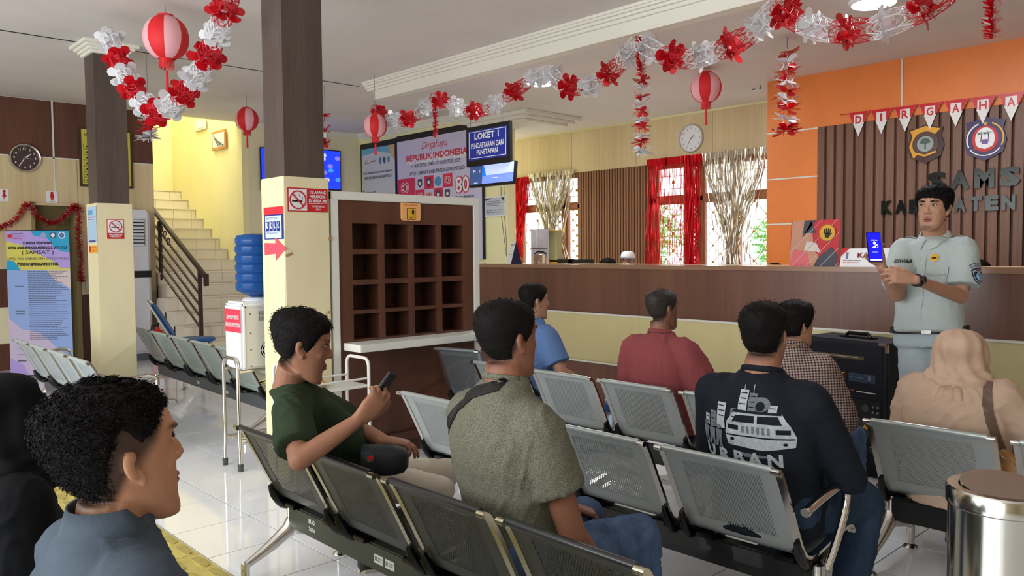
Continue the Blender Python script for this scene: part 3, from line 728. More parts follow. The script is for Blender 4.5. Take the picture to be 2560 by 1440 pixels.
# ------------------------------------------------------------------ water cooler on its chrome stand
cs = thing('cooler_stand', 'chrome tubular stand carrying the water cooler', 'stand', (-5.3, 2.28, 0))
def chromehoop(y, zt):
    xa, xb, R = -5.31, -5.07, 0.06
    pts = [(xa, y, 0.0), (xa, y, 0.12), (xa+0.008, y, 0.16)]+[(xa+R-R*math.cos(t)+0.008, y, zt-R+R*math.sin(t)) for t in np.linspace(0, PI/2, 6)]+[(xb-R+R*math.sin(t)-0.008, y, zt-R+R*math.cos(t)) for t in np.linspace(0, PI/2, 6)]+[(xb-0.008, y, 0.16), (xb, y, 0.12), (xb, y, 0.0)]
    return MB().tube(pts, 0.0125, 10).build('frame_hoop', M_chrome, cs, smooth='auto')
for y in (2.28, 2.88):
    h = chromehoop(y, 0.75)
    for x in (-5.31, -5.07): MB().lathe([(0.017, 0.0), (0.019, 0.045), (0.014, 0.05)], (x, y, 0), 12).build('rubber_foot', mat('grey_rubber', (70, 70, 70), 0.7), h)
for x in (-5.30, -5.08):
    MB().tube([(x, 2.28, 0.665), (x, 2.88, 0.665)], 0.011, 8).build('side_rail', M_chrome, cs, smooth='auto')
    MB().tube([(x, 2.28, 0.20), (x, 2.88, 0.20)], 0.010, 8).build('side_rail', M_chrome, cs, smooth='auto')
sl_ = MB()
for q in range(6): sl_.tube([(-5.29+q*0.042, 2.30, 0.20), (-5.29+q*0.042, 2.86, 0.20)], 0.004, 6)
sl_.build('wire_shelf', M_chrome, cs); fix(cs)
wc = thing('water_cooler', 'white and pale grey table-top water cooler with a red notice on its front', 'water cooler', (-5.16, 2.48, 0.68))
M_coolw = mat('cooler_white', (236, 238, 240), 0.3); M_coolg = mat('cooler_grey_side', (214, 212, 202), 0.45)
MB().box((-5.295, 2.31, 0.68), (-5.045, 2.66, 1.10)).build('body', M_coolg, wc, bevel=0.012)
MB().box((-5.30, 2.295, 0.68), (-5.04, 2.335, 1.115)).build('front_cover', M_coolw, wc, bevel=0.015)
MB().box((-5.30, 2.30, 1.09), (-5.04, 2.67, 1.13)).build('lid', M_coolw, wc, bevel=0.015)
MB().lathe([(0.09, 1.12), (0.10, 1.135), (0.085, 1.15), (0.05, 1.155)], (-5.17, 2.47, 0), 24).build('bottle_collar', M_coolw, wc, smooth='auto')
B = Board(wc, (-5.285, 2.2945, 0.925), X_)
B.rect('notice', 0.0, 0.0, 0.235, 0.155, mat('pinkish_red_paper', (226, 60, 84), 0.5), 0, 0.001)
B.text('AIR MINUM GRATIS', 0.1175, 0.10, M_paper, 0.19, 0.028, 0.01, 0.002); B.text('SILAHKAN MINUM DISINI', 0.1175, 0.05, M_paper, 0.225, 0.028, 0.01, 0.002)
vs = MB()
for q in range(14):
    for z in (1.0, 1.035): vs.box((-5.046, 2.42+q*0.012, z), (-5.0435, 2.427+q*0.012, z+0.03))
vs.build('vent_slots', M_greyink, wc)['kind'] = 'stuff'
MB().disc((-5.046, 2.49, 0.80), (1, 0, 0), 0.062, 0.0015, 28).build('fan_hole', M_ink, wc)
gm = MB()
for r in (0.02, 0.036, 0.052):
    gm.tube([(-5.0425, 2.49+r*math.cos(t), 0.80+r*math.sin(t)) for t in np.linspace(0, 2*PI, 25)], 0.003, 5)
for q in range(4):
    t = q*PI/4; gm.tube([(-5.0425, 2.49-0.062*math.cos(t), 0.80-0.062*math.sin(t)), (-5.0425, 2.49+0.062*math.cos(t), 0.80+0.062*math.sin(t))], 0.003, 5)
gm.build('fan_grille', M_coolg, wc)
sc = MB()
for z in (0.70, 0.81, 0.92, 1.05): sc.disc((-5.045, 2.36, z), (1, 0, 0), 0.006, 0.002, 10)
sc.build('screw', M_greyink, wc); fix(wc)
M_bottle = mat('blue_bottle_plastic', (36, 92, 168), 0.1, trans=0.4, ior=1.3)
prof = [(0.03, 1.14), (0.045, 1.16), (0.09, 1.18), (0.13, 1.20)]
z = 1.21
for q in range(5):
    prof += [(0.135, z), (0.1385, z+0.012), (0.1385, z+0.038), (0.127, z+0.05)]; z += 0.062
prof += [(0.135, z), (0.136, z+0.03), (0.12, z+0.055), (0.08, z+0.065), (0.0, z+0.066)]
o = MB().lathe(prof, (-5.17, 2.47, 0), 40).build('water_bottle', M_bottle, smooth='auto'); tag(o, 'large ribbed blue water bottle upside down on the cooler', 'water bottle')

# ------------------------------------------------------------------ floor-standing air conditioner
ac = thing('air_conditioner', 'tall white floor-standing air conditioner against the wood wall', 'air conditioner', (-11.45, 3.62, 0))
M_ac = mat('air_conditioner_white', (226, 226, 232), 0.25)
MB().box((-11.66, 3.36, 0.10), (-11.33, 3.90, 2.06)).build('body', M_ac, ac, bevel=0.035)
MB().box((-11.62, 3.40, 0.0), (-11.38, 3.86, 0.10)).build('plinth', M_greyink, ac)
MB().box((-11.332, 3.41, 1.56), (-11.318, 3.83, 1.94)).build('outlet_frame', M_coolg, ac, bevel=0.004)
for q in range(8): MB().obox((-11.31, 3.62, 1.585+q*0.046), (0.008, 0, -0.006), (0, 0.19, 0), (0.002, 0, 0.010)).build('louvre', M_ac, ac)
MB().box((-11.3175, 3.42, 1.57), (-11.3165, 3.82, 1.93)).build('outlet', M_ink, ac)
MB().box((-11.332, 3.37, 1.14), (-11.322, 3.895, 1.23)).build('display_strip', M_black, ac); fix(ac)

# ------------------------------------------------------------------ fire extinguisher, blue chair
fe = thing('fire_extinguisher', 'red fire extinguisher standing at the foot of the stairs', 'fire extinguisher', (-10.2, 3.72, 0))
EX, EY = -11.05, 3.86
fe.location = (EX, EY, 0)
M_fe = mat('extinguisher_red', (206, 34, 28), 0.25)
MB().lathe([(0.07, 0.0), (0.075, 0.02), (0.075, 0.36), (0.06, 0.42), (0.025, 0.45), (0.022, 0.48)], (EX, EY, 0), 20).build('cylinder', M_fe, fe, smooth='auto')
MB().box((EX-0.02, EY-0.015, 0.47), (EX+0.02, EY+0.015, 0.53)).tube([(EX, EY, 0.52), (EX+0.02, EY+0.08, 0.56)], 0.01, 8).build('valve', M_black, fe)
MB().tube([(EX, EY, 0.50), (EX+0.02, EY-0.08, 0.50), (EX+0.03, EY-0.11, 0.35), (EX+0.03, EY-0.09, 0.15)], 0.011, 8).build('hose', M_black, fe, smooth='auto')
MB().box((EX+0.06, EY-0.04, 0.22), (EX+0.078, EY+0.04, 0.36)).build('label', M_paper, fe); fix(fe)
bc = thing('folding_chair', 'blue padded metal chair with a high reclined back beside the extinguisher', 'chair', (-9.3, 3.6, 0))
M_bluepad = mat('blue_vinyl', (22, 92, 160), 0.45)
cf_ = np.array((0.39, 0.92, 0)); cl_ = np.array((0.92, -0.39, 0)); cc_ = np.array((-9.22, 3.66, 0)); bk_ = nrm_(-cf_*0.5+Z_*0.87)
MB().obox(cc_-cf_*0.36+Z_*0.70, bk_*0.215, cl_*0.19, np.cross(bk_, cl_)*0.022).build('backrest', M_bluepad, bc, bevel=0.01)
MB().lathe([(0.0, 0.44), (0.19, 0.44), (0.205, 0.46), (0.19, 0.485), (0.0, 0.50)], cc_, 24).build('seat', M_bluepad, bc, smooth='auto')
for s_ in (-1, 1):
    MB().tube([cc_-cf_*0.50+cl_*s_*0.215+Z_*0.92, cc_-cf_*0.23+cl_*s_*0.215+Z_*0.44, cc_+cf_*0.16+cl_*s_*0.215], 0.012, 8).build('leg', M_chrome, bc, smooth='auto')
    MB().tube([cc_+cf_*0.16+cl_*s_*0.195+Z_*0.44, cc_-cf_*0.16+cl_*s_*0.195], 0.012, 8).build('leg', M_chrome, bc, smooth='auto')
MB().tube([cc_-cf_*0.50-cl_*0.215+Z_*0.92, cc_-cf_*0.50+cl_*0.215+Z_*0.92], 0.012, 8).build('top_bar', M_chrome, bc, smooth='auto'); fix(bc)

# ------------------------------------------------------------------ steel bin in the right foreground
M_bin = mat('polished_bin_steel', (206, 204, 196), 0.16, 1.0)
bn = thing('waste_bin', 'polished stainless steel pedal bin with a tilted swing lid in the right foreground', 'bin', (-0.70, 2.67, 0))
bx_, by_ = -0.705, 2.665
MB().lathe([(0.145, 0.0), (0.15, 0.01), (0.15, 0.05), (0.146, 0.06), (0.146, 0.68), (0.152, 0.685), (0.153, 0.73), (0.148, 0.738), (0.118, 0.737), (0.117, 0.70), (0.0, 0.70)], (bx_, by_, 0), 64).build('body', M_bin, bn, smooth='auto')
li = MB(); c = np.array((bx_, by_, 0.737)); nn = np.array((0.10, -0.12, 1.0)); nn /= np.linalg.norm(nn)
li.disc(c, nn, 0.114, 0.006, 48); li.build('swing_lid', M_bin, bn, smooth='auto'); fix(bn)

# ------------------------------------------------------------------ amplifier in front of the counter
am = thing('amplifier', 'black amplifier and speaker cabinet with metal corners in front of the counter', 'amplifier', (-2.2, 5.2, 0))
A0 = np.array((-2.60, 5.15, 0.0)); ua = np.array((0.985, -0.17, 0)); ub = np.array((0.17, 0.985, 0)); AW, AD, AH = 0.64, 0.36, 0.86
M_amp = mat('black_carpet_cabinet', (26, 26, 34), 0.8, bump=(150, 0.3)); M_amp2 = mat('amplifier_panel', (16, 20, 30), 0.35)
c = A0+ua*AW/2+ub*AD/2+Z_*AH/2
MB().obox(c, ua*AW/2, ub*AD/2, Z_*AH/2).build('cabinet', M_amp, am, bevel=0.012)
B = Board(am, A0-ub*0.001, ua)
B.rect('rack_panel', 0.04, 0.50, 0.60, 0.83, M_amp2, 0.0, 0.006); B.rect('control_panel', 0.04, 0.38, 0.60, 0.49, M_black, 0.0, 0.008); B.rect('badge_panel', 0.04, 0.26, 0.60, 0.37, mat('amp_dark_grey', (44, 46, 48), 0.5), 0.0, 0.006)
B.rect('speaker_grille', 0.04, 0.03, 0.60, 0.25, mat('speaker_cloth', (14, 14, 16), 0.9), 0.0, 0.006)
B.rect('tuner_strip', 0.10, 0.74, 0.48, 0.765, mat('amp_bronze', (96, 84, 70), 0.4, 0.5), 0.006); B.rect('tuner_strip', 0.12, 0.752, 0.44, 0.756, mat('amp_line', (190, 176, 150), 0.4), 0.009)
B.rect('display', 0.25, 0.57, 0.36, 0.66, mat('amp_brown', (44, 24, 18), 0.4), 0.006)
for q in range(4): B.rect('display_print', 0.26, 0.645-q*0.018, 0.345-0.01*(q % 2), 0.650-q*0.018, M_gold, 0.0085)
B.rect('cassette_deck', 0.375, 0.60, 0.56, 0.655, mat('amp_blue', (46, 62, 84), 0.35), 0.006); B.rect('cassette_deck', 0.38, 0.624, 0.48, 0.628, M_greyink, 0.0085)
B.rect('cassette_deck', 0.51, 0.615, 0.53, 0.645, M_greyink, 0.0085)
B.poly('arrow', [(0.17, 0.64), (0.19, 0.64), (0.215, 0.615), (0.19, 0.59), (0.17, 0.59), (0.195, 0.615)], M_gold, 0.0065)
B.rect('print_line', 0.43, 0.535, 0.56, 0.541, M_stencil, 0.006); B.rect('print_line', 0.38, 0.54, 0.41, 0.546, mat('amp_red', (150, 50, 40), 0.5), 0.006)
for x in (0.28, 0.33, 0.38, 0.50):
    p_ = B.p(x, 0.44, 0.008); k_ = MB().disc(p_, B.n, 0.018 if x < 0.45 else 0.024, 0.012, 18).build('knob', mat('amp_knob', (70, 70, 70), 0.35), am)
for x in (0.55, 0.58):
    for z in (0.42, 0.455): MB().disc(B.p(x, z, 0.008), B.n, 0.008, 0.008, 12).build('jack', M_greyink, am)
B.poly('badge', [(0.47, 0.30), (0.49, 0.315), (0.50, 0.305), (0.57, 0.305), (0.57, 0.325), (0.50, 0.32), (0.49, 0.335)], M_gold, 0.0065)
for x in (0.0, AW):
    for z in (0.0, AH):
        s_x = 1 if x == 0 else -1; s_z = 1 if z == 0 else -1; p0 = B.p(x, z, 0.003)
        MB().obox(p0+ua*s_x*0.03+Z_*s_z*0.008, ua*0.03, ub*0.012, Z_*0.008).obox(p0+ua*s_x*0.008+Z_*s_z*0.03, ua*0.008, ub*0.012, Z_*0.03).build('metal_corner', M_steel, am, bevel=0.002)
h = MB(); cz = A0+ua*0.33+ub*0.16+Z_*AH
h.obox(cz+Z_*0.006, ua*0.12, ub*0.03, Z_*0.006); h.tube([cz-ua*0.09+Z_*0.008, cz-ua*0.07+Z_*0.03, cz+ua*0.07+Z_*0.03, cz+ua*0.09+Z_*0.008], 0.012, 8); h.build('handle', M_plastic, am); fix(am)

# ------------------------------------------------------------------ objects on the counter (top z = 1.318)
CT = 1.318
dc = thing('desk_calendar', 'white and navy tent calendar on the left end of the counter', 'calendar', (-5.9, 5.72, CT))
a = onZ(1241, 659, CT); b_ = onZ(1262, 660, CT)
ca = np.array((-6.13, 5.70, CT)); cbv = np.array((-6.00, 5.64, CT)); uu = cbv-ca; L_ = np.linalg.norm(uu); uu /= L_; vv = np.array((-uu[1], uu[0], 0))
apex = Z_*0.235+vv*0.06
MB().poly([ca, cbv, cbv+apex, ca+apex], np.cross(uu, apex/np.linalg.norm(apex)), 0.003).build('sheet', M_paper, dc)
MB().poly([cbv+uu*0.001, cbv+vv*0.12+uu*0.001, cbv+apex+uu*0.001], uu, 0.004).poly([ca+vv*0.12, cbv+vv*0.12, cbv+apex, ca+apex], vv, 0.003).build('stand', mat('navy_card', (20, 30, 62), 0.5), dc)
B = Board(dc, ca-vv*0.001+Z_*0.0, uu, apex); B.rect('print', 0.02, 0.20, L_-0.02, 0.208, M_greyink, 0.0035); B.rect('print', 0.02, 0.10, L_-0.02, 0.103, M_greyink, 0.0035); fix(dc)
pt_ = thing('cooking_pot', 'steel rice cooker pot with a black handle behind the calendar', 'pot', (-6.02, 5.9, CT))
pc = (-6.04, 6.12, CT-0.0)
MB().lathe([(0.0, 0), (0.085, 0.0), (0.088, 0.09), (0.092, 0.095), (0.088, 0.10), (0.0, 0.105)], (pc[0], pc[1], 1.318), 24).build('body', M_steel, pt_, smooth='auto')
MB().tube([(pc[0]-0.09, pc[1], 1.42), (pc[0]-0.04, pc[1], 1.445), (pc[0]+0.04, pc[1], 1.44), (pc[0]+0.09, pc[1], 1.42)], 0.009, 8).build('handle', M_plastic, pt_, smooth='auto'); fix(pt_)
# an inner work desk behind the counter carries the pot, monitors and signs
dk = thing('work_desk', 'pale work desk behind the service counter', 'desk', (-5, 6.3, 0))
MB().box((-8.3, 6.03, 1.28), (1.0, 6.34, 1.315)).build('desk_top', M_beige, dk); MB().box((-8.3, 6.03, 0), (-8.25, 6.32, 1.28)).build('desk_end', M_beige, dk); MB().box((0.95, 6.03, 0), (1.0, 6.32, 1.28)).build('desk_end', M_beige, dk); fix(dk)
def mon(label, u0, u1, v0, y, z0):
    a = onY(u0, v0, y); b = onY(u1, v0, y); t = thing('monitor', label, 'monitor', (a[0], y, z0))
    MB().box((a[0], y, z0+0.002), (b[0], y+0.035, max(a[2], z0+0.045))).build('screen_housing', M_black, t, bevel=0.006)
    MB().box(((a[0]+b[0])/2-0.03, y+0.0, z0), ((a[0]+b[0])/2+0.03, y+0.03, z0+0.05)).build('stand', M_black, t); fix(t)
mon('black computer monitor back, its top edge just above the counter', 1373, 1480, 651, 6.22, 1.315)
# paper stand and mirror-like box by the left window
ps = thing('paper_holder', 'pale upright sheet of paper in a holder by the left window', 'paper holder', (-6, 6.1, CT))
a = onY(1328, 657, 6.12); b = onY(1372, 572, 6.12); B = Board(ps, (a[0], 6.12, 1.315), X_, (0, -0.0, 1)); W = b[0]-a[0]; H = b[2]-1.315
M_clearpaper = mat('translucent_sheet', (206, 200, 208), 0.3, alpha=0.85)
B.rect('sheet', 0, 0, W, H, M_clearpaper, 0, 0.003); B.rect('fold', W*0.3, 0, W*0.33, H, M_paper, 0.003); B.rect('print', 0.02, H*0.42, W-0.02, H*0.46, M_greyink, 0.003); B.rect('print', 0.02, H*0.05, W-0.02, H*0.14, mat('pale_red_print', (226, 160, 160), 0.5), 0.003); fix(ps)
bxm = thing('display_box', 'small upright box with gold edges and a pale green front by the left window', 'box', (-6, 6.2, CT))
a = onY(1369, 650, 6.25); b = onY(1397, 575, 6.25)
MB().box((a[0], 6.22, 1.315), (b[0], 6.30, b[2])).build('body', mat('pale_green_panel', (178, 176, 130), 0.4), bxm)
for z in (1.32, b[2]-0.012): MB().box((a[0]-0.005, 6.21, z), (b[0]+0.005, 6.305, z+0.012)).build('edge', M_gold, bxm)
MB().box((a[0]+0.03, 6.214, 1.33), (a[0]+0.036, 6.22, b[2])).build('edge', M_metaldark, bxm); fix(bxm)
# KASIR sign
ks = thing('counter_sign', 'white tent sign reading KASIR with a red corner on the counter', 'sign', (-2.8, 5.8, CT))
a = onY(2100, 668, 5.70); b = onY(2222, 636, 5.70); W = b[0]-a[0]
B = Board(ks, (a[0], 5.70, CT), X_, (0, 0.22, 1)); H = 0.135
B.rect('plate', 0, 0, W, H, M_paper, 0, 0.004); MB().poly([(a[0]+W, 5.70, CT), (a[0]+W, 5.80, CT), (a[0]+W, 5.735, CT+H*0.97)], (1, 0, 0), 0.003).build('side', M_coolg, ks)
B.poly('corner', [(0, H*0.55), (W*0.17, H), (0, H)], M_red, 0.0045); B.text('KASIR', W*0.60, H*0.62, mat('dark_red_print', (120, 22, 30), 0.5), 0.17, 0.038, 0.03, 0.006)
B.rect('crest', W*0.11, H*0.42, W*0.16, H*0.78, mat('grey_blue_print', (110, 120, 150), 0.5), 0.0045); B.lines('small_print', 0.02, W*0.45, [H*0.32], 0.009, M_greyink, 0.0045); B.lines('small_print', 0.02, W*0.42, [H*0.2], 0.009, M_red, 0.0045); fix(ks)
# red poster stand with the black hand
rp = thing('poster_stand', 'small red poster stand with a black hand in a yellow circle', 'poster', (-3.3, 5.8, CT))
a = onY(1974, 665, 5.78); b = onY(2097, 556, 5.78); W = b[0]-a[0]; H = 0.40
B = Board(rp, (a[0], 5.78, CT), X_, (0.045, 0, 1)); H = (onY(2097, 548, 5.78)[2]-CT)
M_skinp = mat('poster_skin_tone', (206, 150, 122), 0.5); M_pink = mat('poster_pink', (226, 110, 120), 0.5); M_dkgrey = mat('poster_dark_grey', (70, 72, 84), 0.5)
B.rect('sheet', 0, 0, W, H, M_red, 0, 0.004)
B.poly('print', [(0.0, 0), (W*0.75, 0), (W*0.5, H*0.35), (W*0.42, H), (0.01, H)], M_skinp, 0.005); B.poly('print', [(W*0.25, H*0.62), (W*0.52, H), (W*0.28, H)], M_dkgrey, 0.0065)
B.poly('print', [(W*0.30, H*0.72), (W*0.52, H*0.72), (W*0.42, H*0.98)], M_dkgrey, 0.0065)
B.poly('print', [(0, 0.0), (W*0.45, 0), (W*0.36, H*0.3), (W*0.08, H*0.38)], M_pink, 0.0065); B.poly('print', [(W*0.5, 0), (W*0.98, 0), (W*0.98, H*0.25), (W*0.85, H*0.42), (W*0.6, H*0.2)], M_dkgrey, 0.0065)
B.poly('banknotes', [(W*0.3, H*0.35), (W*0.65, H*0.3), (W*0.55, H*0.5), (W*0.35, H*0.55)], mat('pale_notes', (226, 214, 206), 0.5), 0.008)
gl = MB()
for q in range(5):
    x = -0.1+q*W*0.3; gl.poly([B.p(max(x, 0), 0 if x >= 0 else -x, 0.009), B.p(max(x, 0)+0.003, 0 if x >= 0 else -x, 0.009), B.p(min(x+H, W), min(H, W-x), 0.009), B.p(min(x+H, W)-0.003, min(H, W-x), 0.009)], B.n, 0.001)
gl.build('print_lines', M_paper, rp)
B.oval('badge', W*0.76, H*0.72, 0.062, M_gold, None, 0.010); B.ring('badge_ring', W*0.76, H*0.72, 0.064, 0.006, mat('dark_gold', (190, 120, 30), 0.5), 0.0125)
hd = MB(); cx, cy = W*0.76, H*0.70
def hp(pts): hd.poly([B.p(cx+x, cy+y, 0.0135) for x, y in pts], B.n, 0.001)
hp([(-0.016, -0.03), (0.016, -0.03), (0.02, 0.005), (-0.02, 0.005)])
for q, (x, l, t) in enumerate(((-0.018, 0.028, -0.2), (-0.006, 0.036, -0.05), (0.006, 0.036, 0.08), (0.018, 0.028, 0.2))):
    hp([(x-0.0045, 0), (x+0.0045, 0), (x+0.0045+l*t, l+0.005), (x-0.0045+l*t, l+0.005)])
hp([(0.014, -0.02), (0.036, 0.0), (0.032, 0.006), (0.014, -0.006)])
hd.build('hand_print', M_ink, rp); fix(rp)
# ------------------------------------------------------------------ people: every body is one remeshed surface
def nrm(v): v = np.array(v, float); return v/(np.linalg.norm(v)+1e-9)
def attr_mat(name, rough=0.5, bump=None, spec=0.4, sss=0.0, weave=None):
    if name in MATS: return MATS[name]
    m = mat(name, (200, 200, 200), rough, spec=spec, bump=bump); nt = m.node_tree
    a = nt.nodes.new('ShaderNodeAttribute'); a.attribute_name = 'tint'
    nt.links.new(a.outputs['Color'], nt.nodes['Principled BSDF'].inputs['Base Color'])
    if sss: nt.nodes['Principled BSDF'].inputs['Subsurface Weight'].default_value = sss; nt.nodes['Principled BSDF'].inputs['Subsurface Radius'].default_value = (0.012, 0.005, 0.003)
    return m
M_skin = attr_mat('skin', 0.5, bump=(220, 0.08), spec=0.35, sss=0.0)
M_hair = mat('black_hair', (20, 17, 16), 0.7, spec=0.15)
M_hairgrey = mat('greying_black_hair', (48, 42, 38), 0.6, spec=0.3, noise=(60, 0.5, (1, 1, 1)))
def tmp_mesh(mb):
    me = bpy.data.meshes.new('tmp'); me.from_pydata(mb.v, [], mb.f); me.update()
    bm = bmesh.new(); bm.from_mesh(me); bmesh.ops.recalc_face_normals(bm, faces=bm.faces); bmesh.ops.triangulate(bm, faces=bm.faces); bm.to_mesh(me); bm.free(); return me
def remesh(mb, name, voxel, m, parent=None, smooth=3, disp=None):
    me = tmp_mesh(mb); o = bpy.data.objects.new('tmp_'+name, me); COL.objects.link(o)
    r = o.modifiers.new('r', 'REMESH'); r.mode = 'VOXEL'; r.voxel_size = voxel; r.use_smooth_shade = True
    if smooth:
        s_ = o.modifiers.new('s', 'SMOOTH'); s_.iterations = smooth; s_.factor = 0.5
    dg = bpy.context.evaluated_depsgraph_get(); out = bpy.data.meshes.new_from_object(o.evaluated_get(dg))
    bpy.data.objects.remove(o); bpy.data.meshes.remove(me); out.name = name
    if disp is not None:
        k = len(out.vertices); co = np.zeros(k*3); no = np.zeros(k*3); out.vertices.foreach_get('co', co); out.vertices.foreach_get('normal', no)
        co = co.reshape(-1, 3); no = no.reshape(-1, 3); co = disp(co, no); out.vertices.foreach_set('co', co.ravel()); out.update()
    out.materials.clear(); out.materials.append(m); out.polygons.foreach_set('use_smooth', [True]*len(out.polygons))
    o = bpy.data.objects.new(name, out); COL.objects.link(o)
    if parent is not None: o.parent = parent
    return o
def snoise(P, s, seed=0):
    """cheap smooth noise in -1..1"""
    rs = np.random.RandomState(seed); r = np.zeros(len(P))
    for q in range(5):
        d = rs.randn(3)*s; r += np.sin(P@d+rs.rand()*6.3+1.3*np.sin(P@(rs.randn(3)*s*0.7)+rs.rand()*6))
    return r/3.2
class Head:
    """head frame: centre c, forward f, up u; size s"""
    LV = [(-0.120, 0.066, 0.014, 0.016), (-0.113, 0.058, 0.031, 0.027), (-0.100, 0.046, 0.044, 0.039), (-0.078, 0.030, 0.055, 0.052), (-0.052, 0.016, 0.0630, 0.067),
          (-0.022, 0.001, 0.068, 0.084), (0.010, -0.006, 0.072, 0.092), (0.040, -0.010, 0.0755, 0.0995), (0.066, -0.013, 0.0745, 0.0990), (0.088, -0.015, 0.0665, 0.0890),
          (0.104, -0.016, 0.0535, 0.0710), (0.114, -0.016, 0.0370, 0.0480), (0.1195, -0.016, 0.0160, 0.0210)]
    def __init__(s, c, f, u=(0, 0, 1), size=1.0):
        s.c = np.array(c, float); s.f = nrm(f); u = np.array(u, float); s.u = nrm(u-s.f*(u@s.f)); s.r = np.cross(s.f, s.u); s.s = size
    def w(s, x, y, z): return s.c+(s.r*x+s.f*y+s.u*z)*s.s
    def loc(s, P): d = (P-s.c)/s.s; return np.stack([d@s.r, d@s.f, d@s.u], 1)
    def level(s, z):
        L = s.LV; zs = [q[0] for q in L]
        return tuple(np.interp(z, zs, [q[k] for q in L]) for k in (1, 2, 3))
    def skull(s, mb, n=20):
        v = []; L = s.LV
        for z, cy, w_, d_ in L:
            for j in range(n):
                t = 2*PI*j/n; ct, st = math.cos(t), math.sin(t)
                e = 0.86 if z < 0.05 else 0.95
                v.append(s.w(w_*np.sign(st)*abs(st)**e, cy+d_*np.sign(ct)*abs(ct)**e, z))
        K = len(L); f = [(i*n+j, i*n+(j+1) % n, (i+1)*n+(j+1) % n, (i+1)*n+j) for i in range(K-1) for j in range(n)]+[tuple(range(n))[::-1], tuple(range((K-1)*n, K*n))]
        mb.add(v, f)
    def blob(s, mb, x, y, z, rx, ry, rz, n=10, m=8, tilt=0.0):
        t = MB().ball((0, 0, 0), (rx, ry, rz), n, m); V = np.array(t.v)
        if tilt: c_, s_ = math.cos(tilt), math.sin(tilt); V = np.stack([V[:, 0], V[:, 1]*c_-V[:, 2]*s_, V[:, 1]*s_+V[:, 2]*c_], 1)
        mb.add([s.w(x+q[0], y+q[1], z+q[2]) for q in V], t.f)
    def features(s, mb, ears=True, jaw=1.0):
        # nose: bridge, tip, wings
        mb.tube([s.w(0, 0.080, 0.030), s.w(0, 0.087, 0.012), s.w(0, 0.0955, -0.008)], [0.007*s.s, 0.0085*s.s, 0.0115*s.s], 10)
        s.blob(mb, 0, 0.0965, -0.0145, 0.0125, 0.0125, 0.0095); 
        for q in (-1, 1):
            s.blob(mb, q*0.0145, 0.087, -0.0175, 0.008, 0.010, 0.0075)
            s.blob(mb, q*0.029, 0.079, 0.044, 0.022, 0.008, 0.007)      # brow ridge
            s.blob(mb, q*0.040, 0.056, -0.014, 0.019, 0.017, 0.018)     # cheekbone
            if ears:
                s.blob(mb, q*0.0775, -0.012, 0.004, 0.0055, 0.016, 0.027, tilt=0.2); s.blob(mb, q*0.082, -0.016, 0.007, 0.004, 0.0135, 0.023, tilt=0.2); s.blob(mb, q*0.076, 0.001, -0.022, 0.006, 0.008, 0.011)
        s.blob(mb, 0, 0.0835, -0.0495, 0.022, 0.0105, 0.0065); s.blob(mb, 0, 0.0815, -0.0610, 0.019, 0.0105, 0.0072); s.blob(mb, 0, 0.0735, -0.101, 0.020, 0.014, 0.014); s.blob(mb, 0, 0.070, -0.045, 0.034, 0.014, 0.022)
    def hairline(s, style):
        return style
    def lips(s, root, col=(146, 78, 74), part_=0.0):
        m_ = mat('lips_%d' % col[0], col, 0.45)
        for nm_, z0, r_, up_ in (('upper_lip', -0.0500+part_, 0.0042, 0.0016), ('lower_lip', -0.0590-part_, 0.0052, -0.0018)):
            b = MB(); b.tube([s.w(x*0.021, 0.0885-0.012*x*x, z0+up_*(1-x*x)-(z0+0.0545)*abs(x)**3*0.8) for x in np.linspace(-1, 1, 9)], [r_*math.sqrt(max(0.06, 1-x*x*0.9)) for x in np.linspace(-1, 1, 9)], 8); b.build(nm_, m_, root, smooth=True)
        b = MB(); b.tube([s.w(x*0.019, 0.0905-0.011*x*x, -0.0545) for x in np.linspace(-1, 1, 7)], [0.0008]+[0.0016+part_*0.5]*5+[0.0008], 6); b.build('mouth_line', mat('mouth_dark', (52, 22, 22), 0.6), root)
    def brows(s, root, dy=0.0):
        for q in (-1, 1):
            b = MB(); b.tube([s.w(q*0.014, 0.0865+dy, 0.0415), s.w(q*0.024, 0.0860+dy, 0.0450), s.w(q*0.036, 0.0810+dy, 0.0460), s.w(q*0.047, 0.0725+dy, 0.0420)], [0.0030, 0.0042, 0.0038, 0.0016], 8, flat=(s.f, 0.6)); b.build('eyebrow', M_hair, root, smooth=True)
    def hair(s, root, m, front=0.078, temple=0.055, side=0.015, nape=-0.055, top=0.024, sides=0.008, seed=1, spikes=900, slen=0.018, parting=0.0, name='hair', droop=0.0, lift=0.22, ear=None):
        """closed cap over the skull; sinks under the skin below the hairline"""
        n, K = 72, 44; v = []; zs = np.linspace(-0.112, 0.1205, K); rs = np.random.RandomState(seed); pts = []; nor = []; msk = []
        ph = []
        for z in zs:
            cy, w_, d_ = s.level(z)
            for j in range(n):
                t = 2*PI*j/n; x, y = w_*math.sin(t), cy+d_*math.cos(t); nv = nrm((x/0.0757**2, (y-cy)/0.094**2, max(0, (z-0.02))/0.10**2)); pts.append((x, y, z)); nor.append(nv); ph.append(abs(((t+PI) % (2*PI))-PI))
        pts = np.array(pts); nor = np.array(nor); ph = np.degrees(np.array(ph))
        line = np.interp(ph, [0, 25, 50, 66, 80, 96, 110, 125, 150, 180], [front, front-0.003, temple, side+0.012, side-0.010, side+0.018, side-0.02, nape+0.012, nape, nape-0.004])
        
        if ear is not None: line += ear*np.exp(-((ph-92)/24)**2)
        line += 0.004*snoise(pts, 90, seed)
        mk = np.clip((pts[:, 2]-line)/0.012, -1, 1)
        mid = np.clip((pts[:, 2]-0.02)/0.07, 0, 1)
        th = sides+(top*0.8-sides)*mid**1.2; th = th*(1+0.16*snoise(pts, 70, seed+1)+0.10*snoise(pts, 190, seed+2))
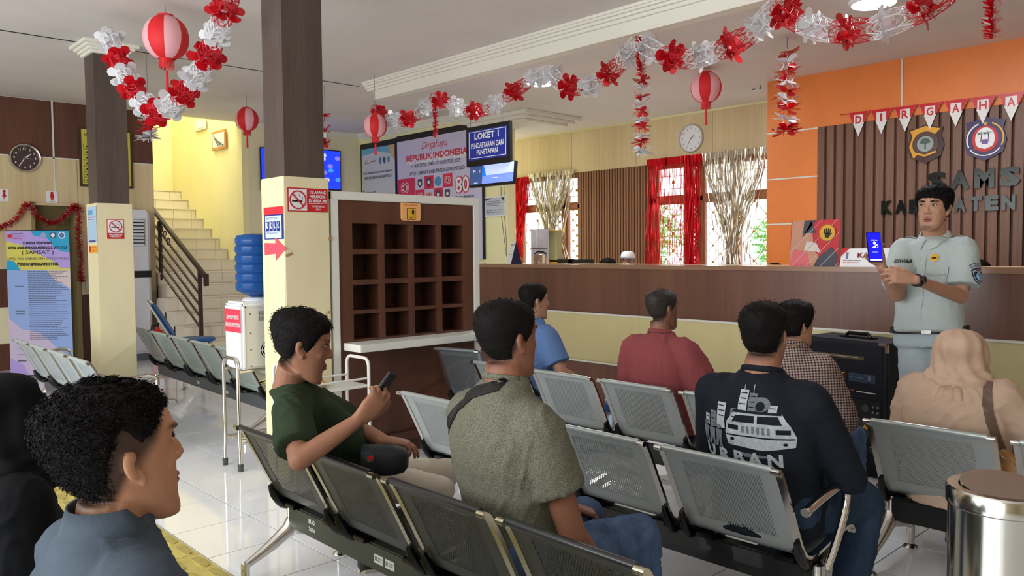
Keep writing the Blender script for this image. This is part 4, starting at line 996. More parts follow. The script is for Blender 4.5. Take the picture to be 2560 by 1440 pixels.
        th += droop*np.clip((ph < 60)*(pts[:, 2]-front), 0, 1)
        rmp = np.clip((pts[:, 2]-line)/0.034, 0, 1)**0.6; off = np.where(mk > 0, th*rmp, 0.010*mk)
        P = pts+nor*off[:, None]; v = [s.w(*q) for q in P]
        f = [(i*n+j, i*n+(j+1) % n, (i+1)*n+(j+1) % n, (i+1)*n+j) for i in range(K-1) for j in range(n)]+[tuple(range(n))[::-1], tuple(range((K-1)*n, K*n))]
        o = MB().add(v, f).build(name, m, root, smooth=True)
        # short strands
        ok = np.where((mk > 0.3))[0]; mb = MB()
        if spikes and len(ok):
            V = []; F = []
            pick = rs.choice(ok, spikes); 
            for a in pick:
                p = P[a]+rs.randn(3)*0.0025; na = nor[a]; d = np.array([parting, 0.75, -0.10])+rs.randn(3)*0.45; d = nrm(nrm(d-na*(d@na))+na*lift); l = slen*(0.5+0.7*rs.rand())*(0.4+0.6*mid[a])
                sdv = nrm(np.cross(d, rs.randn(3)))*0.0007
                b = len(V); V += [s.w(*(p-sdv)), s.w(*(p+sdv)), s.w(*(p+d*l*0.6+nor[a]*0.001)), s.w(*(p+d*l+rs.randn(3)*0.002))]; F += [(b, b+1, b+2), (b, b+2, b+3)]
            me = o.data; mb.v = [tuple(q.co) for q in me.vertices]; base = len(mb.v); fs = [tuple(p.vertices) for p in me.polygons]
            mb.v += [tuple(q) for q in V]; mb.f = fs+[tuple(i+base for i in q) for q in F]
            nm = bpy.data.meshes.new(name); nm.from_pydata(mb.v, [], mb.f); nm.update(); nm.materials.append(m); nm.polygons.foreach_set('use_smooth', [True]*len(nm.polygons)); o.data = nm; bpy.data.meshes.remove(me)
        return o
def hand(mb, wrist, fdir, pn, thumb_side, curl=(0.5, 0.55, 0.6, 0.65), spread=0.10, s=1.0, thumb=(0.7, 0.5), tcurl=0.4):
    """palm and five fingers: fdir fingers' direction, pn palm normal (fingers curl towards it), thumb_side = +1/-1 along cross(fdir, pn)"""
    f = nrm(fdir); p = np.array(pn, float); p = nrm(p-f*(p@f)); x = np.cross(f, p)*thumb_side; w_ = np.array(wrist, float)
    def ring(c, a, b, n=12): return [c+x*a*np.sign(math.cos(t))*abs(math.cos(t))**0.8+p*b*np.sign(math.sin(t))*abs(math.sin(t))**0.8 for t in np.linspace(0, 2*PI, n, endpoint=False)]
    R = [ring(w_-f*0.02*s, 0.024*s, 0.017*s), ring(w_+f*0.01*s, 0.028*s, 0.016*s), ring(w_+f*0.045*s+x*0.002, 0.040*s, 0.0155*s), ring(w_+f*0.085*s, 0.041*s, 0.0125*s), ring(w_+f*0.096*s, 0.036*s, 0.009*s)]
    v = [q for r in R for q in r]; n = 12
    mb.add(v, [(i*n+j, i*n+(j+1) % n, (i+1)*n+(j+1) % n, (i+1)*n+j) for i in range(len(R)-1) for j in range(n)]+[tuple(range(n))[::-1], tuple(range(4*n, 5*n))])
    for k, (ox, L, r) in enumerate(((0.029, 0.070, 0.0088), (0.010, 0.078, 0.0090), (-0.010, 0.072, 0.0085), (-0.028, 0.057, 0.0075))):
        a = w_+(f*(0.082-0.004*abs(k-1))+x*ox)*s; c = curl[k]; d = nrm(f+x*spread*(1.3-k)*0.9); pts = [a-d*0.02*s, a]
        ang = 0
        for q, fr in enumerate((0.45, 0.30, 0.25)):
            ang += c*(0.9 if q == 0 else 1.1); dd = d*math.cos(ang)+p*math.sin(ang); pts.append(pts[-1]+dd*L*fr*s)
        mb.tube(pts, [r*s, r*s, r*0.98*s, r*0.9*s, r*0.75*s], 10); mb.ball(pts[-1], r*0.76*s, 8, 6)
        for q in pts[1:4]: mb.ball(q, r*1.03*s, 8, 6)
    a = w_+(f*0.022+x*0.026+p*0.004)*s; d = nrm(f*thumb[0]+x*thumb[1]*1.2+p*0.25); e = a+d*0.038*s; d2 = nrm(d*1.0+f*0.5*tcurl+p*tcurl*0.6-x*tcurl*0.5); g = e+d2*0.030*s; d3 = nrm(d2+p*tcurl*0.4-x*tcurl*0.4); h = g+d3*0.024*s
    mb.tube([a-d*0.015*s, a+d*0.01*s, e, g, h], [0.015*s, 0.0145*s, 0.0115*s, 0.0105*s, 0.008*s], 10); mb.ball(h, 0.0082*s, 8, 6)
def ell_loft(mb, rings, n=22, e=0.85):
    """rings: (centre, lateral vec*half width, depth vec*half depth)"""
    v = []
    for c, a, b in rings:
        c, a, b = np.array(c, float), np.array(a, float), np.array(b, float)
        for t in np.linspace(0, 2*PI, n, endpoint=False):
            ct, st = math.cos(t), math.sin(t); v.append(c+a*np.sign(ct)*abs(ct)**e+b*np.sign(st)*abs(st)**e)
    K = len(rings)
    mb.add(v, [(i*n+j, i*n+(j+1) % n, (i+1)*n+(j+1) % n, (i+1)*n+j) for i in range(K-1) for j in range(n)]+[tuple(range(n))[::-1], tuple(range((K-1)*n, K*n))])
def seg(mb, a, b, r0, r1, n=14, caps=True, rb=None):
    a, b = np.array(a, float), np.array(b, float); m_ = (a+b)/2
    mb.tube([a, a*0.6+b*0.4, b], [r0, rb or (r0*0.6+r1*0.4)*1.03, r1], n)
    if caps: mb.ball(a, r0, 12, 8); mb.ball(b, r1, 12, 8)
def shoe(mb, ankle, fdir, L=0.26, w_=0.048, floor=0.0):
    f = nrm((fdir[0], fdir[1], 0)); r = np.cross(f, Z_); a = np.array(ankle, float); h = a[2]-floor; b0 = np.array([a[0], a[1], floor])
    R = []
    for t, ww, hh in ((-0.07, 0.030, 0.05), (-0.05, 0.036, 0.075), (0.0, 0.038, 0.085), (0.05, 0.042, 0.070), (0.10, 0.047, 0.055), (0.15, 0.045, 0.042), (0.18, 0.034, 0.032), (0.19, 0.018, 0.022)):
        R.append((b0+f*t+Z_*(hh/2+0.002), r*ww, Z_*hh/2))
    ell_loft(mb, R, 14, 0.7)
def FOLD(amp, s_, seed, dirv=None):
    """cloth folds: a soft swell plus narrow slanted creases that come and go"""
    rs = np.random.RandomState(seed+50); ds = [nrm(rs.randn(3)*np.array([1, 1, 0.8])) for _ in range(3)]
    def f(co, no):
        d = amp*0.55*snoise(co, s_, seed); w_ = 0.035*np.stack([snoise(co, 14, seed+q) for q in range(3)], 1)
        for q, k_ in enumerate((52.0, 74.0, 96.0)):
            ph = (co+w_)@ds[q]*k_+q; cr = 1-np.abs(np.sin(ph)); msk_ = np.clip(snoise(co, 13, seed+20+q)*1.6+0.1, 0, 1)
            d += amp*(0.95, 0.75, 0.5)[q]*(cr**2.2)*msk_*1.2
        return co+no*d[:, None]
    return f
class Person:
    """joints in world metres: P pelvis centre, N neck base, sh/el/wr/hip/kn/an = (left, right), H head"""
    def __init__(s, label, P, N, sh, el, wr, hip, kn, an, H, skin=(150, 96, 70), build=1.0, lat=None, group=None, category='person', hands=None, elr=1.0):
        s.label, s.P, s.N = label, np.array(P, float), np.array(N, float)
        s.sh, s.el, s.wr, s.hip, s.kn, s.an = [[np.array(q, float) for q in w_] for w_ in (sh, el, wr, hip, kn, an)]
        s.H, s.skin, s.b = H, skin, build; s.lat = nrm(s.sh[1]-s.sh[0]); up = nrm(s.N-s.P); s.up = up; s.fw = nrm(np.cross(up, s.lat))
        s.hipl = nrm(s.hip[1]-s.hip[0]); s.hfw = nrm(np.cross(up, s.hipl)); s.hands = hands or [{}, {}]
        s.root = None
    def torso_rings(s, k=0.0, b=None, belly=0.0, hem=-0.10, sway=0.0):
        b = b or s.b; P, N = s.P, s.N; sc = (s.sh[0]+s.sh[1])/2; D = sc-P; up = s.up; w = np.linalg.norm(s.sh[1]-s.sh[0])/2
        fr = lambda t: nrm(s.hipl*(1-t)+s.lat*t); ff = lambda t: nrm(np.cross(up, fr(t))); R = []
        for t, wx, dy, off in ((hem, 0.172, 0.118, 0.0), (0.08, 0.165, 0.118+belly*0.7, 0.01+belly*0.5), (0.28, 0.155, 0.108+belly, 0.012+belly*0.7), (0.50, 0.165, 0.112+belly*0.4, 0.008), (0.72, 0.178, 0.118, 0.0), (0.88, 0.172, 0.108, -0.006), (0.99, 0.150, 0.088, -0.012)):
            c = P+D*t+ff(t)*off*b-ff(t)*sway*math.sin(PI*max(0, min(1, t))); R.append((c, fr(t)*(wx*b+k), ff(t)*(dy*b+k)))
        h_ = float((N-sc)@up); R.append((sc+up*h_*0.48+s.fw*0.0, s.lat*(0.112*b+k), s.fw*(0.074*b+k))); R.append((sc+up*h_*0.80, s.lat*(0.080*b+k*0.8), s.fw*(0.066*b+k*0.8))); R.append((N+up*0.012, s.lat*(0.066+k*0.6), s.fw*(0.062+k*0.6))); return R
    def body(s, voxel=0.0065, features=True, ears=True, lefteye=None):
        mb = MB(); b = s.b
        ell_loft(mb, s.torso_rings(-0.025))
        hc = s.H.w(0, -0.020, -0.060); mb.tube([s.N-s.up*0.04, s.N, s.N*0.5+hc*0.5, hc], [0.068*b, 0.062*b, 0.058*b, 0.060], 16)
        s.H.skull(mb)
        if features: s.H.features(mb, ears)
        for i in (0, 1):
            if s.el[i] is None: continue
            seg(mb, s.sh[i], s.el[i], 0.046*b, 0.037*b); seg(mb, s.el[i], s.wr[i], 0.038*b, 0.025, rb=0.036*b)
            h = s.hands[i]
            if h is not None:
                f = h.get('f', s.wr[i]-s.el[i]); p = h.get('p', -Z_); hand(mb, s.wr[i]+nrm(f)*0.012, f, p, h.get('t', 1 if i == 0 else -1), h.get('curl', (0.5, 0.55, 0.6, 0.65)), h.get('spread', 0.1), h.get('s', 1.0), h.get('thumb', (0.7, 0.5)), h.get('tcurl', 0.4))
            seg(mb, s.hip[i], s.kn[i], 0.065*b, 0.046*b); seg(mb, s.kn[i], s.an[i], 0.046*b, 0.034); mb.tube([s.an[i]+s.hfw*0.0, s.an[i]+s.hfw*0.05-Z_*0.03, s.an[i]+s.hfw*0.13-Z_*0.055], [0.036, 0.036, 0.024], 12)
        H = s.H
        def disp(co, no):
            L = H.loc(co); d = np.zeros(len(co))
            for q in (-1, 1):
                r2 = ((L[:, 0]-q*0.031)/0.017)**2+((L[:, 2]-0.024)/0.011)**2; d -= 0.0055*np.exp(-r2)*(L[:, 1] > 0.04)
                r3 = ((L[:, 1]+0.004)/0.008)**2+((L[:, 2]-0.006)/0.012)**2; d -= 0.0045*np.exp(-r3)*(np.abs(L[:, 0]) > 0.072)*(np.abs(L[:, 0]) < 0.1)
            r4 = (L[:, 0]/0.020)**2+((L[:, 2]+0.0545)/0.0022)**2; d -= 0.003*np.exp(-r4)*(L[:, 1] > 0.05)
            return co+no*(d*H.s)[:, None]
        o = remesh(mb, 'person', voxel, M_skin, None, 2, disp); s.root = o; tag(o, s.label, 'person')
        me = o.data; k = len(me.vertices); co = np.zeros(k*3); me.vertices.foreach_get('co', co); co = co.reshape(-1, 3); L = H.loc(co)
        base = np.array(lin(s.skin)); C = np.tile(base, (k, 1))*(1+0.05*snoise(co, 40, 3))[:, None]
        def mixc(mask, c, a): 
            nonlocal C
            mm = np.clip(mask, 0, 1)[:, None]*a; C = C*(1-mm)+np.array(lin(c))*mm
        if features:
            front = (L[:, 1] > 0.05)
            lips = np.exp(-(L[:, 0]/0.023)**4-((L[:, 2]+0.056)/0.010)**4)*front; mixc(lips, s.lip if hasattr(s, 'lip') else (140, 66, 62), 0.9)
            mouth = np.exp(-(L[:, 0]/0.021)**4-((L[:, 2]+0.0545)/0.0022)**2)*front; mixc(mouth, (50, 22, 22), 0.8)
            for q in (-1, 1):
                mixc(np.exp(-((L[:, 0]-q*0.034)/0.021)**4-((L[:, 2]-0.0445-0.0)/0.0048)**4)*front, (28, 20, 17), 0.88)
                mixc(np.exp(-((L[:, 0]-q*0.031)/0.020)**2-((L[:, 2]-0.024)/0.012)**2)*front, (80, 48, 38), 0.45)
            mixc(np.exp(-((np.abs(L[:, 0])-0.012)/0.005)**2-((L[:, 2]+0.024)/0.004)**2)*front, (60, 30, 26), 0.6)
            if getattr(s, 'stubble', 0):
                mixc(np.exp(-(L[:, 0]/0.034)**4-((L[:, 2]+0.100)/0.016)**4)*(L[:, 1] > 0.03), (34, 26, 24), s.stubble)
                mixc(np.exp(-(L[:, 0]/0.026)**4-((L[:, 2]+0.038)/0.006)**4)*front, (34, 26, 24), s.stubble*0.55)
            if getattr(s, 'moustache', 0): mixc(np.exp(-(L[:, 0]/0.030)**4-((L[:, 2]+0.039)/0.006)**4)*front, (30, 22, 20), s.moustache)
        # short-cropped hair fading into the neck and temples
        ang = np.degrees(np.abs(np.arctan2(L[:, 0], L[:, 1]+0.003))); line = np.interp(ang, [0, 40, 62, 80, 100, 125, 180], [0.095, 0.07, 0.02, -0.005, -0.02, -0.075, -0.088])
        fade = np.clip((L[:, 2]-line)/0.03, 0, 1)*(np.linalg.norm(L, axis=1) < 0.16)*(np.abs(L[:, 0]) < 0.0775+0.012*(L[:, 1] < -0.035)); mixc(fade, (28, 22, 20), getattr(s, 'fade', 0.85))
        a = me.color_attributes.new('tint', 'FLOAT_COLOR', 'POINT'); a.data.foreach_set('color', np.concatenate([C, np.ones((k, 1))], 1).ravel())
        return o
    def eyes(s):
        H = s.H; M_e = mat('eye_white', (200, 190, 182), 0.25); M_i = mat('dark_iris', (26, 15, 11), 0.15)
        for q in (-1, 1):
            e = MB(); H.blob(e, q*0.031, 0.0715, 0.0240, 0.0125, 0.0095, 0.0052, 14, 10); eo = e.build('eye', M_e, s.root, smooth=True)
            g = getattr(s, 'gaze', (0, 0)); i = MB(); H.blob(i, q*0.031+g[0], 0.0775, 0.0242+g[1], 0.0066, 0.0044, 0.0055, 12, 8); i.build('iris', M_i, eo, smooth=True)
            lid = MB(); pts = [H.w(q*0.031+0.0135*math.cos(t), 0.0795-0.006*abs(math.cos(t)), 0.0240+0.0060*math.sin(t)) for t in np.linspace(0.1, PI-0.1, 9)]; lid.tube(pts, 0.0018*H.s, 6); lid.build('eyelid', mat('eyelid_dark', (56, 32, 26), 0.6), eo)
    def shirt(s, m, name='shirt', sleeve=0.62, k=0.012, voxel=0.009, fold=0.005, fs=22, seed=2, belly=0.0, hem=-0.14, long=False, collar=True, cuff=0.0, slw=1.0, extra=None, sway=0.0, smooth=4, colm=None, neckh=0.0):
        mb = MB(); b = s.b; ell_loft(mb, s.torso_rings(k, belly=belly, hem=hem, sway=sway))
        for i in (0, 1):
            if s.el[i] is None: continue
            a, e, w_ = s.sh[i], s.el[i], s.wr[i]
            mb.ball(a-Z_*0.008, (0.062*b+k*0.7), 14, 10); inner = a*0.55+s.N*0.45-s.up*0.045; mb.tube([inner, a], [0.060*b+k, 0.056*b+k], 14)
            chest = a*0.72+s.P*0.28; mb.ball(chest*0.5+a*0.5-s.lat*(0.03 if i else -0.03), 0.062*b+k, 12, 8)
            if long:
                seg(mb, a, e, 0.056*b+k, 0.046*b+k); seg(mb, e, w_, 0.046*b+k, 0.032+k*0.7)
            else:
                ee = a+(e-a)*sleeve; mb.tube([a, a*0.5+ee*0.5, ee], [0.058*b+k, (0.056*b+k)*slw, (0.055*b+k)*slw*1.03], 18)
        if extra: extra(mb)
        o = remesh(mb, name, voxel, m, s.root, smooth, FOLD(fold, fs, seed)); 
        if collar:
            c = MB(); n = 22; nc = s.N+s.up*(0.010+neckh)
            R = []
            c.tube([nc+s.lat*0.069*math.cos(t)+s.fw*(0.063*math.sin(t))-s.up*0.018*math.sin(t) for t in np.linspace(0, 2*PI, 29)], 0.0095, 8, flat=(s.up, 1.3))
            c.build('collar', colm or m, o, smooth=True)
        return o
    def trousers(s, m, k=0.014, voxel=0.011, fold=0.006, seed=5, lower=1.0, name='trousers', wide=1.0):
        mb = MB(); b = s.b; ell_loft(mb, [(s.P+s.up*0.10, s.hipl*(0.155*b+k), s.hfw*(0.105*b+k)), (s.P+s.up*0.02, s.hipl*(0.168*b+k), s.hfw*(0.115*b+k)), (s.P-s.up*0.06, s.hipl*(0.160*b+k), s.hfw*(0.11*b+k))])
        for i in (0, 1):
            seg(mb, s.hip[i], s.kn[i], 0.080*b+k, (0.055*b+k)*wide); e = s.kn[i]+(s.an[i]-s.kn[i])*0.93*lower; mb.ball(s.kn[i], (0.055*b+k)*wide, 12, 8)
            mb.tube([s.kn[i], s.kn[i]*0.5+e*0.5, e], [(0.056*b+k)*wide, (0.050*b+k)*wide, (0.043*b+k)*wide], 16)
        return remesh(mb, name, voxel, m, s.root, 3, FOLD(fold, 30, seed))
    def shoes(s, m, sole=None, name='shoe'):
        for i in (0, 1):
            mb = MB(); shoe(mb, s.an[i], s.kn[i]-s.hip[i] if abs((s.kn[i]-s.hip[i])[2]) < 0.25 else s.hfw); o = mb.build(name, m, s.root, smooth=True)
            f = nrm(((s.kn[i]-s.hip[i])[0], (s.kn[i]-s.hip[i])[1], 0)) if abs((s.kn[i]-s.hip[i])[2]) < 0.25 else s.hfw; f = nrm((f[0], f[1], 0)); r = np.cross(f, Z_); b0 = np.array([s.an[i][0], s.an[i][1], 0.0])
            MB().poly([b0+f*t+r*w_ for t, w_ in ((-0.072, 0.02), (-0.05, 0.036), (0.1, 0.049), (0.16, 0.045), (0.192, 0.018), (0.192, -0.018), (0.16, -0.045), (0.1, -0.049), (-0.05, -0.036), (-0.072, -0.02))], Z_, 0.018).build('sole', sole or M_black, o)
def seated(label, x, y, ang=90, lean=0.05, seat=0.345, head_dir=None, head_off=(0, 0.015, 0), pitchh=0.0, scale=1.0, over=None, **kw):
    """default sitting pose; ang = direction faced in degrees from +x; lean backwards in metres at the shoulders"""
    a = math.radians(ang); f = np.array([math.cos(a), math.sin(a), 0]); r = np.array([math.sin(a), -math.cos(a), 0]); o = np.array([x, y, seat])
    W = lambda X, Y, Z: o+(r*X+f*Y+Z_*Z)*scale
    hd = math.radians(head_dir if head_dir is not None else ang); hf = np.array([math.cos(hd), math.sin(hd), pitchh])
    J = dict(P=W(0, 0, 0.10), N=W(0, -lean+0.01, 0.622), sh=(W(-0.178, -lean, 0.53), W(0.178, -lean, 0.53)), el=(W(-0.235, 0.02-lean*0.5, 0.27), W(0.235, 0.02-lean*0.5, 0.27)), wr=(W(-0.14, 0.23, 0.19), W(0.14, 0.23, 0.19)),
             hip=(W(-0.09, 0.02, 0.085), W(0.09, 0.02, 0.085)), kn=(W(-0.13, 0.42, 0.095), W(0.13, 0.42, 0.095)), an=(W(-0.13, 0.44, -0.27), W(0.13, 0.44, -0.27)))
    J['H'] = Head(W(0+head_off[0], -lean+0.02+head_off[1], 0.745+head_off[2]), hf, size=scale)
    if over: J.update(over(W, f, r))
    return Person(label, build=kw.pop('build', 1.0)*scale, **J, **kw)
# ------------------------------------------------------------------ the people
def heather(name, c1_, c2_, s=260):
    if name in MATS: return MATS[name]
    m = mat(name, c1_, 0.85, spec=0.2, bump=(300, 0.25)); nt = m.node_tree; b = nt.nodes['Principled BSDF']
    tc = nt.nodes.new('ShaderNodeTexCoord'); n = nt.nodes.new('ShaderNodeTexNoise'); n.inputs['Scale'].default_value = s; n.inputs['Detail'].default_value = 2
    r = nt.nodes.new('ShaderNodeValToRGB'); r.color_ramp.elements[0].position = 0.38; r.color_ramp.elements[1].position = 0.62
    r.color_ramp.elements[0].color = lin(c1_)+(1,); r.color_ramp.elements[1].color = lin(c2_)+(1,)
    nt.links.new(tc.outputs['Object'], n.inputs['Vector']); nt.links.new(n.outputs[0], r.inputs[0]); nt.links.new(r.outputs[0], b.inputs['Base Color']); return m
def check_mat(name, dark, light, s=0.0068):
    if name in MATS: return MATS[name]
    m = mat(name, light, 0.85, spec=0.2); nt = m.node_tree; b = nt.nodes['Principled BSDF']; L = nt.links.new
    tc = nt.nodes.new('ShaderNodeTexCoord'); sp = nt.nodes.new('ShaderNodeSeparateXYZ'); mp = nt.nodes.new('ShaderNodeMapping'); mp.inputs['Rotation'].default_value = (0.1, 0.15, -0.6); L(tc.outputs['Object'], mp.inputs[0]); L(mp.outputs[0], sp.inputs[0])
    def st(o):
        a = nt.nodes.new('ShaderNodeMath'); a.operation = 'DIVIDE'; L(o, a.inputs[0]); a.inputs[1].default_value = s*2
        c = nt.nodes.new('ShaderNodeMath'); c.operation = 'FRACT'; L(a.outputs[0], c.inputs[0]); d = nt.nodes.new('ShaderNodeMath'); d.operation = 'GREATER_THAN'; L(c.outputs[0], d.inputs[0]); d.inputs[1].default_value = 0.5; return d.outputs[0]
    ad = nt.nodes.new('ShaderNodeMath'); ad.operation = 'ADD'; L(st(sp.outputs[0]), ad.inputs[0]); L(st(sp.outputs[2]), ad.inputs[1])
    hf = nt.nodes.new('ShaderNodeMath'); hf.operation = 'MULTIPLY'; L(ad.outputs[0], hf.inputs[0]); hf.inputs[1].default_value = 0.5
    r = nt.nodes.new('ShaderNodeValToRGB'); r.color_ramp.elements[0].color = lin(light)+(1,); r.color_ramp.elements[1].color = lin(dark)+(1,); L(hf.outputs[0], r.inputs[0]); L(r.outputs[0], b.inputs['Base Color']); return m
def cloth(name, c, rough=0.85, amt=0.06): return mat(name, c, rough, spec=0.15, noise=(9, amt, (1, 1, 1)), bump=(260, 0.2))
M_denim = mat('blue_denim', (80, 100, 132), 0.9, spec=0.15, noise=(16, 0.45, (1, 1, 0.35)), bump=(400, 0.3))
M_denim2 = mat('dark_denim', (50, 66, 88), 0.9, spec=0.15, noise=(14, 0.3, (1, 1, 0.35)), bump=(400, 0.3))
M_khaki = cloth('beige_trouser_cloth', (206, 196, 178)); M_darkcloth = cloth('dark_trouser_cloth', (38, 38, 44))
M_grey = heather('grey_olive_melange', (84, 84, 72), (132, 130, 112), 420); M_green = cloth('dark_green_cotton', (48, 60, 42), amt=0.14); M_red_s = cloth('dull_red_cotton', (138, 70, 72), amt=0.08)
M_bluesh = cloth('mid_blue_cotton', (90, 116, 160)); M_navy = cloth('black_navy_cotton', (30, 34, 42), amt=0.12); M_slate = cloth('slate_grey_pique', (72, 82, 92), amt=0.1)
M_uniform = cloth('pale_grey_green_uniform', (184, 194, 192), amt=0.04); M_blackcloth = cloth('black_cloth', (16, 17, 19)); M_beigek = cloth('beige_knit', (196, 168, 146), amt=0.06); M_scarf = cloth('tan_jersey_scarf', (198, 166, 142), amt=0.05)
M_check = check_mat('brown_gingham', (44, 30, 34), (178, 156, 146)); M_strap = mat('black_strap', (20, 20, 20), 0.6); M_leather = mat('tan_leather', (176, 128, 76), 0.45, noise=(14, 0.12, (1, 1, 1)))

# things applied on the shirt surface: project onto the shirt from the front
from mathutils.bvhtree import BVHTree
def bvh(o): return BVHTree.FromPolygons([tuple(v.co) for v in o.data.vertices], [tuple(p_.vertices) for p_ in o.data.polygons])
def drape(parent, surf, name, outline, centre, ux, uy, m, off_=0.003, t=0.0015, sub=10):
    """small cloth or printed piece laid on a surface: outline in metres in the frame (centre, ux, uy), shot along the inward normal"""
    bt = surf if isinstance(surf, BVHTree) else bvh(surf)
    ux = nrm(ux); uy = nrm(uy-ux*(np.array(uy)@ux)); n_ = np.cross(ux, uy); P = []
    bm = bmesh.new(); vs = [bm.verts.new((x, y, 0)) for x, y in outline]; bm.faces.new(vs)
    bmesh.ops.triangulate(bm, faces=bm.faces)
    for _ in range(sub):
        lo = [e for e in bm.edges if e.calc_length() > 0.011]
        if not lo: break
        bmesh.ops.subdivide_edges(bm, edges=lo, cuts=1); bmesh.ops.triangulate(bm, faces=[f_ for f_ in bm.faces if len(f_.verts) > 3])
    last = 0.0
    for v_ in bm.verts:
        q = np.array(centre, float)+ux*v_.co[0]+uy*v_.co[1]; h = bt.ray_cast(Vector(q+n_*0.25), Vector(-n_), 0.6)
        if h[0] is not None: last = (np.array(h[0])-q)@n_; v_.co = Vector(q+n_*(last+off_))
        else: v_.co = Vector(q+n_*(last+off_))
    me = bpy.data.meshes.new(name); bm.normal_update(); bm.to_mesh(me); bm.free(); me.materials.append(m)
    o = bpy.data.objects.new(name, me); COL.objects.link(o); o.parent = parent
    return o
def drape_text(parent, surf, s_, centre, ux, uy, w_, h_, m, bold=0.0, off_=0.004, name='lettering', fn=None):
    o = text_mesh(name, s_, m, parent, (0, 0, 0), X_, Y_, w_, h_, bold, 0.0); me = o.data; bt = surf if isinstance(surf, BVHTree) else bvh(surf)
    ux = nrm(ux); uy = nrm(uy-ux*(np.array(uy)@ux)); n_ = np.cross(ux, uy); last = 0
    for v_ in me.vertices:
        x, y = v_.co[0], v_.co[1]
        if fn: x, y = fn(x, y)
        q = np.array(centre, float)+ux*x+uy*y; h = bt.ray_cast(Vector(q+n_*0.25), Vector(-n_), 0.6)
        if h[0] is not None: last = (np.array(h[0])-q)@n_
        v_.co = Vector(q+n_*(last+off_))
    me.update(); return o
# --- man in the grey t-shirt (row 1, third seat)
p = seated('seated man in a mottled grey t-shirt with a black shoulder strap, seen from behind', -1.88, 1.80, ang=86, lean=0.07, head_dir=84, head_off=(0, 0.01, 0.045), skin=(146, 98, 76), build=1.12, scale=1.03,
    over=lambda W, f, r: dict(wr=(W(-0.10, 0.30, 0.17), W(0.195, 0.185, 0.03)), el=(W(-0.26, 0.05, 0.27), W(0.232, 0.01, 0.225)), sh=(W(-0.172, -0.07, 0.545), W(0.172, -0.07, 0.545)), N=W(0, -0.055, 0.668)), hands=[{}, {'f': (0.05, 0.8, -0.35), 'p': (-0.3, -0.2, -1)}])
p.body(); p.H.hair(p.root, M_hair, seed=3, top=0.018, sides=0.009, nape=-0.062, spikes=1500, slen=0.007, temple=0.052, side=0.008)
p.shirt(M_grey, 't_shirt', k=0.014, belly=0.02, sleeve=0.58, fold=0.006, fs=17, seed=4, slw=1.05); p.trousers(M_denim); p.shoes(M_black)
gsh = [c_ for c_ in p.root.children if c_.name.startswith('t_shirt')][0]; gb = bvh(gsh)
st_ = drape(p.root, gb, 'shoulder_strap', [(0.065, 0.060), (0.03, 0.048), (-0.03, 0.026), (-0.11, -0.025), (-0.175, -0.10), (-0.205, -0.16), (-0.225, -0.14), (-0.195, -0.065), (-0.125, 0.012), (-0.045, 0.062), (0.03, 0.084), (0.065, 0.094)], p.N-Z_*0.075, p.lat, Z_, M_strap, 0.005)
so_ = st_.modifiers.new('thick', 'SOLIDIFY'); so_.thickness = 0.004; so_.offset = 1

# --- man in the green t-shirt looking at his phone (row 1, first seat)
H2 = Head(pd(758, 870, 2.98), (0.47, 0.86, -0.20), size=1.05)
p2 = Person('seated man in a dark green t-shirt holding up a phone', pd(878, 1190, 3.42), pd(722, 965, 3.03), (pd(790, 1010, 3.28), pd(728, 1020, 2.90)), (pd(905, 1080, 3.35), pd(748, 1150, 2.70)), (pd(955, 1098, 3.20), pd(893, 1052, 2.80)),
    (pd(928, 1186, 3.50), pd(892, 1198, 3.34)), (pd(1120, 1180, 3.75), pd(1105, 1225, 3.50)), (pd(1010, 1345, 3.95), pd(935, 1392, 3.65)), H2, skin=(156, 110, 86), build=1.0,
    hands=[{'f': cR*0.8+cU*-0.15+cF*0.1, 'p': -cU+cR*0.2, 't': 1, 'curl': (0.35, 0.4, 0.45, 0.55), 'spread': 0.2, 'thumb': (0.5, 0.8), 's': 1.05}, {'f': cR*0.62+cU*0.62+cF*0.1, 'p': cF*0.75-cR*0.5+cU*0.2, 't': -1, 'curl': (0.55, 0.6, 0.65, 0.7), 'spread': 0.08, 'thumb': (0.9, 0.5), 's': 1.08}])
p2.moustache = 0.5; p2.body(voxel=0.0052); p2.H.brows(p2.root); p2.H.lips(p2.root, (132, 74, 66)); p2.H.hair(p2.root, M_hair, seed=8, top=0.026, sides=0.010, spikes=2200, slen=0.016, front=0.076, temple=0.058, side=0.0)
p2.eyes()
p2.shirt(M_green, 't_shirt', k=0.014, belly=0.025, sleeve=0.78, fold=0.006, fs=20, seed=12, slw=1.06, hem=-0.24, collar=False); p2.trousers(M_khaki, k=0.004)
p2.shoes(mat('dark_suede', (52, 48, 44), 0.8), mat('pale_sole', (186, 178, 160), 0.6))
ph = pd(952, 978, 2.86); up_ = nrm(cR*0.55+cU*0.80+cF*0.1); sd = nrm(np.cross(up_, cR*0.8-cU*0.55-cF*0.35)); nn_ = np.cross(up_, sd)
hph = thing('phone', 'black phone held up by the man in the green t-shirt', 'phone', tuple(ph)); 
MB().obox(ph, up_*0.078, sd*0.036, nn_*0.0045).build('body', M_black, hph, bevel=0.003); MB().obox(ph+nn_*0.0045, up_*0.070, sd*0.033, nn_*0.0008).build('screen', mat('phone_glass', (60, 66, 76), 0.1), hph); fix(hph)
pouch = MB(); pc0 = pd(955, 1150, 3.10); ell_loft(pouch, [(pc0-cR*0.075+cU*0.01, cU*0.050, cF*0.040), (pc0-cR*0.03, cU*0.060, cF*0.055), (pc0+cR*0.04, cU*0.058, cF*0.055), (pc0+cR*0.085, cU*0.048, cF*0.045), (pc0+cR*0.10, cU*0.03, cF*0.03)], 16, 0.7)
